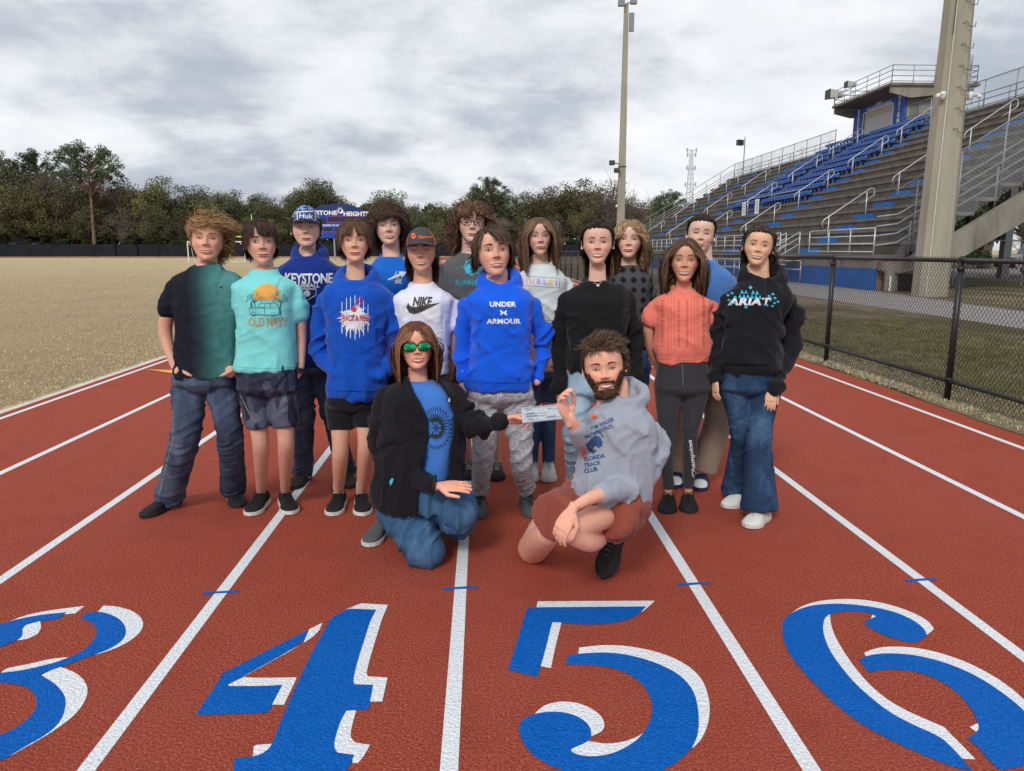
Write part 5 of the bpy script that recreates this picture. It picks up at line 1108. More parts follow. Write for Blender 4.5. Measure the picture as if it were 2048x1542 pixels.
# ================================================================== PEOPLE: materials
def denim(name, c, hi, cont=1.):
    m, q = newmat(name, .9, .15); v = q.co(); f = q.noise(q.co((1, 1, .35)), 9, 6, .65); g = q.noise(q.co((3, 3, .25)), 260, 3, .7); f2 = q.noise(v, 3.2, 4)
    b = q.ramp(q.math('ADD', q.math('MULTIPLY', f, .6), q.math('MULTIPLY', f2, .4)), [(.35, tuple(x * .62 for x in c)), (.5, c), (.66, hi)])
    b = q.mix(q.math('MULTIPLY', q.math('SUBTRACT', g, .45, True), 1.6 * cont, True), b, tuple(min(1, x * 1.3 + .03) for x in c)); q.color(b)
    q.bump(q.math('ADD', q.noise(v, 34, 5, .65), q.math('MULTIPLY', g, .25)), .5, .01); return m
dj1 = denim('dark_blue_denim', (.048, .070, .120), (.125, .17, .25)); dj2 = denim('mid_blue_denim', (.045, .115, .23), (.11, .225, .37)); dj3 = denim('pale_blue_denim', (.27, .39, .52), (.48, .60, .70)); dj4 = denim('flare_denim', (.018, .045, .10), (.065, .14, .26)); dj5 = denim('slate_denim', (.06, .085, .14), (.13, .18, .27))
c_turq = cloth('turquoise_cotton', (.20, .66, .66)); c_navy = cloth('navy_royal_fleece', (.006, .030, .22)); c_royal = cloth('royal_blue_fleece', (.004, .075, .46)); c_tee5 = cloth('bright_blue_cotton', (.008, .13, .58)); c_wht = cloth('white_cotton', (.72, .74, .86), .03)
c_ua = cloth('vivid_blue_fleece', (.004, .10, .72), sheen=.25); c_hur = cloth('off_white_fleece', (.66, .72, .74), .03); c_blk = cloth('black_knit', (.009, .009, .010), sheen=.08); c_blk2 = cloth('black_fleece', (.010, .011, .015), sheen=.10); c_coral = cloth('coral_cotton', (.78, .20, .145), .05); c_sky = cloth('cornflower_knit', (.075, .20, .52)); c_jkt = cloth('black_softshell', (.009, .009, .013), sheen=.06); c_tee15 = cloth('soft_blue_cotton', (.05, .19, .58)); c_leg = cloth('charcoal_leggings', (.035, .036, .042)); c_tan = cloth('tan_cotton', (.26, .20, .155)); c_rust = cloth('rust_cotton', (.27, .068, .045)); c_bsh = cloth('black_sport_short', (.008, .009, .012)); c_mar = cloth('maroon_short', (.12, .03, .03))
def heather(name, a, b, sc=(1, 1, 1), f=260.):
    m, q = newmat(name, .95, .12); v = q.co(sc); n1 = q.noise(v, f, 3, .7); q.color(q.ramp(n1, [(.36, a), (.62, b)])); q.bump(q.math('ADD', q.noise(q.co(), 26, 4), q.math('MULTIPLY', n1, .2)), .4, .009); q.b.inputs['Sheen Weight'].default_value = .15; return m
c_gry7 = heather('grey_heather_tee', (.075, .078, .085), (.13, .135, .145)); c_jog = heather('grey_marl_joggers', (.16, .17, .19), (.56, .58, .63), (.35, .35, 2.4), 110.); c_gry16 = heather('pale_grey_heather', (.27, .30, .36), (.37, .40, .47))
m, q = newmat('dip_dyed_tee', .92, .15); v = q.co(); sx = q.n('ShaderNodeSeparateXYZ'); q.l(v, sx.inputs[0]); f = q.math('ADD', sx.outputs[0], q.math('MULTIPLY', q.noise(v, 3, 4), .10))
q.color(q.ramp(q.math('ADD', q.math('MULTIPLY', f, 2.2), 3.72), [(.42, (.012, .014, .022)), (.54, (.018, .045, .055)), (.70, (.045, .17, .165)), (.9, (.10, .30, .29))])); q.bump(q.noise(v, 28, 4), .35, .008); c_dip = m
m, q = newmat('camo_shorts', .6, .3); vo = q.n('ShaderNodeTexVoronoi'); vo.distance = 'MANHATTAN'; q.l(q.co((1, 1, .55)), vo.inputs['Vector']); vo.inputs['Scale'].default_value = 17
hs = q.n('ShaderNodeSeparateColor'); q.l(vo.outputs['Color'], hs.inputs[0]); q.color(q.ramp(hs.outputs[0], [(.0, (.012, .016, .035)), (.35, (.022, .028, .058)), (.6, (.045, .052, .09)), (.85, (.085, .095, .14))])); q.bump(q.noise(q.co(), 28, 4), .3, .008); c_camo = m
m, q = newmat('plaid_flannel', .95, .1); v = q.co(); w1 = q.n('ShaderNodeTexWave'); w1.inputs['Scale'].default_value = 5; q.l(v, w1.inputs['Vector']); w2 = q.n('ShaderNodeTexWave'); w2.bands_direction = 'Z'; w2.inputs['Scale'].default_value = 5; q.l(v, w2.inputs['Vector'])
q.color(q.ramp(q.math('ADD', w1.outputs['Fac'], w2.outputs['Fac']), [(.25, (.012, .012, .015)), (.6, (.03, .03, .034)), (1., (.075, .075, .08))])); c_plaid = m
s_blk = plain('shoe_black', (.012, .012, .013), .7); s_sol = plain('sole_grey', (.16, .15, .14), .8); s_solw = plain('sole_white', (.62, .60, .55), .7); s_solb = plain('sole_black', (.02, .02, .022), .8); s_wht = plain('shoe_white', (.66, .66, .64), .6); s_brn = plain('shoe_olive_brown', (.045, .038, .030), .85); s_gry = plain('shoe_grey', (.085, .088, .095), .75, bump=.6, bs=200); l_blk = plain('lace_black', (.014, .014, .015), .8); l_wht = plain('lace_white', (.6, .6, .6), .8); l_gry = plain('lace_grey', (.08, .08, .085), .8); m_sock = plain('sock_white', (.68, .68, .70), .9)
p_wht = plain('print_white', (.72, .75, .80), .7, var=.04); p_org = plain('print_orange', (.80, .42, .10), .7); p_gold = plain('print_gold', (.45, .33, .17), .7); p_teal = plain('print_teal', (.03, .19, .24), .7); p_red = plain('print_red', (.52, .05, .08), .7); p_dk = plain('print_dark', (.02, .022, .028), .7); p_camo = plain('print_camo', (.055, .058, .045), .7, var=.7, vs=60); p_cyan = plain('print_cyan', (.05, .42, .58), .7); p_cyd = plain('print_dark_cyan', (.03, .30, .40), .7); p_navy = plain('print_navy', (.035, .085, .22), .7); p_gry = plain('print_grey', (.25, .28, .36), .7); p_or2 = plain('print_bright_orange', (.85, .16, .05), .6)
metal_silver = plain('silver', (.7, .7, .7), .25, .5, .02, metal=1.); m_frame = plain('black_frame', (.015, .013, .012), .3, .5)
def P_ground(heel, toe, L, up=.085, back=.74):
    a, b = np.array(G(*heel)), np.array(G(*toe)); d = b - a; d[2] = 0; d /= np.linalg.norm(d); p = b - d * L * back; return np.array([p[0], p[1], up])
def leg(P, hip, knee, ra, heel, toe, L=.27, calf=None, g=.82):
    r0 = P.pt(hip[0], hip[1], hip[2], hip[3]); r1 = P.pt(knee[0], knee[1], knee[2], knee[3]); an = P_ground(heel, toe, L); k = mpp(an)
    R = [r0, r1]
    if calf: c = P.pt(calf[0], calf[1], calf[2], calf[3]); R.append(c)
    R.append(np.array([*an, ra * k])); B = [q.copy() for q in R]
    for q in B: q[3] *= g
    foot = B[-1].copy(); foot[2] -= .05; B.append(foot); blob(P.body, B, 12); return R
def sag(S):
    if len(S) < 6: return S
    return list(S[:-4]) + [(S[-4][0] + 5,) + tuple(S[-4][1:]), (S[-3][0] + 8,) + tuple(S[-3][1:]), (S[-2][0] + 8,) + tuple(S[-2][1:]), (S[-1][0] + 5,) + tuple(S[-1][1:])]
def core(P, S, g=.86): S = sag(S); loft(P.body, P.slices(S, g, g))
def neck(P, x, yb, yt, r, dy=.03): blob(P.body, [P.pt(x, yb, dy + .01, r * 1.1), P.pt(x, (yb + yt) / 2, dy, r * .9), P.pt(x, yt, dy, r * .88)], 14)
def spine(P, S): return [P.pt((q[1] + q[2]) / 2, q[0], 0) for q in S]
def shirt(P, name, S, arms, m, tend=(.45, .45), sg=1.12, cuff=1.2, vox=.009, amp=.006, kf=9, extra=None, joints=(), seed=0, it=4, base=.5, long=False, blouse=None):
    S = sag(S); mb = MB(); loft(mb, P.slices(S)); bones = [spine(P, S)]; J = list(joints)
    for A, te in zip(arms, tend):
        if te <= 0: continue
        R = P.limb(A, 1, 0, te); R[0][2] -= .026; R[0][3] *= .86; R[1][3] *= .90; R[2][3] *= .96
        for i, r in enumerate(R): r[3] *= sg + (cuff - sg) * i / (len(R) - 1)
        if long: R[-1][3] *= .82; R[-2][3] *= 1.02
        blob(mb, R, 14); bones.append(R); full = P.rows(A)
        J.append((*full[1][:3], .14, 1.1 if long else .4)); J.append((*full[0][:3], .12, .1))
        if long: J.append((*R[-1][:3], .08, 1.2))
    if extra: extra(mb)
    bot = P.slices(S)[0]; J.append((bot[0], bot[1], bot[2], .22, .8))
    o = P.garment(name, mb, m, vox, it, bones, amp, kf, 6, J, seed, base=base, slant=.8)
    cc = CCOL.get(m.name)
    if cc: sm_m = plain(m.name + '_stitch', tuple(x * .5 for x in cc), .9); y_, xl, xr = S[0][:3]; hh = 13 if long else 4; P.decal('hem_stitch', band([(xl + (xr - xl) * t, y_ - hh + 2.5 * math.sin(3.14 * t)) for t in np.linspace(-.02, 1.02, 16)], 1.0 if long else .6), sm_m, .0016)  # hem stitch line, with the seam groove's shade painted in as darkened cloth colour
    P.last = o; return o
def trousers(P, name, S, legs, m, tend=None, g=1.0, hem=1.0, amp=.006, kf=20, seed=0, vox=.009, base=.4, it=4, drop=.035):
    S = [(max(S[0][0] - 24, S[1][0] + 4),) + tuple(S[0][1:])] + list(S[1:]); y0, xl, xr, dd = S[0][:4]; hw_ = (xr - xl) / 2; cx_ = (xl + xr) / 2
    S2 = [(y0 + .30 * hw_, cx_ - .22 * hw_, cx_ + .22 * hw_, dd * .35), (y0 + .18 * hw_, cx_ - .62 * hw_, cx_ + .62 * hw_, dd * .66)] + [(q[0], cx_ + (q[1] - cx_) * sw, cx_ + (q[2] - cx_) * sw, q[3] * sd) for q, sw, sd in [(q, .985 if i == 0 else .955, .90) for i, q in enumerate(S)]]
    mb = MB(); loft(mb, P.slices(S2)); bones = [spine(P, S)]; J = []
    for i, R in enumerate(legs):
        R = [np.array(r) for r in R]
        if tend is not None:
            C = cat(R, 10); n = len(C) - 1; b = int(round(n * tend / (len(R) - 1))); R = [C[j] for j in np.linspace(0, b, 5).astype(int)]
        else: e = R[-1].copy(); e[2] -= drop; R[-1] = e
        for j, r in enumerate(R): r[3] *= g + (hem - g) * j / (len(R) - 1)
        C = cat(R, 5); mb.tube([c[:3] for c in C], [c[3] for c in C], 16); mb.sphere(C[0][:3], C[0][3], 12, 8); bones.append(R)
        if tend is None: J += [(*R[1][:3], .13, .9), (*R[-1][:3], .12, 1.5)]
        J.append((*R[0][:3], .12, .7))
    return P.garment(name, mb, m, vox, it, bones, amp, kf, 4, J, seed, base=base, slant=.7)
def arms_body(P, arms, g=1.): 
    for A in arms:
        R = P.rows(A)
        for r in R: r[3] *= g
        R[0][3] *= .66; R[0][2] -= .03; R[1][3] *= .93
        blob(P.body, R, 12)
def tooth(): pass
def circ(x, y, r, n=20, a0=0, a1=2 * math.pi, ry=None): return [(x + r * math.cos(t), y + (ry or r) * math.sin(t)) for t in np.linspace(a0, a1, n, endpoint=abs(a1 - a0) < 6.2)]
def band(pts, w):
    P = np.array(pts, float); T = np.gradient(P, axis=0); T /= np.linalg.norm(T, axis=1)[:, None] + 1e-9; N = np.stack([-T[:, 1], T[:, 0]], 1) * w / 2
    return [[tuple(P[i] + N[i]), tuple(P[i + 1] + N[i + 1]), tuple(P[i + 1] - N[i + 1]), tuple(P[i] - N[i])] for i in range(len(P) - 1)]
def hood(P, cx, cy, rx, dyc=.03, ry=.075, tilt=.03, rt=.024, back=True, front=.02):
    def f(mb):
        c = P.pt(cx, cy, dyc); k = mpp(c); ringtube(mb, P, c, (rx * k, ry), tilt, 24, rt, front); ringtube(mb, P, c + np.array([0, .008, -.022]), (rx * k * 1.12, ry * 1.12), tilt * 1.15, 24, rt * .95, front)
        if back: mb.sphere(c + np.array([0, .105, -.05]), .1, 14, 10, (1.05, .5, .85))
    return f
def collar(P, cx, cy, rx, dyc=.03, ry=.062, tilt=.022, rt=.008):
    def f(mb): c = P.pt(cx, cy, dyc); ringtube(mb, P, c, (rx * mpp(c), ry), tilt, 28, rt)
    return f
def kanga(P, poly, m, name='front_pocket'):
    g = P.bvh; l = P.last; o = P.decal(name, [poly], m, .004, bvh=g); P.decal('pocket_edge', band(poly + [poly[0]], 2.2), m, .0062, parent=l, bvh=g); return o
def pocket_thumb(P, a, b, c, r=.0105):
    R = [np.array([*P.pt(*q), r * s_]) for q, s_ in ((a, 1.15), (b, 1.05), (c, .85))]; blob(P.body, [[*r_[:3], r_[3]] for r_ in R], 10)
def seam(P, pts, w, m, name='seam', off=.0018): return P.decal(name, band(pts, w), m, off)
# ================================================================== 1. boy in dip-dyed tee
P = Person(4.06, 405, 'boy with wavy blond hair in a black to teal tee, hands in jean pockets', (.50, .255, .18))
S = [(752, 350, 472, .115), (720, 354, 471, .11), (670, 354, 473, .11), (620, 351, 477, .12), (580, 350, 480, .12), (556, 347, 479, .105), (543, 358, 468, .085), (534, 376, 450, .065), (526, 388, 440, .055)]
A = [[(352, 564, .02, 18), (338, 618, .02, 15), (331, 668, .03, 13.5), (350, 732, -.02, 9), (362, 752, -.03, 9)], [(472, 564, .02, 18), (480, 618, .04, 14), (487, 668, .06, 13), (468, 728, -.01, 9), (458, 750, -.03, 9)]]
core(P, S + []); neck(P, 415, 545, 515, 22); arms_body(P, A)
Lg = [leg(P, (378, 775, .02, 33), (371, 872, -.02, 28), 27, (361, 1003), (284, 1038), .29), leg(P, (443, 775, .02, 32), (459, 866, 0, 25), 24, (464, 985), (478, 1017), .28)]
P.shoe((361, 1003), (284, 1038), s_blk, s_solb, .30, None, low=True, w=.05); P.shoe((464, 985), (479, 1017), s_blk, s_solb, .28, None, low=True, w=.05)
P.head(416, 478, 521, yaw=6, pitch=2, roll=-2, smile=.95, teeth=.5, eye=.42, iris='blue', jaw=1.0, brow=(.20, .12, .06))
for a, b, c in (((364, 741, -.10), (375, 748, -.115), (383, 752, -.115)), ((462, 742, -.10), (450, 748, -.115), (441, 752, -.115))): pocket_thumb(P, a, b, c)
for x, y in ((360, 744), (461, 743)): P.body.sphere(P.pt(x, y, -.075), .036, 12, 8, (.9, .6, 1))
P.finish()
P.hair((.30, .165, .075), (.58, .36, .18), (.80, .34, .10), [dict(n=2700, L=.36, lift=.20, rad=.45, backw=.3, down=.22, curl=.026, cf=5, wind=-.26, w=.012, facegap=.30, fringe=.75, fz=.70), dict(n=700, L=.40, lift=.6, rad=.2, down=.0, curl=.03, cf=5, wind=-.5, w=.009, facegap=.3, fringe=.6, mask=lambda p, a: p[:, 2] > .75)])
trousers(P, 'jeans', [(790, 347, 472, .12), (762, 345, 470, .125), (742, 346, 469, .12)], Lg, dj1, amp=0.0042, seed=1)
seam(P, [(421, 752), (421, 770), (420, 790)], 1.2, p_dk); seam(P, [(348, 756), (362, 764), (378, 757)], 1.0, p_dk); seam(P, [(446, 757), (458, 764), (470, 757)], 1.0, p_dk)
seam(P, [(346, 820), (345, 880), (325, 960), (318, 990)], .9, p_gold, 'stitching')
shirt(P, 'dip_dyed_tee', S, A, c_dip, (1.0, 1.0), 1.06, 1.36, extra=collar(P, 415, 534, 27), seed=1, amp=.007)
P.decal('chest_print', [[(438, 574), (443, 573), (446, 571), (444, 575), (446, 577), (442, 576)]], p_dk)
# ================================================================== 2. boy in turquoise tee
P = Person(4.02, 528, 'boy with straight dark fringe in a turquoise sunset tee and patterned shorts', (.46, .25, .185))
S = [(738, 474, 596, .115), (722, 474, 594, .115), (680, 478, 590, .11), (622, 473, 588, .12), (585, 468, 590, .12), (566, 464, 590, .105), (553, 478, 578, .085), (543, 495, 560, .062), (534, 503, 550, .05)]
A = [[(470, 574, .02, 17), (459, 622, .03, 12.5), (461, 672, .05, 11), (470, 738, .02, 8), (484, 752, .0, 9)], [(587, 576, .02, 17), (600, 626, .03, 12.5), (602, 674, .05, 11), (601, 734, .02, 8), (590, 754, .0, 9)]]
core(P, S); neck(P, 527, 552, 520, 22); arms_body(P, A)
Lg = [leg(P, (506, 775, .02, 31), (518, 862, -.02, 19), 10, (543, 992), (499, 1034), .27, calf=(522, 905, .02, 17.5), g=.93), leg(P, (564, 775, .02, 31), (571, 862, -.02, 19), 10, (560, 988), (584, 1031), .27, calf=(572, 905, .02, 17.5), g=.93)]
P.shoe((543, 992), (499, 1034), s_blk, s_solw, .27, l_blk); P.shoe((560, 988), (584, 1031), s_blk, s_solw, .27, l_blk)
P.head(526, 485, 528, yaw=-4, pitch=2, roll=2, smile=.05, eye=.85, jaw=.92, brow=(.04, .025, .02), hw=.97)
P.finish()
P.hair((.035, .02, .015), (.10, .062, .045), (.82, .50, .20), [dict(n=2600, L=.24, lift=.06, rad=.7, fwd=.15, sidew=.25, part=.1, down=.6, w=.011, facegap=.30, fringe=1.7, crown=(0, -.15), Lv=.32, back=.24, side=.50), dict(n=350, L=.22, lift=.3, rad=.7, down=.4, w=.009, facegap=.3)], name='hair')
trousers(P, 'patterned_shorts', [(800, 473, 600, .125), (770, 472, 599, .128), (740, 474, 598, .12), (722, 476, 594, .115)], Lg, c_camo, tend=.86, g=1.02, hem=1.24, amp=0.0056, kf=8, seed=2, base=.9)
seam(P, [(480, 790), (500, 830), (512, 846)], 2.2, s_sol, 'piping')
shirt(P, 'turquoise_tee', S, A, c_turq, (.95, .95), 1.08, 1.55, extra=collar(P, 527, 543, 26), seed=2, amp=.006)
P.decal('sunset_print', [circ(534, 594, 27.5, 26, math.pi * .93, math.pi * 2.07)], p_org)
P.decal('palm_print', sum([band([(508, 606), (x, y - 4), (x2, y + 4)], 1.3) for x, y, x2 in ((500, 592, 494), (514, 592, 522), (498, 600, 492), (518, 600, 524), (506, 592, 500))], []) + sum([band([(562, 606), (x, y - 4), (x2, y + 4)], 1.3) for x, y, x2 in ((554, 592, 548), (568, 592, 574), (552, 600, 546), (572, 600, 576))], []) + band([(508, 604), (511, 618), (510, 630)], 1.8) + band([(562, 604), (560, 618), (562, 630)], 1.8) + [[(500, 606), (503, 602), (505, 614), (502, 628)]], p_teal, .0028)
P.decal('car_print', [[(498, 617), (512, 616), (519, 607), (552, 606), (558, 616), (559, 626), (555, 630), (500, 629)]], c_turq, .0032)
P.decal('car_outline', sum([band(q, 1.1) for q in ([(498, 617), (512, 616), (519, 607), (552, 606), (558, 616), (559, 626), (555, 630), (500, 629), (498, 617)], [(512, 616), (558, 616)], [(529, 607), (529, 628)], [(541, 607), (541, 616)], [(522, 608), (517, 615), (528, 615)], circ(507, 628, 4, 12) + [(511, 628)], circ(545, 628, 4, 12) + [(549, 628)])], []), p_teal, .0038)
P.text('lettering', 'OLD NAVY', 536, 644, 19, 79, p_gold, .03, spacing=.95)
w = MB(); c = P.pt(601, 739, .02); k = mpp(c); w.tube([c + np.array([8.8 * k * math.cos(t), .03 * math.sin(t), 0]) for t in np.linspace(0, 6.28, 14, endpoint=False)], .007, 6, closed=True).box(c - np.array([.014, .046, .014]), c + np.array([.014, -.026, .014])); w.build('watch', s_blk, P.root)
# ================================================================== 3. tall boy in cap, back row
P = Person(4.66, 614, 'tall boy in a blue camouflage cap and royal baseball hoodie, behind the others', (.50, .29, .22))
S = [(728, 562, 676, .12), (712, 558, 680, .125), (660, 560, 676, .12), (590, 560, 674, .125), (548, 556, 678, .12), (528, 558, 676, .105), (516, 574, 662, .085), (507, 592, 644, .065)]
A = [[(562, 540, .02, 17), (556, 600, .05, 15), (558, 670, .08, 14), (575, 735, .03, 11)], [(674, 540, .02, 17), (680, 600, .05, 15), (678, 670, .08, 14), (660, 735, .03, 11)]]
core(P, S); neck(P, 616, 515, 488, 18); arms_body(P, A, .75)
Lg = [leg(P, (600, 745, .02, 29), (608, 825, -.01, 20), 19, (625, 948), (581, 981), .28), leg(P, (648, 745, .02, 28), (665, 830, 0, 20), 19, (690, 948), (700, 978), .28)]
P.shoe((625, 948), (581, 981), s_brn, s_solb, .28, None, low=True); P.shoe((690, 948), (700, 978), s_brn, s_solb, .28, None, low=True)
P.head(614, 457.5, 495, yaw=2, pitch=6, roll=0, smile=.1, eye=.25, jaw=1., brow=(.04, .03, .025))
P.finish(); P.hair((.03, .02, .016), (.07, .05, .04), None, [dict(n=900, L=.16, lift=.25, rad=.3, down=.6, w=.010, hl=.8, side=.42, back=.2, mask=lambda p, a: p[:, 2] < .78)])
trousers(P, 'jeans', [(765, 568, 672, .12), (728, 568, 672, .12)], Lg, dj1, amp=0.0050, seed=3)
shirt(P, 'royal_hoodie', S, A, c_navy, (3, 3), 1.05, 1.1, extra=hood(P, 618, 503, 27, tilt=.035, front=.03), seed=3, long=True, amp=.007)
P.text('lettering', 'KEYSTONE', 618, 556, 21, 96, p_wht, .03, curve=-1, spacing=.95); P.text('lettering', 'BASEBALL', 613, 571, 8, 52, p_wht, .03)
P.decal('shield_print', sum([band(q, 2) for q in ([(596, 578), (632, 578), (632, 590), (614, 601), (597, 592), (596, 578)],)], []) + [circ(614, 587, 6.5, 16)], p_wht, .003)
def cap(P, m, mb_, brim=None, cx=0, tall=.0, seedm=None, yawb=0):
    M = P.HM; V = []; n = 40; r = 14
    C = np.array([0, -.01, .655]); R_ = np.array([.362, .455, .385 + tall])
    for j in range(r + 1):
        el = math.pi / 2 * j / r
        for k in range(n):
            q = 2 * math.pi * k / n; fr = max(0, math.cos(q)); e = el
            V.append(C + R_ * np.array([math.sin(q) * math.cos(e), math.cos(q) * math.cos(e) ** (.75 if math.cos(q) > 0 else 1), math.sin(e) ** .9]) + np.array([0, 0, -.04 * (1 - fr) * math.cos(e) + .0]))
    F = [(j * n + k, j * n + (k + 1) % n, (j + 1) * n + (k + 1) % n, (j + 1) * n + k) for j in range(r) for k in range(n)]
    W_ = P.xf(np.array(V)); o = link('cap', npmesh('cap', W_, F, m), P.root); P.last = o; P.bvh = BVHTree.FromPolygons([Vector(v) for v in W_], F)
    fm = [i for i, f in enumerate(F) if all(abs(math.atan2(V[a][0], V[a][1])) > .85 for a in f)]
    if brim is not None: o.data.materials.append(mb_); 
    if brim is not None:
        for i in fm: o.data.polygons[i].material_index = 1
    bv = []; nn_ = 20
    for side in (0, 1):
        for j in range(6):
            for k in range(nn_ + 1):
                q = -1.15 + 2.3 * k / nn_; u = j / 5; x = R_[0] * math.sin(q) * (1 + .10 * u * 1); y0 = R_[1] * math.cos(q); y = y0 + u * .34 * max(0, math.cos(q * 1.28)) ** .7 ; z = .655 - .045 * u - .24 * x * x * (1) + .03 * side * 1 + (.0)
                bv.append((x, y - .01, z - .015))
    w_ = nn_ + 1; bf = []
    for sd_ in (0, 1):
        for j in range(5):
            for k in range(nn_): a = sd_ * 6 * w_ + j * w_ + k; bf.append((a, a + 1, a + w_ + 1, a + w_))
    for k in range(nn_): a = 5 * w_ + k; bf.append((a, a + 1, a + 6 * w_ + 1, a + 6 * w_))
    link('brim', npmesh('brim', P.xf(np.array(bv)), bf, brim or m), o); return o
m, q = newmat('camo_cap', .85, .2); vo = q.noise(q.co((1, 1, 1.5)), 42, 3, .6, .6); q.color(q.ramp(vo, [(.36, (.012, .03, .09)), (.47, (.09, .18, .36)), (.55, (.25, .36, .55)), (.66, (.02, .05, .14))])); q.t.nodes['Color Ramp'].color_ramp.interpolation = 'CONSTANT'; m_ccap = m
cap(P, m_ccap, plain('mesh_pale_blue', (.42, .48, .60), .9, bump=.8, bs=300), plain('brim_blue', (.10, .18, .32), .8), tall=.05)
P.decal('cap_patch', [[(593, 423), (631, 421), (632, 441), (594, 443)]], p_wht, .003); P.decal('cap_patch_inner', [[(595, 425), (629.5, 423), (630.5, 439.5), (596, 441)]], p_navy, .005); P.text('lettering', 'Huk', 612.5, 432, 9.5, 28, p_wht, .02, rot=.05, off=.007)
# ================================================================== 4. boy in royal hoodie TRACK & FIELD
P = Person(4.05, 710, 'boy with brown mop fringe in a royal TRACK AND FIELD hoodie and black shorts', (.50, .27, .19))
S = [(792, 656, 762, .125), (770, 652, 768, .135), (720, 658, 764, .13), (660, 656, 766, .13), (610, 650, 772, .13), (580, 644, 776, .115), (566, 656, 764, .09), (556, 676, 744, .07)]
A = [[(650, 592, .02, 20), (638, 650, .03, 18), (642, 712, .04, 17), (672, 748, -.10, 13)], [(772, 594, .02, 20), (784, 650, .03, 18), (782, 714, .04, 17), (754, 752, -.10, 13)]]
core(P, S, .8); neck(P, 711, 560, 516, 20); arms_body(P, A, .58)
Lg = [leg(P, (682, 812, .02, 30), (681, 878, -.02, 19), 10.5, (690, 992), (664, 1034), .27, calf=(680, 920, .02, 17.5), g=.93), leg(P, (733, 812, .02, 29), (732, 872, -.02, 19), 10.5, (720, 982), (727, 1034), .27, calf=(730, 912, .02, 17), g=.93)]
P.shoe((690, 992), (664, 1034), s_blk, s_solw, .27, l_blk); P.shoe((720, 982), (727, 1034), s_blk, s_solw, .27, l_blk)
for R in Lg: a = R[-1]; blob(b_ := MB(), [[a[0], a[1], .05, a[3] * .98], [a[0], a[1], .10, a[3] * .97], [a[0], a[1], .135, a[3] * 1.0]]); b_.build('sock', m_sock, P.root, True)
P.head(711, 482.5, 524, yaw=0, pitch=3, roll=1, smile=.5, eye=.6, jaw=.94, brow=(.05, .03, .02), hw=.97)
P.finish(); P.hair((.075, .042, .025), (.20, .125, .075), (.82, .50, .20), [dict(n=2900, L=.25, lift=.12, rad=.75, fwd=.15, sidew=.2, down=.5, wave=.03, w=.012, facegap=.30, fringe=1.7, Lv=.35, back=.24, side=.50, fz=.62), dict(n=400, L=.24, lift=.35, rad=.6, down=.3, wave=.04, w=.009, facegap=.3, fringe=.8)])
trousers(P, 'black_shorts', [(830, 654, 758, .125), (785, 656, 760, .125)], Lg, c_bsh, tend=.72, g=1.05, hem=1.12, amp=0.0031, kf=8, seed=4)
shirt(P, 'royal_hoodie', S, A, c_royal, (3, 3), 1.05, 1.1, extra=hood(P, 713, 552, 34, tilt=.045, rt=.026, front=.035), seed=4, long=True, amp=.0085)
kanga(P, [(676, 706), (750, 706), (762, 738), (764, 772), (752, 781), (672, 781), (658, 764), (664, 738)], c_royal)
fe = []; fc = (708, 632)
for k in range(26):
    a = math.radians(-100 + 12.5 * k + 6); L1 = 26 + 9 * ((k * 7) % 5) / 4; p0 = (fc[0] + 12 * math.cos(a), fc[1] + 12 * math.sin(a)); 
    fe.append([(fc[0] + 4 * math.cos(a + 1.5), fc[1] + 4 * math.sin(a + 1.5)), (p0[0] + 5 * math.cos(a + 1.2), p0[1] + 5 * math.sin(a + 1.2)), (fc[0] + L1 * math.cos(a), fc[1] + L1 * 1.0 * math.sin(a) + 6), (p0[0] - 5 * math.cos(a + 1.2), p0[1] - 5 * math.sin(a + 1.2))])
P.decal('feather_print', fe, p_wht, .0025); P.decal('streak_print', [[(x - .6, y0), (x, y0 - 4), (x + .6, y0), (x + .8, y1), (x, y1 + 5), (x - .8, y1)] for x, y0, y1 in ((684, 606, 664), (693, 598, 670), (701, 596, 674), (710, 593, 676), (719, 597, 672), (727, 604, 668), (736, 612, 660))], p_wht, .0027)
P.decal('wing_print', sum([band([(705, 622 - j), (716, 614 - 2.5 * j), (728 - j, 598 - j)], 1.2) for j in (0, 3, 6)], []) + [circ(708, 619, 5, 12)], p_red, .0045); P.text('lettering', 'TRACK & FIELD', 710, 636, 11.5, 61, p_red, .025, off=.0052); P.text('lettering', '1978', 728, 649, 5.5, 22, p_wht, .02, off=.0052, spacing=1.5)
# ================================================================== 5. curly boy in blue tee, back row
P = Person(4.70, 780, 'curly haired boy in a plain bright blue tee behind the boy in the grey cap', (.52, .31, .235))
S = [(735, 738, 822, .11), (680, 738, 824, .11), (600, 738, 826, .115), (545, 734, 830, .115), (528, 736, 828, .10), (516, 748, 814, .08), (508, 762, 800, .06)]
A = [[(742, 540, .02, 16), (735, 590, .03, 13), (738, 650, .05, 11), (745, 715, .03, 8)], [(822, 540, .02, 16), (828, 590, .03, 13), (826, 650, .05, 11), (822, 715, .03, 8)]]
core(P, S); neck(P, 783, 520, 480, 18); arms_body(P, A)
Lg = [leg(P, (760, 750, .02, 26), (765, 835, 0, 20), 12, (770, 940), (768, 968), .27), leg(P, (803, 750, .02, 26), (803, 835, 0, 20), 12, (803, 940), (806, 968), .27)]
P.shoe((770, 940), (768, 968), s_blk, s_solb, .27); P.shoe((803, 940), (806, 968), s_blk, s_solb, .27)
P.head(779, 453, 489.5, yaw=-3, pitch=3, roll=3, smile=.55, teeth=.5, eye=.6, jaw=.98, brow=(.05, .03, .02)); P.finish()
P.hair((.065, .038, .027), (.17, .10, .07), (.80, .36, .10), [dict(n=3600, L=.36, lift=.7, rad=.4, down=.25, curl=.085, cf=9, w=.011, facegap=.32, fringe=.55, steps=11, Lv=.35)])
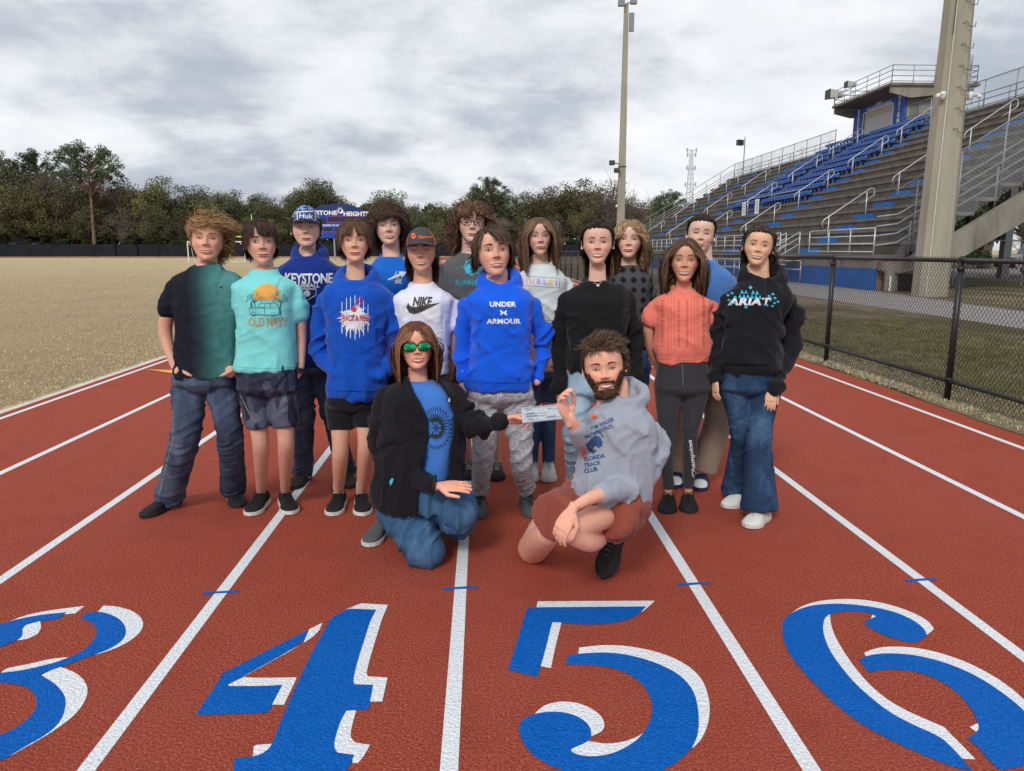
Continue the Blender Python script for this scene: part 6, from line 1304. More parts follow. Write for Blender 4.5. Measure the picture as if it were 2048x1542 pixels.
trousers(P, 'black_shorts', [(780, 742, 820, .115), (730, 742, 820, .11)], Lg, c_bsh, tend=.8, g=1.05, hem=1.1, amp=0.0031, seed=5)
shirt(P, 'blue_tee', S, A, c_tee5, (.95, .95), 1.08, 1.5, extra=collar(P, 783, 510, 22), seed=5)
P.text('lettering', 'AC', 795, 552, 21, 24, p_gry, .05, shear=.35, rot=.1); P.decal('arrow_print', [[(775, 558), (799, 547), (798, 543), (815, 543), (804, 555), (802, 551), (777, 561)]], p_wht, .0045); P.text('lettering', 'XC', 796, 564, 6, 14, p_wht, .04)
# ================================================================== 6. boy in grey and orange cap
P = Person(4.10, 846, 'boy in a grey and orange trucker cap and white tee with a dark swoosh', (.46, .235, .165))
S = [(748, 800, 896, .11), (700, 799, 896, .11), (650, 796, 900, .115), (610, 790, 905, .12), (592, 784, 908, .105), (580, 796, 896, .085), (570, 816, 876, .062), (562, 824, 866, .05)]
A = [[(790, 600, .02, 17), (782, 645, .03, 12.5), (786, 695, .05, 11), (798, 750, .09, 8)], [(904, 602, .02, 17), (910, 646, .03, 12.5), (908, 692, .05, 11), (898, 756, .09, 8)]]
core(P, S); neck(P, 846, 575, 535, 21); arms_body(P, A)
Lg = [leg(P, (824, 778, .02, 30), (826, 862, 0, 20), 11, (835, 985), (830, 1022), .27, g=.9), leg(P, (872, 778, .02, 30), (872, 862, 0, 20), 11, (872, 985), (874, 1022), .27, g=.9)]
P.shoe((835, 985), (830, 1022), s_blk, s_solw, .27, l_blk); P.shoe((872, 985), (874, 1022), s_blk, s_solw, .27, l_blk)
P.head(844, 503, 543.5, yaw=4, pitch=4, roll=1, smile=.75, teeth=.7, eye=.55, jaw=.95, brow=(.05, .03, .02), hw=.98); P.finish()
P.hair((.075, .045, .032), (.17, .11, .08), None, [dict(n=1100, L=.75, lift=.15, rad=.2, backw=.3, down=.75, wave=.05, w=.012, hl=.8, side=.40, back=.14, mask=lambda p, a: (p[:, 2] < .72) & (np.abs(a) > 1.25)), dict(n=300, L=.28, lift=.3, rad=.2, down=.7, wave=.03, w=.010, hl=.8, side=.40, back=.14, mask=lambda p, a: (p[:, 2] < .66) & (np.abs(a) > 1.0))])
trousers(P, 'black_shorts', [(800, 799, 898, .12), (750, 801, 896, .115)], Lg, c_bsh, tend=.85, g=1.05, hem=1.15, amp=0.0031, seed=6)
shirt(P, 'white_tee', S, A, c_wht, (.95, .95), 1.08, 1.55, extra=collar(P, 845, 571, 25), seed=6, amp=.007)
P.text('lettering', 'NIKE', 845, 603, 19, 40, p_camo, .05, shear=.25); P.decal('swoosh_print', [[(816, 604), (813, 616), (818, 625), (828, 628), (842, 624), (862, 614), (881, 605), (858, 609), (838, 613), (826, 614), (819, 611)]], p_camo, .003)
cp = cap(P, plain('cap_grey', (.065, .065, .070), .9), plain('cap_mesh_orange', (.72, .10, .035), .85, bump=.8, bs=300), plain('brim_brown_grey', (.085, .07, .068), .85), tall=.03)
P.text('lettering', 'Chemours', 850, 473.5, 6.5, 28, p_or2, .02, rot=-.03, off=.004); P.decal('cap_emblem', [circ(827 + 3 * math.cos(t), 472 + 4 * math.sin(t), 2.4, 8) for t in (0.3, 1.5, 2.7, 3.9, 5.1)], p_or2, .004)
# ================================================================== 7. boy with glasses, back row
P = Person(4.78, 940, 'tall curly haired boy with black glasses in a grey running tee', (.50, .30, .24))
S = [(735, 888, 990, .115), (690, 886, 994, .115), (600, 884, 998, .12), (545, 880, 1002, .12), (524, 882, 1000, .10), (512, 896, 986, .085), (503, 916, 966, .062)]
A = [[(888, 538, .02, 17), (880, 590, .03, 13), (884, 650, .05, 11), (896, 715, .03, 8)], [(996, 538, .02, 17), (1002, 590, .03, 13), (998, 650, .05, 11), (990, 715, .03, 8)]]
core(P, S); neck(P, 939, 515, 475, 18); arms_body(P, A)
Lg = [leg(P, (914, 760, .02, 28), (928, 842, 0, 17), 10, (938, 922), (938, 962), .27, calf=(930, 880, .02, 14), g=.92), leg(P, (962, 760, .02, 28), (983, 842, 0, 17), 10, (992, 922), (994, 964), .27, calf=(988, 880, .02, 14), g=.92)]
P.shoe((938, 922), (938, 962), s_blk, s_solb, .28, l_wht); P.shoe((992, 922), (994, 964), s_blk, s_solb, .28, l_wht)
P.head(943, 447, 484.5, yaw=-2, pitch=2, roll=-2, smile=.05, eye=.6, jaw=1., brow=(.05, .03, .02)); P.finish()
P.hair((.10, .055, .033), (.32, .19, .115), (.80, .36, .10), [dict(n=3600, L=.60, lift=.5, rad=.4, sidew=.35, down=.35, curl=.07, cf=8, w=.012, facegap=.33, fringe=.35, steps=11, Lv=.3), dict(n=260, L=.30, lift=.4, fwd=.4, down=.5, curl=.05, w=.010, facegap=0, mask=lambda p, a: (np.abs(a) < .6) & (p[:, 0] > 0))])
def glasses(P, lens, wd=.118, ht=.075, z=.485, rimw=.008, gap=.145, mm=m_frame, off=.055):
    o_ = MB(); lens_b = MB()
    for sg in (-1, 1):
        cx_ = sg * gap; y = P.fy(cx_ * .6, z) + off
        pts = [(cx_ + wd * math.copysign(abs(math.cos(t)) ** .6, math.cos(t)), y - .10 * (abs(cx_ + wd * math.cos(t)) ** 2), z + ht * math.copysign(abs(math.sin(t)) ** .7, math.sin(t))) for t in np.linspace(0, 2 * math.pi, 22, endpoint=False)]
        W_ = P.xf(np.array(pts)); o_.tube(list(W_), rimw * P.hk, 6, closed=True); cW = P.xf(np.array([(cx_, y + .004, z)]))[0]; lens_b.add([cW] + list(W_), [(0, 1 + i, 1 + (i + 1) % 22) for i in range(22)])
        a = P.xf(np.array([(sg * (gap + wd), y - .10 * (gap + wd) ** 2, z + .02), (sg * .335, .1, z + .02), (sg * .345, -.04, z + .0)])); o_.tube(list(a), rimw * P.hk * .9, 5)
    y = P.fy(0, z) ; a = P.xf(np.array([(-.035, P.fy(.08, z) + off, z + .03), (0, max(P.fy(0, z + .03) + .012, P.fy(.08, z) + off), z + .04), (.035, P.fy(.08, z) + off, z + .03)])); o_.tube(list(a), rimw * P.hk, 5)
    g = o_.build('glasses_frame', mm, P.root, True); lens_b.build('lens', lens, g, True); return g
m_clear, q = newmat('clear_lens', .02, .5); q.b.inputs['Transmission Weight'].default_value = 1; q.b.inputs['IOR'].default_value = 1.02; q.color((1, 1, 1))
glasses(P, m_clear, .112, .07)
trousers(P, 'maroon_shorts', [(790, 888, 992, .115), (730, 890, 990, .115)], Lg, c_mar, tend=.85, g=1.05, hem=1.25, amp=0.0031, seed=7)
shirt(P, 'grey_tee', S, A, c_gry7, (.95, .95), 1.08, 1.5, extra=collar(P, 941, 505, 21), seed=7)
P.decal('ring_print', band(circ(944, 534, 14.5, 26) + [(958.5, 534)], 2) + [[(930, 536), (938, 526), (946, 537), (942, 546), (934, 545)], [(944, 536), (952, 526), (957, 536), (952, 545)]] + [[(944 + 14 * math.cos(a) - 2 * math.sin(a), 534 + 14 * math.sin(a) + 2 * math.cos(a)), (944 + 20 * math.cos(a), 534 + 20 * math.sin(a)), (944 + 14 * math.cos(a) + 2 * math.sin(a), 534 + 14 * math.sin(a) - 2 * math.cos(a))] for a in np.linspace(0, 2 * math.pi, 8, endpoint=False)], p_cyan); P.text('lettering', 'RUNNING', 940, 565, 12, 58, p_cyd, .03)
# ================================================================== 8. boy in vivid blue hoodie
P = Person(4.02, 1000, 'boy in a vivid blue sports hoodie and grey marl joggers', (.50, .26, .185))
S = [(776, 938, 1062, .125), (752, 936, 1064, .14), (700, 944, 1061, .13), (650, 944, 1062, .13), (605, 936, 1066, .13), (588, 934, 1068, .115), (575, 948, 1058, .09), (566, 968, 1038, .07)]
A = [[(936, 602, .02, 20), (926, 660, .03, 17.5), (926, 710, .04, 15), (924, 758, -.02, 11.5)], [(1064, 602, .02, 20), (1078, 655, .04, 18), (1088, 690, .06, 16), (1074, 764, -.02, 11.5)]]
core(P, S); neck(P, 997, 575, 545, 22); arms_body(P, A, .72)
Lg = [leg(P, (966, 800, .02, 34), (968, 885, -.01, 25), 15, (962, 1000), (956, 1040), .28, calf=(964, 935, .02, 20), g=.7), leg(P, (1036, 800, .02, 34), (1042, 885, -.01, 24), 15, (1046, 1000), (1068, 1038), .28, calf=(1044, 935, .02, 20), g=.7)]
P.shoe((962, 1000), (956, 1040), s_gry, s_gry, .28, l_blk); P.shoe((1046, 1000), (1068, 1038), s_gry, s_gry, .28, l_blk)
P.head(990, 503, 552, yaw=-10, pitch=6, roll=3, smile=.35, teeth=.55, eye=.6, jaw=.92, brow=(.05, .03, .02), hw=.97)
w0 = P.pt(924, 762, -.02); P.hand(w0, (.05, -.1, -1), (.8, .5, 0), 1, .7, .9, tcurl=.8)
P.finish(); P.hair((.06, .035, .024), (.16, .10, .065), (.82, .36, .12), [dict(n=3000, L=.32, lift=.10, rad=.4, sidew=.7, fwd=.05, part=.14, down=.5, wave=.02, w=.012, facegap=.31, fringe=1.1, Lv=.22, back=.24, side=.42)])
trousers(P, 'marl_joggers', [(815, 936, 1068, .125), (775, 936, 1066, .125), (762, 938, 1064, .12)], Lg, c_jog, amp=0.0040, seed=8, base=.6, drop=-.02)
P.decal('drawstring', band([(996, 770), (995, 782), (997, 797)], 1.6) + band([(1000, 770), (1002, 784), (1001, 795)], 1.6), p_wht, .004)
shirt(P, 'vivid_hoodie', S, A, c_ua, (3, 3), 1.06, 1.1, extra=hood(P, 999, 556, 34, tilt=.035, rt=.025, front=.015), seed=8, long=True, amp=.009)
kanga(P, [(966, 706), (1048, 706), (1064, 738), (1066, 748), (1050, 764), (956, 764), (940, 746), (950, 722)], c_ua)
P.text('lettering', 'UNDER', 1006, 608.5, 10.5, 53, p_wht, .045, spacing=1.05); P.text('lettering', 'ARMOUR', 1007.5, 642.5, 10.5, 69, p_wht, .045, spacing=1.05)
P.decal('oval_print', band(circ(1007, 625.5, 32, 36, ry=7) + [(1039, 625.5)], 1.2), p_navy); P.decal('logo_print', [[(1001, 620), (1004, 622), (1007, 624.5), (1010, 622), (1013, 620), (1014, 623), (1012, 625.5), (1014, 628), (1013, 631), (1010, 629), (1007, 626.5), (1004, 629), (1001, 631), (1000, 628), (1003, 625.5), (1000, 623)]], p_wht, .003)
# ================================================================== 9. girl in white sweatshirt, back row
P = Person(4.70, 1082, 'long haired girl in a white sweatshirt with pastel lettering, behind the vivid hoodie', (.50, .29, .215))
S = [(652, 1040, 1128, .11), (630, 1036, 1132, .12), (590, 1036, 1132, .115), (560, 1032, 1134, .115), (545, 1034, 1132, .10), (532, 1046, 1120, .08), (524, 1058, 1104, .06)]
A = [[(1038, 556, .02, 15), (1030, 600, .04, 14), (1034, 650, .06, 12), (1052, 695, .02, 9)], [(1130, 558, .02, 15), (1138, 600, .04, 14), (1136, 650, .06, 12), (1116, 700, .02, 9)]]
core(P, S); neck(P, 1083, 535, 500, 15); arms_body(P, A, .75)
loft(P.body, P.slices([(740, 1046, 1122, .11), (690, 1050, 1118, .10), (645, 1054, 1114, .09)]))
Lg = [leg(P, (1064, 745, .02, 22), (1066, 825, 0, 16), 12, (1066, 932), (1062, 966), .25), leg(P, (1102, 745, .02, 22), (1098, 820, 0, 16), 13, (1096, 932), (1098, 966), .25)]
P.shoe((1066, 932), (1062, 966), s_wht, s_solw, .25, l_wht, hgt=.12); P.shoe((1096, 932), (1098, 966), s_wht, s_solw, .25, l_wht, hgt=.12)
P.head(1079, 474, 510.5, yaw=-8, pitch=3, roll=2, smile=.35, eye=.7, iris='green', fem=1, jaw=.93, brow=(.12, .07, .04), hw=.96); P.finish()
P.hair((.15, .085, .05), (.34, .21, .125), (.795, .40, .12), [dict(n=3300, L=1.35, lift=.14, rad=.1, sidew=.9, down=.75, wave=.12, wf=9, w=.014, facegap=.35, steps=14, Lv=.15, crown=(0, .1), hug=.43)])
trousers(P, 'ripped_jeans', [(775, 1046, 1124, .115), (700, 1048, 1120, .11), (650, 1054, 1116, .10)], Lg, dj5, tend=.8, g=1.03, hem=1.1, amp=0.0037, seed=9)
mb = MB()
for R in Lg: C = cat(R, 8); C = C[int(len(C) * .58):]; mb.tube([c[:3] for c in C], [c[3] * 1.0 for c in C], 14)
P.garment('jean_lower_leg', mb, dj2, .008, 3, [], 0)
shirt(P, 'white_sweatshirt', S, A, c_hur, (3, 3), 1.05, 1.1, extra=collar(P, 1083, 526, 20, rt=.01), seed=9, long=True, amp=.006)
P.decal('box_print', sum([band(q, .9) for q in ([(1044, 551), (1119, 557)], [(1119, 557), (1119, 576)], [(1119, 576), (1044, 570)], [(1044, 570), (1044, 551)])], []), p_gry)
for ch, x, c_ in zip('HURLEY', (1050, 1064, 1078, 1091, 1102, 1112), ((.62, .40, .55), (.75, .35, .25), (.40, .32, .62), (.35, .45, .70), (.75, .55, .20), (.55, .35, .60))): P.text('lettering', ch, x, 560.5 + (x - 1050) * .08, 10, 9, plain('pastel_%d' % int(x), c_, .7), .04)
# ================================================================== 10. girl in black sweater
P = Person(4.05, 1192, 'dark haired girl in a black sweater with a silver pendant and pale jeans', (.52, .29, .22))
S = [(736, 1132, 1250, .12), (715, 1130, 1252, .13), (670, 1134, 1250, .125), (625, 1132, 1254, .125), (595, 1130, 1258, .12), (580, 1134, 1254, .10), (568, 1148, 1242, .08), (558, 1166, 1222, .062)]
A = [[(1136, 594, .02, 18), (1124, 640, .03, 17), (1118, 700, .03, 15), (1120, 770, -.01, 12)], [(1252, 592, .02, 18), (1264, 640, .03, 17), (1270, 700, .03, 15), (1262, 760, -.01, 12)]]
core(P, S); neck(P, 1194, 572, 520, 17.5); arms_body(P, A, .62)
Lg = [leg(P, (1160, 775, .02, 30), (1150, 862, -.03, 22), 16, (1152, 985), (1146, 1018), .25), leg(P, (1218, 775, .02, 30), (1222, 862, -.01, 22), 16, (1216, 985), (1220, 1018), .25)]
P.shoe((1152, 985), (1146, 1018), s_wht, s_solw, .25); P.shoe((1216, 985), (1220, 1018), s_wht, s_solw, .25)
P.head(1195, 486, 527.5, yaw=0, pitch=2, roll=1, smile=.95, teeth=.85, eye=.6, fem=1, jaw=.96, brow=(.03, .02, .016), hw=.97)
P.hand(P.pt(1119, 774, -.01), (.02, -.15, -1), (.85, .4, 0), 1, .35, .82)
P.finish(); P.hair((.022, .014, .012), (.06, .04, .034), (.80, .30, .10), [dict(n=700, L=.95, lift=.1, rad=.1, sidew=.2, backw=.8, down=.9, wave=.04, w=.013, facegap=.34, hug=.30, mask=lambda p, a: np.abs(a) > 1.5), dict(n=2400, L=.62, lift=.06, rad=.1, sidew=.7, backw=1.1, down=.30, w=.013, facegap=.33, steps=10, Lv=.08, crown=(0, .1), vol=1.6, tail=(0, -.45, .25)), dict(n=500, L=.4, lift=.3, rad=.2, backw=.5, down=.35, curl=.04, w=.012, facegap=.34, tail=(-.1, -.4, .1), mask=lambda p, a: np.abs(a) > 2.0)])
trousers(P, 'pale_jeans', [(805, 1131, 1250, .125), (765, 1132, 1248, .12), (728, 1136, 1246, .115)], Lg, dj3, amp=0.0050, seed=10)
P.decal('knee_rip', [[(1134, 852), (1142, 849), (1152, 853), (1156, 860), (1148, 864), (1138, 862)]], P.skin, .002)
shirt(P, 'black_sweater', S, A, c_blk, (3, 3), 1.05, 1.08, extra=collar(P, 1194, 562, 25, rt=.012), seed=10, long=True, amp=.009)
P.decal('necklace', band([(1173, 546), (1178, 556), (1187, 565), (1196, 569), (1204, 564), (1211, 555), (1214, 545)], .9) + [circ(1196, 570.5, 3.2, 12, ry=2.4)], metal_silver, .004)
# ================================================================== 11. blonde curly girl, back row
P = Person(4.72, 1262, 'girl with curly blonde hair in a dark plaid top, back row', (.56, .33, .25))
S = [(690, 1228, 1296, .10), (640, 1226, 1298, .11), (590, 1222, 1302, .115), (558, 1220, 1304, .11), (546, 1226, 1300, .095), (534, 1240, 1286, .07), (526, 1248, 1278, .055)]
A = [[(1226, 564, .02, 14), (1218, 610, .03, 12), (1220, 660, .05, 10), (1230, 710, .02, 8)], [(1296, 564, .02, 14), (1303, 610, .03, 13), (1302, 660, .05, 11), (1290, 712, .02, 8)]]
core(P, S); neck(P, 1260, 540, 505, 15); arms_body(P, A, .8)
Lg = [leg(P, (1244, 730, .02, 24), (1246, 825, 0, 17), 13, (1248, 935), (1246, 968), .25), leg(P, (1278, 730, .02, 24), (1276, 825, 0, 17), 13, (1276, 935), (1278, 968), .25)]
P.shoe((1248, 935), (1246, 968), s_blk, s_solb, .25); P.shoe((1276, 935), (1278, 968), s_blk, s_solb, .25)
P.head(1257, 479.5, 515.5, yaw=4, pitch=2, roll=-2, smile=.4, eye=.7, iris='blue', fem=1, jaw=.97, brow=(.18, .11, .06)); P.finish()
P.hair((.32, .20, .105), (.62, .44, .25), (.795, .40, .12), [dict(n=3400, L=1.05, lift=.20, rad=.15, sidew=.8, backw=.1, down=.5, curl=.085, cf=14, w=.011, facegap=.34, steps=22, Lv=.2, crown=(0, .1), wind=-.08, hug=.45)])
trousers(P, 'jeans', [(760, 1226, 1296, .105), (700, 1228, 1294, .105)], Lg, dj2, amp=0.0037, seed=11)
shirt(P, 'plaid_top', S, A, c_plaid, (3, 3), 1.05, 1.08, extra=collar(P, 1260, 530, 19, rt=.008), seed=11, long=True, amp=.005)
# ================================================================== 12. girl in coral top
P = Person(4.15, 1364, 'girl with long brown hair in a coral lace top and charcoal leggings', (.47, .235, .155))
S = [(722, 1315, 1416, .10), (712, 1313, 1417, .105), (695, 1309, 1420, .12), (660, 1313, 1417, .115), (625, 1311, 1417, .115), (604, 1306, 1424, .11), (592, 1312, 1420, .095), (582, 1330, 1402, .075), (573, 1344, 1388, .058)]
A = [[(1312, 608, .02, 15), (1299, 645, .03, 11.5), (1299, 688, .06, 10.5), (1318, 738, .13, 8)], [(1418, 608, .02, 15), (1431, 645, .03, 11.5), (1431, 686, .06, 10.5), (1412, 738, .13, 8)]]
core(P, S); neck(P, 1366, 590, 555, 16); arms_body(P, A)
Lg = [leg(P, (1337, 768, .01, 30), (1332, 868, -.02, 15.5), 10.5, (1338, 992), (1333, 1029), .25, calf=(1331, 905, .02, 15), g=.80), leg(P, (1391, 768, .01, 30), (1380, 868, -.02, 16), 10.5, (1374, 990), (1378, 1028), .25, calf=(1379, 905, .02, 15), g=.80)]
P.shoe((1338, 992), (1333, 1029), s_blk, s_solb, .245, l_blk, low=True, w=.052); P.shoe((1374, 990), (1378, 1028), s_blk, s_solb, .245, l_blk, low=True, w=.052)
P.head(1368, 521, 562.5, yaw=0, pitch=2, roll=0, smile=.85, teeth=.7, eye=.75, iris='green', fem=1, jaw=.95, brow=(.09, .055, .035), hw=.96); P.finish()
P.hair((.10, .06, .04), (.27, .175, .115), (.795, .40, .12), [dict(n=3300, L=1.08, lift=.14, rad=.15, sidew=.8, backw=.25, down=.62, wave=.11, wf=8, w=.013, facegap=.35, steps=14, Lv=.18, crown=(0, .1), hug=.47), dict(n=500, L=.8, lift=.3, rad=.2, sidew=.9, down=.5, wave=.12, wf=7, w=.010, facegap=.37, steps=12)])
trousers(P, 'leggings', [(800, 1308, 1421, .125), (765, 1307, 1422, .12), (735, 1311, 1418, .11), (718, 1314, 1415, .10)], Lg, c_leg, amp=0.0012, seed=12, it=8, drop=-.015)
seam(P, [(1364, 728), (1366, 750), (1366, 772)], 1.1, s_sol); P.text('lettering', 'Champion', 1385.5, 918, 11, 77, p_wht, .03, rot=-math.pi / 2 - .13, shear=.3)
me12 = shirt(P, 'coral_top', S, A, c_coral, (.80, .80), 1.06, 1.5, extra=collar(P, 1366, 579, 21, rt=.011, tilt=.015), seed=12, amp=.007, kf=6)
for x in (1324, 1357, 1374, 1407):
    P.decal('lace_band', [[(x - 2 + (j % 2), 600 + 5 * j), (x + 3 - (j % 2), 600 + 5 * j), (x + 3 - (j % 2), 603 + 5 * j), (x - 2 + (j % 2), 603 + 5 * j)] for j in range(19)], plain('coral_dark', (.52, .115, .08), .95, bump=.8, bs=260), .0015)
for x in (1337, 1343, 1349, 1383, 1389, 1395): P.decal('pin_tuck', band([(x, 592), (x, 650), (x, 700)], .8), MATS['coral_dark'], .0012)
# ================================================================== 13. girl in blue sweater, back row
P = Person(4.62, 1405, 'tall girl with pulled back dark hair in a cornflower sweater and tan wide trousers', (.54, .32, .245))
S = [(690, 1364, 1452, .11), (640, 1360, 1456, .115), (590, 1356, 1460, .115), (556, 1352, 1464, .11), (540, 1358, 1460, .10), (526, 1376, 1444, .08), (516, 1390, 1428, .06)]
A = [[(1358, 558, .02, 15), (1350, 605, .03, 13), (1352, 655, .05, 11), (1362, 715, .02, 8)], [(1458, 558, .02, 16), (1466, 605, .03, 14), (1464, 655, .05, 12), (1455, 715, .02, 8)]]
core(P, S); neck(P, 1410, 530, 495, 16); arms_body(P, A, .8)
Lg = [leg(P, (1382, 740, .02, 26), (1372, 840, 0, 24), 26, (1352, 945), (1350, 978), .25, g=.5), leg(P, (1432, 740, .02, 27), (1436, 840, 0, 27), 29, (1402, 950), (1400, 982), .25, g=.5)]
P.root['_s'] = 1; del P.root['_s']
s_slide = plain('slide_navy', (.015, .03, .11), .5)
for hl_, to_ in (((1352, 945), (1350, 978)), ((1402, 950), (1400, 984))):
    o = P.shoe(hl_, to_, m_sock, s_slide, .25, None, w=.047, sn='sock_foot', low=True); a = np.array(G(*hl_)); b = np.array(G(*to_)); d = b - a; d[2] = 0; d /= np.linalg.norm(d); sd_ = np.cross(d, [0, 0, 1.]); c = b - d * .12
    V = []; 
    for t in (-.045, 0, .04):
        for k in range(9): q_ = math.pi * k / 8; V.append(c + d * t + sd_ * .058 * math.cos(q_) + np.array([0, 0, .012 + .062 * math.sin(q_) - .1 * max(0, t) * math.sin(q_)]))
    st_ = MB().add(V, [(i * 9 + k, i * 9 + k + 1, (i + 1) * 9 + k + 1, (i + 1) * 9 + k) for i in range(2) for k in range(8)]).build('slide_strap', s_slide, P.root, True)
P.decal('strap_logo', [[(1390, 955), (1398, 954), (1400, 962), (1392, 964)]], p_red, .004, bvh=BVHTree.FromPolygons([Vector(v) for v in V], [(i * 9 + k, i * 9 + k + 1, (i + 1) * 9 + k + 1, (i + 1) * 9 + k) for i in range(2) for k in range(8)]), parent=st_)
P.head(1397, 468.5, 505.5, yaw=-2, pitch=3, roll=-5, smile=.6, teeth=.4, eye=.3, fem=1, jaw=.96, brow=(.04, .026, .02), hw=.96); P.finish()
P.hair((.028, .019, .016), (.075, .05, .042), (.795, .42, .18), [dict(n=2200, L=.50, lift=.04, rad=.1, sidew=.15, backw=1.2, down=.12, w=.013, facegap=.33, steps=9, Lv=.08, crown=(0, .1), vol=1.4, tail=(0, -.45, .35))])
trousers(P, 'tan_wide_trousers', [(790, 1360, 1456, .12), (730, 1362, 1454, .115), (685, 1366, 1450, .105)], Lg, c_tan, amp=0.0043, kf=5, seed=13, g=1., hem=1.02, drop=-.0)
shirt(P, 'blue_sweater', S, A, c_sky, (3, 3), 1.05, 1.08, extra=collar(P, 1409, 521, 20, rt=.010), seed=13, long=True, amp=.005)
# ================================================================== 14. girl in black hoodie
P = Person(4.08, 1510, 'girl in a black hoodie with turquoise aztec lettering and dark flared jeans', (.52, .30, .20))
S = [(742, 1440, 1556, .12), (722, 1438, 1560, .135), (680, 1444, 1558, .13), (630, 1446, 1566, .13), (596, 1446, 1582, .13), (580, 1450, 1584, .115), (566, 1468, 1574, .09), (556, 1490, 1552, .07)]
A = [[(1458, 592, .02, 19), (1443, 645, .04, 17), (1436, 700, .04, 15), (1432, 756, -.01, 11)], [(1578, 592, .02, 20), (1586, 645, .03, 16.5), (1578, 702, .02, 15), (1546, 772, -.10, 12)]]
core(P, S); neck(P, 1521, 568, 520, 18.5); arms_body(P, A, .68)
Lg = [leg(P, (1470, 772, .01, 31), (1480, 872, .03, 19), 25, (1478, 985), (1453, 1018), .25, g=.55), leg(P, (1530, 772, -.01, 33), (1518, 874, -.06, 25), 37, (1540, 1020), (1495, 1058), .25, g=.5)]
P.shoe((1490, 1000), (1450, 1018), s_wht, s_solw, .25, l_wht, low=True); P.shoe((1545, 1026), (1494, 1058), s_wht, s_solw, .25, l_wht, low=True)
P.head(1510, 491.5, 530, yaw=-2, pitch=2, roll=-7, smile=.9, teeth=.6, eye=.55, fem=1, jaw=.97, brow=(.04, .026, .02), hw=.98)
P.hand(P.pt(1544, 776, -.10), (-.15, -.25, -1), (.3, 1, 0), 1, .3, .85, spread=.08)
P.hand(P.pt(1431, 760, -.01), (-.0, -.15, -1), (.9, .3, 0), -1, .35, .8)
P.finish(); P.hair((.045, .028, .022), (.15, .095, .06), (.80, .34, .10), [dict(n=700, L=.85, lift=.2, rad=.1, sidew=.3, backw=.8, down=.8, curl=.05, cf=8, w=.012, facegap=.36, hug=.34, wind=-.1, mask=lambda p, a: np.abs(a) > 1.45), dict(n=2500, L=.60, lift=.14, rad=.1, sidew=.45, backw=1.0, down=.25, curl=.022, cf=6, w=.012, facegap=.34, steps=11, Lv=.12, vol=1.6, crown=(0, .1), wind=-.05, tail=(0, -.42, .35)), dict(n=350, L=.85, lift=.5, rad=.2, backw=.6, down=.25, curl=.06, w=.010, wind=-.4, facegap=.36, mask=lambda p, a: (np.abs(a) > 1.3) & (p[:, 2] < .6))])
trousers(P, 'flared_jeans', [(800, 1439, 1562, .125), (765, 1439, 1560, .125), (735, 1443, 1556, .115)], Lg, dj4, amp=0.0030, seed=14, drop=.03)
for q_ in ([(1494, 1036), (1524, 1041), (1558, 1038)],): seam(P, q_, 1.2, p_gold, 'hem_stitch')
shirt(P, 'black_hoodie', S, A, c_blk2, (3, 3), 1.05, 1.1, extra=hood(P, 1526, 546, 38, tilt=.035, rt=.026, front=.02), seed=14, long=True, amp=.009)
kanga(P, [(1454, 668), (1530, 668), (1546, 700), (1548, 716), (1536, 728), (1452, 728), (1440, 712), (1446, 690)], c_blk2)
P.text('lettering', 'ARIAT', 1499, 603, 15, 88, p_wht, .05, shear=.2, spacing=1.1)
az = []
for x, y in ((1456, 590), (1464, 586), (1470, 594), (1458, 600), (1462, 608), (1470, 604), (1538, 592), (1546, 588), (1550, 596), (1541, 600), (1549, 606), (1556, 603), (1534, 610), (1545, 612)): az.append([(x - 3.5, y), (x, y - 2.5), (x + 3.5, y + .5), (x, y + 3)])
for x, y, s_ in ((1501, 575, 4), (1492, 614, 4)): az.append([(x - s_, y), (x, y - s_), (x + s_, y), (x, y + s_)])
for x, y in ((1484, 583), (1492, 583), (1506, 584), (1514, 585), (1480, 592), (1488, 592), (1496, 592), (1504, 593), (1512, 593), (1520, 594)): az.append([(x - 3.6, y + 4), (x, y - 4), (x + 3.6, y + 4)])
_l = P.last
for q_ in az: P.decal('aztec_print', [q_], p_cyan, .0035, parent=_l)
P.decal('drawcord', band([(1529, 548), (1530, 590), (1528, 634)], 1.8), plain('cord_black', (.02, .02, .022), .8), .006)
e_ = P.pt(1500, 541, -.06); MB().tube([P.pt(1500 + 4 * math.cos(t), 541 + 4 * math.sin(t), -.075) for t in np.linspace(0, 6.28, 12, endpoint=False)], .0016, 5, closed=True).build('eyelet', metal_silver, P.root); MB().tube([P.pt(1529 + 4 * math.cos(t), 546 + 4 * math.sin(t), -.085) for t in np.linspace(0, 6.28, 12, endpoint=False)], .0016, 5, closed=True).build('eyelet', metal_silver, P.root)
# ================================================================== 15. kneeling woman
P = Person(3.50, 840, 'kneeling woman in green mirrored sunglasses and an open black jacket, holding the check', (.62, .27, .19))
S = [(985, 768, 912, .15), (940, 772, 914, .15), (880, 780, 918, .14), (830, 782, 916, .14), (795, 776, 912, .13), (778, 782, 904, .11), (766, 800, 886, .085), (758, 816, 866, .065)]
A = [[(778, 800, .02, 26), (768, 866, .03, 25), (786, 924, .0, 23), (862, 970, -.22, 14), (878, 972, -.24, 10)], [(902, 796, .02, 25), (936, 848, -.04, 22), (970, 850, -.14, 16), (1002, 842, -.22, 12.5), (1014, 840, -.22, 10)]]
core(P, [(950, 838, 900, .11), (900, 842, 900, .12), (850, 835, 900, .125), (810, 826, 898, .12), (785, 822, 890, .10), (768, 822, 872, .08)]); neck(P, 836, 770, 726, 22); arms_body(P, A, .68)
hipL, hipR = P.pt(792, 985, .10, 50), P.pt(880, 985, .08, 46)
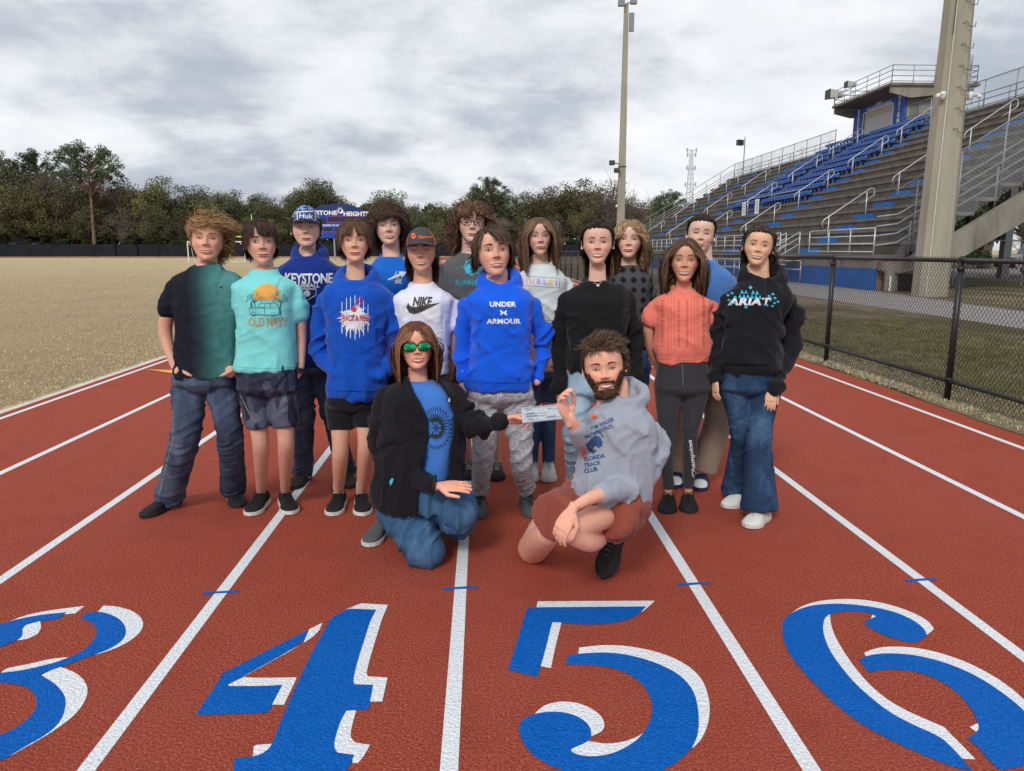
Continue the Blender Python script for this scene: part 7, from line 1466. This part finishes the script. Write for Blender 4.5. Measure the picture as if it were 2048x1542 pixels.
kR = G(852, 1140); kR = np.array([kR[0], kR[1] + .06, .075, 40 * mpp(kR)]); kL = P.pt(916, 1022, -.12, 40)
aR = np.array([P.pt(770, 1060, .35)[0], P.Y + .42, .10, .05]); aL = np.array([kL[0] - .02, P.Y + .38, .10, .05])
legs = [[hipL, (hipL + kR) / 2 + np.array([-.01, -.02, .02, .006]), kR], [hipR, (hipR + kL) / 2, kL]]
for R in legs: blob(P.body, [[*r[:3], r[3] * .8] for r in R], 12)
P.head(835, 690, 735, yaw=-2, pitch=3, roll=1, smile=.95, teeth=.8, eye=.5, fem=1, jaw=1.03, fat=1.05, brow=(.22, .11, .06))
w1 = P.pt(878, 972, -.24); P.hand(w1, (1, -.12, .02), (.0, .45, -1), -1, .12, .98, spread=.11, tcurl=.1)
w2 = P.pt(1012, 840, -.22); P.hand(w2, (1, .0, .05), (0, -.5, -.35), -1, .9, .90, tcurl=.8)
P.finish()
P.hair((.15, .060, .032), (.36, .18, .10), (.795, .40, .12), [dict(n=3600, L=1.15, lift=.10, rad=.15, sidew=.8, backw=.15, down=.75, wave=.02, w=.013, facegap=.34, steps=14, Lv=.2, crown=(0, .1))])
m_mir, q = newmat('green_mirror', .08, .5, 1.); q.color(q.ramp(q.noise(q.co((1, 1, 3)), 14, 4), [(.35, (.0, .10, .05)), (.5, (.01, .50, .20)), (.65, (.25, .85, .45))]))
glasses(P, m_mir, .135, .088, z=.475, rimw=.012, gap=.152, off=.06)
mb = MB(); loft(mb, P.slices([(1010, 765, 908, .16), (975, 768, 910, .16), (935, 785, 905, .14)]))
jl = []
for R, an in ((legs[0], aR), (legs[1], aL)):
    RR = [R[0], R[1], R[2]]; blob(mb, [[*r] for r in RR], 16); k_ = R[2].copy(); s_ = [[k_[0], k_[1] + .02, k_[2] + (.0 if R is legs[0] else -.02), k_[3] * .92], [(k_[0] + an[0]) / 2, (k_[1] + an[1]) / 2, .12, .075], [an[0], an[1], .12, .06]]; blob(mb, s_, 14); jl += [RR, [np.array(q_) for q_ in s_]]
P.garment('jeans', mb, dj2, .010, 4, jl, .009, 18, 4, [(*legs[0][2][:3], .2, .6), (*legs[1][2][:3], .2, .7), (*legs[0][0][:3], .2, .8)], 15, base=.4)
sho = P.shoe((770, 1060), (735, 1096), s_gry, s_solw, .27, None, zt=0)
sho.data.transform(Matrix.Translation((0, 0, 0)))
loftS = [(950, 835, 905, .125), (900, 838, 912, .135), (850, 826, 914, .135), (810, 816, 908, .13), (785, 812, 900, .115), (770, 812, 882, .095), (762, 820, 866, .075)]
mb = MB(); loft(mb, P.slices(loftS, 1.0, 1.04)); P.garment('blue_tee', mb, c_tee15, .008, 4, [spine(P, loftS)], .005, 8, 6, [], 16)
fl = []; c0 = (872, 856)
for k in range(22):
    a = math.radians(-135 + 12.4 * k)
    for L0, L1, wd in ((15, 40, 3.4), (12, 30, 2.6)):
        a2 = a + (.1 if L0 == 12 else 0); u = (math.cos(a2) * .82, math.sin(a2) * 1.12); n_ = (-math.sin(a2), math.cos(a2)); p = lambda t, w_: (c0[0] + u[0] * t + n_[0] * w_, c0[1] + u[1] * t + n_[1] * w_); fl.append([p(L0, -wd * .3), p((L0 + L1) / 2, -wd), p(L1, 0), p((L0 + L1) / 2, wd), p(L0, wd * .3)])
bv15 = P.bvh; tee15 = P.last
P.decal('sunflower_print', fl, p_dk, .0025); P.decal('sunflower_veins', [[((a[0] * .8 + b[0] * .2), (a[1] * .8 + b[1] * .2)), ((c_[0] * .15 + b[0] * .85) + .8, (c_[1] * .15 + b[1] * .85)), (c_[0] * .8 + a[0] * .2, c_[1] * .8 + a[1] * .2), (d_[0] * .85 + c_[0] * .15 - .8, d_[1] * .85 + c_[1] * .15)] for a, b, c_, d_, e_ in fl[::2]], c_tee15, .0035)
P.decal('sunflower_centre', [circ(872 + 8 * math.cos(t) * s_, 856 + 11 * math.sin(t) * s_, 1.5, 6) for s_ in (.3, .7, 1.1) for t in np.linspace(0, 6.2, 9)], p_dk, .003)
# open jacket: the front is cut away between its two edges
mb = MB(); SJ = [(1006, 745, 905, .165), (975, 742, 926, .17), (920, 756, 930, .165), (870, 764, 926, .155), (825, 768, 920, .152), (792, 770, 914, .145), (776, 778, 904, .125), (764, 796, 888, .10), (752, 808, 874, .085)]
loft(mb, P.slices(SJ)); bones = [spine(P, SJ)]; J = []
for Aa in A:
    R = P.limb(Aa, 1.06, 0, 3); R[-1][3] *= .86; blob(mb, R, 14); bones.append(R); full = P.rows(Aa); J += [(*full[1][:3], .14, 1.), (*full[2][:3], .12, .5)]
o = P.garment('black_jacket', mb, c_jkt, .009, 4, bones, .0085, 11, 6, J + [(*P.pt(760, 960), .2, .8)], 17, base=.5)
armR = [P.rows(A[0]), P.rows(A[1])]
def near_arm(v):
    for R in armR:
        for a, b in zip(R[:-1], R[1:]):
            ab = b[:3] - a[:3]; t = min(1, max(0, ((v - a[:3]) @ ab) / (ab @ ab))); 
            if np.linalg.norm(v - a[:3] - ab * t) < (a[3] + (b[3] - a[3]) * t) * 1.35: return True
    return False
eL = np.array([(812, 742), (823, 770), (840, 800), (856, 835), (860, 870), (850, 910), (838, 950), (836, 1070)]); eR = np.array([(868, 742), (878, 762), (895, 790), (908, 830), (906, 870), (898, 900), (897, 940), (904, 1070)])
bm = bmesh.new(); bm.from_mesh(o.data); kill = []
for v in bm.verts:
    w = np.array(v.co) - _C; zz_ = w @ _F; px, py = 1024 + FPX * (w @ _R) / zz_, 771 - FPX * (w @ _U) / zz_
    if v.co.y < P.Y + .03 and 738 < py < 1068 and np.interp(py, eL[:, 1], eL[:, 0]) < px < np.interp(py, eR[:, 1], eR[:, 0]) and not (py > 830 and near_arm(np.array(v.co))): kill.append(v)
bmesh.ops.delete(bm, geom=kill, context='VERTS'); be = [e for e in bm.edges if e.is_boundary]; bm.to_mesh(o.data); bm.free()
sm = o.modifiers.new('s', 'SOLIDIFY'); sm.thickness = .006; sm.offset = -1
P.decal('pocket_lining', [[(779, 962), (784, 956), (787, 958), (784, 968), (780, 971)]], p_cyan, .003); P.decal('jacket_logo', [[(897, 796), (900, 796), (900, 804), (897, 804)]], p_wht, .003)
b_ = MB(); c = P.pt(868, 970, -.235); b_.tube([c + np.array([.012 * math.sin(t) * .5, .040 * math.cos(t) * .9, .040 * math.sin(t)]) for t in np.linspace(0, 6.28, 16, endpoint=False)], .008, 6, closed=True); b_.build('bracelet', s_blk, P.root, True)
# ================================================================== 16. kneeling man
P = Person(3.10, 1225, 'kneeling bearded man in a grey marathon hoodie and rust shorts, holding the check', (.60, .29, .205))
S = [(1012, 1152, 1296, .15), (970, 1146, 1304, .155), (920, 1156, 1308, .145), (870, 1168, 1310, .14), (838, 1172, 1308, .135), (818, 1180, 1300, .115), (804, 1196, 1284, .09), (794, 1212, 1268, .07)]
A = [[(1188, 842, .02, 27), (1172, 880, -.02, 24), (1163, 874, -.12, 20), (1146, 846, -.19, 14), (1140, 832, -.20, 12)], [(1296, 856, .02, 30), (1300, 918, .02, 28), (1270, 966, -.08, 24), (1190, 992, -.26, 16), (1148, 1014, -.33, 11.5)]]
core(P, S); neck(P, 1238, 806, 770, 22); arms_body(P, A, .9)
hipR_, hipL_ = P.pt(1172, 996, .08, 36), P.pt(1262, 1012, .10, 38)
g1 = G(1062, 1134); kR = np.array([g1[0] + .012, g1[1] + .06, .070, 31 * mpp(g1)]); kL = P.pt(1134, 1062, -.32, 25)
sb_ = np.array(G(1206, 1158)); sa_ = np.array(G(1262, 1106)); sd_ = sb_ - sa_; sd_[2] = 0; sd_ /= np.linalg.norm(sd_); thf = math.asin(.21 / .30); dF = sd_ * math.cos(thf) - np.array([0, 0, 1.]) * math.sin(thf); uF = np.cross(np.cross(sd_, [0, 0, 1.]), dF); uF = uF if uF[2] > 0 else -uF
g2 = G(1206, 1158); hL = np.array([P.pt(1250, 1078, -.14)[0], P.pt(1250, 1078, -.14)[1], P.pt(1250, 1078, -.14)[2]])
th1 = [hipR_, P.pt(1108, 1054, -.08, 29), kR]; th2 = [hipL_, P.pt(1198, 1034, -.14, 28), kL]
blob(P.body, [[*r] for r in th1], 14); blob(P.body, [[*r] for r in th2], 14)
aR_ = np.array([kR[0] + .10, kR[1] + .42, .09, .042]); mid1 = (kR + aR_) / 2; mid1[3] = .058; mid1[2] = .09; blob(P.body, [[*kR[:3], kR[3] * .96], [*mid1], [*aR_]], 14)
an_ = sb_ - dF * .235 + uF * .10; ankL = np.array([*an_, 14 * mpp(an_)]); foot_ = sb_ - dF * .22 + uF * .05; cal = P.pt(1186, 1086, -.20, 18); blob(P.body, [[*kL[:3], kL[3] * .9], [*cal], [*ankL], [*foot_, ankL[3]]], 14)
P.head(1213, 732, 786, yaw=-2, pitch=0, roll=7, smile=.95, teeth=.8, eye=.5, iris='green', jaw=1.02, brow=(.06, .035, .022), beard=((.055, .028, .016), (.17, .09, .05)), hw=1.0)
P.hand(P.pt(1137, 838, -.20), (-.35, -.12, .9), (.75, -.6, .2), 1, .75, 1.0, tcurl=.9)
P.hand(P.pt(1144, 1020, -.335), (-.45, -.12, -.80), (.5, .7, -.5), 1, .42, 1.02, spread=.07, tcurl=.5)
P.finish()
P.hair((.075, .045, .028), (.22, .14, .09), (.83, .34, .14), [dict(n=2900, L=.15, lift=.45, rad=.5, backw=.3, down=.15, w=.011, facegap=0, wind=-.25, Lv=.3), dict(n=900, L=.22, lift=.85, rad=.1, backw=.15, down=-.1, w=.010, facegap=0, wind=-.55, mask=lambda p, a: (p[:, 2] > .86))])
P.shoe((1262, 1106), (1206, 1158), s_blk, s_solb, .30, l_gry, hz=.21, w=.053, hgt=.08)
mb = MB(); loft(mb, P.slices([(1030, 1160, 1284, .12), (1000, 1140, 1300, .155), (960, 1150, 1290, .14)]))
t1 = [[*hipR_[:3], hipR_[3] * 1.1], [*P.pt(1128, 1020, -.06), 43 * mpp(hipR_)], [*P.pt(1102, 1034, -.14), 45 * mpp(hipR_)]]; t2 = [[*hipL_[:3], hipL_[3] * 1.08], [*P.pt(1240, 1030, -.05), 42 * mpp(hipL_)], [*P.pt(1214, 1034, -.13), 42 * mpp(hipL_)]]
for t_ in (t1, t2): C = cat(t_, 6); mb.tube([c_[:3] for c_ in C], [c_[3] for c_ in C], 18)
P.garment('rust_shorts', mb, c_rust, .009, 4, [[np.array(q_) for q_ in t1], [np.array(q_) for q_ in t2]], .010, 16, 5, [(*t1[1][:3], .2, .8), (*t2[1][:3], .2, .8)], 18)
def ex16(mb): hood(P, 1250, 782, 36, tilt=.03, rt=.022, ry=.085, front=.01)(mb); mb.sphere(P.pt(1272, 792, .09), .07, 12, 8, (1., .7, .6))
shirt(P, 'grey_hoodie', S, A, c_gry16, (2.6, 2.85), 1.06, 1.16, extra=ex16, seed=19, long=False, amp=.0085, kf=10, base=.5, joints=[(*P.pt(1300, 918), .2, .9), (*P.pt(1190, 930), .16, .6)])
P.text('lettering', 'TOM WALKER', 1204, 848, 8.5, 52, p_navy, .04, rot=-.42); P.text('lettering', 'HALF MARATHON', 1197, 863, 8, 60, p_navy, .04, rot=-.42); P.decal('orange_print', [circ(1188.5, 832, 5, 12)], p_or2, .0045)
P.decal('runner_print', [[(1171, 890), (1182, 878), (1192, 870), (1200, 874), (1205, 884), (1204, 892), (1196, 896), (1190, 890), (1184, 898), (1194, 902), (1186, 908), (1176, 900), (1174, 894)]] + band([(1186, 868), (1192, 862), (1200, 864), (1206, 874)], 2.5), p_navy, .003); P.decal('flame_print', [[(1164, 898), (1169, 893), (1171, 906), (1166, 918), (1163, 910)]], p_or2, .003)
for s_, y, w_ in (('FLORIDA', 915, 42), ('TRACK', 928, 34), ('CLUB', 940, 27)): P.text('lettering', s_, 1168 + w_ / 2, y, 9, w_, p_navy, .045, rot=-.20)
# ================================================================== the check the two are holding
m_chk, q = newmat('pale_check_paper', .7, .3); q.color(q.ramp(q.noise(q.co((1, 1, 4)), 60, 3), [(.3, (.58, .72, .80)), (.7, (.68, .80, .86))]))
Yc = 3.02; cs = [PY(1042.5, 816, 3.12), PY(1125.5, 807, 2.88), PY(1127.5, 838, 2.88), PY(1045, 846.5, 3.12)]; cs = [np.array(c_) for c_ in cs]
ck = empty('bank_check', tuple(cs[3]), 'large pale blue bank check held between the kneeling woman and man', 'check')
nrm = np.cross(cs[1] - cs[0], cs[3] - cs[0]); nrm /= np.linalg.norm(nrm); nrm = nrm if nrm[1] < 0 else -nrm
MB().add(cs + [c_ - nrm * .0015 for c_ in cs], [(0, 1, 2, 3), (7, 6, 5, 4), (0, 4, 5, 1), (1, 5, 6, 2), (2, 6, 7, 3), (3, 7, 4, 0)]).build('paper', m_chk, ck)
def ckp(u, v, o=.0012): return cs[0] * (1 - u) * (1 - v) + cs[1] * u * (1 - v) + cs[2] * u * v + cs[3] * (1 - u) * v + nrm * o
m_ink = plain('ink', (.03, .05, .10), .6); b_ = MB()
for u0, u1, v, h in ((.04, .96, .05, .02), (.04, .96, .95, .02), (.08, .62, .45, .015), (.08, .62, .62, .015), (.60, .93, .80, .015), (.74, .92, .28, .015), (.2, .42, .83, .012)): b_.add([ckp(u0, v), ckp(u1, v), ckp(u1, v + h), ckp(u0, v + h)], [(0, 1, 2, 3)])
for u0, v, n_, a_ in ((.12, .16, 9, .03), (.12, .40, 12, .05), (.12, .57, 16, .06), (.62, .74, 12, .07), (.66, .22, 5, .05), (.14, .78, 8, .03)):
    pts = [ckp(u0 + i * .018, v + a_ * math.sin(i * 2.3) * .8) for i in range(n_)]; b_.tube(pts, .0009, 3)
b_.build('writing', m_ink, ck)
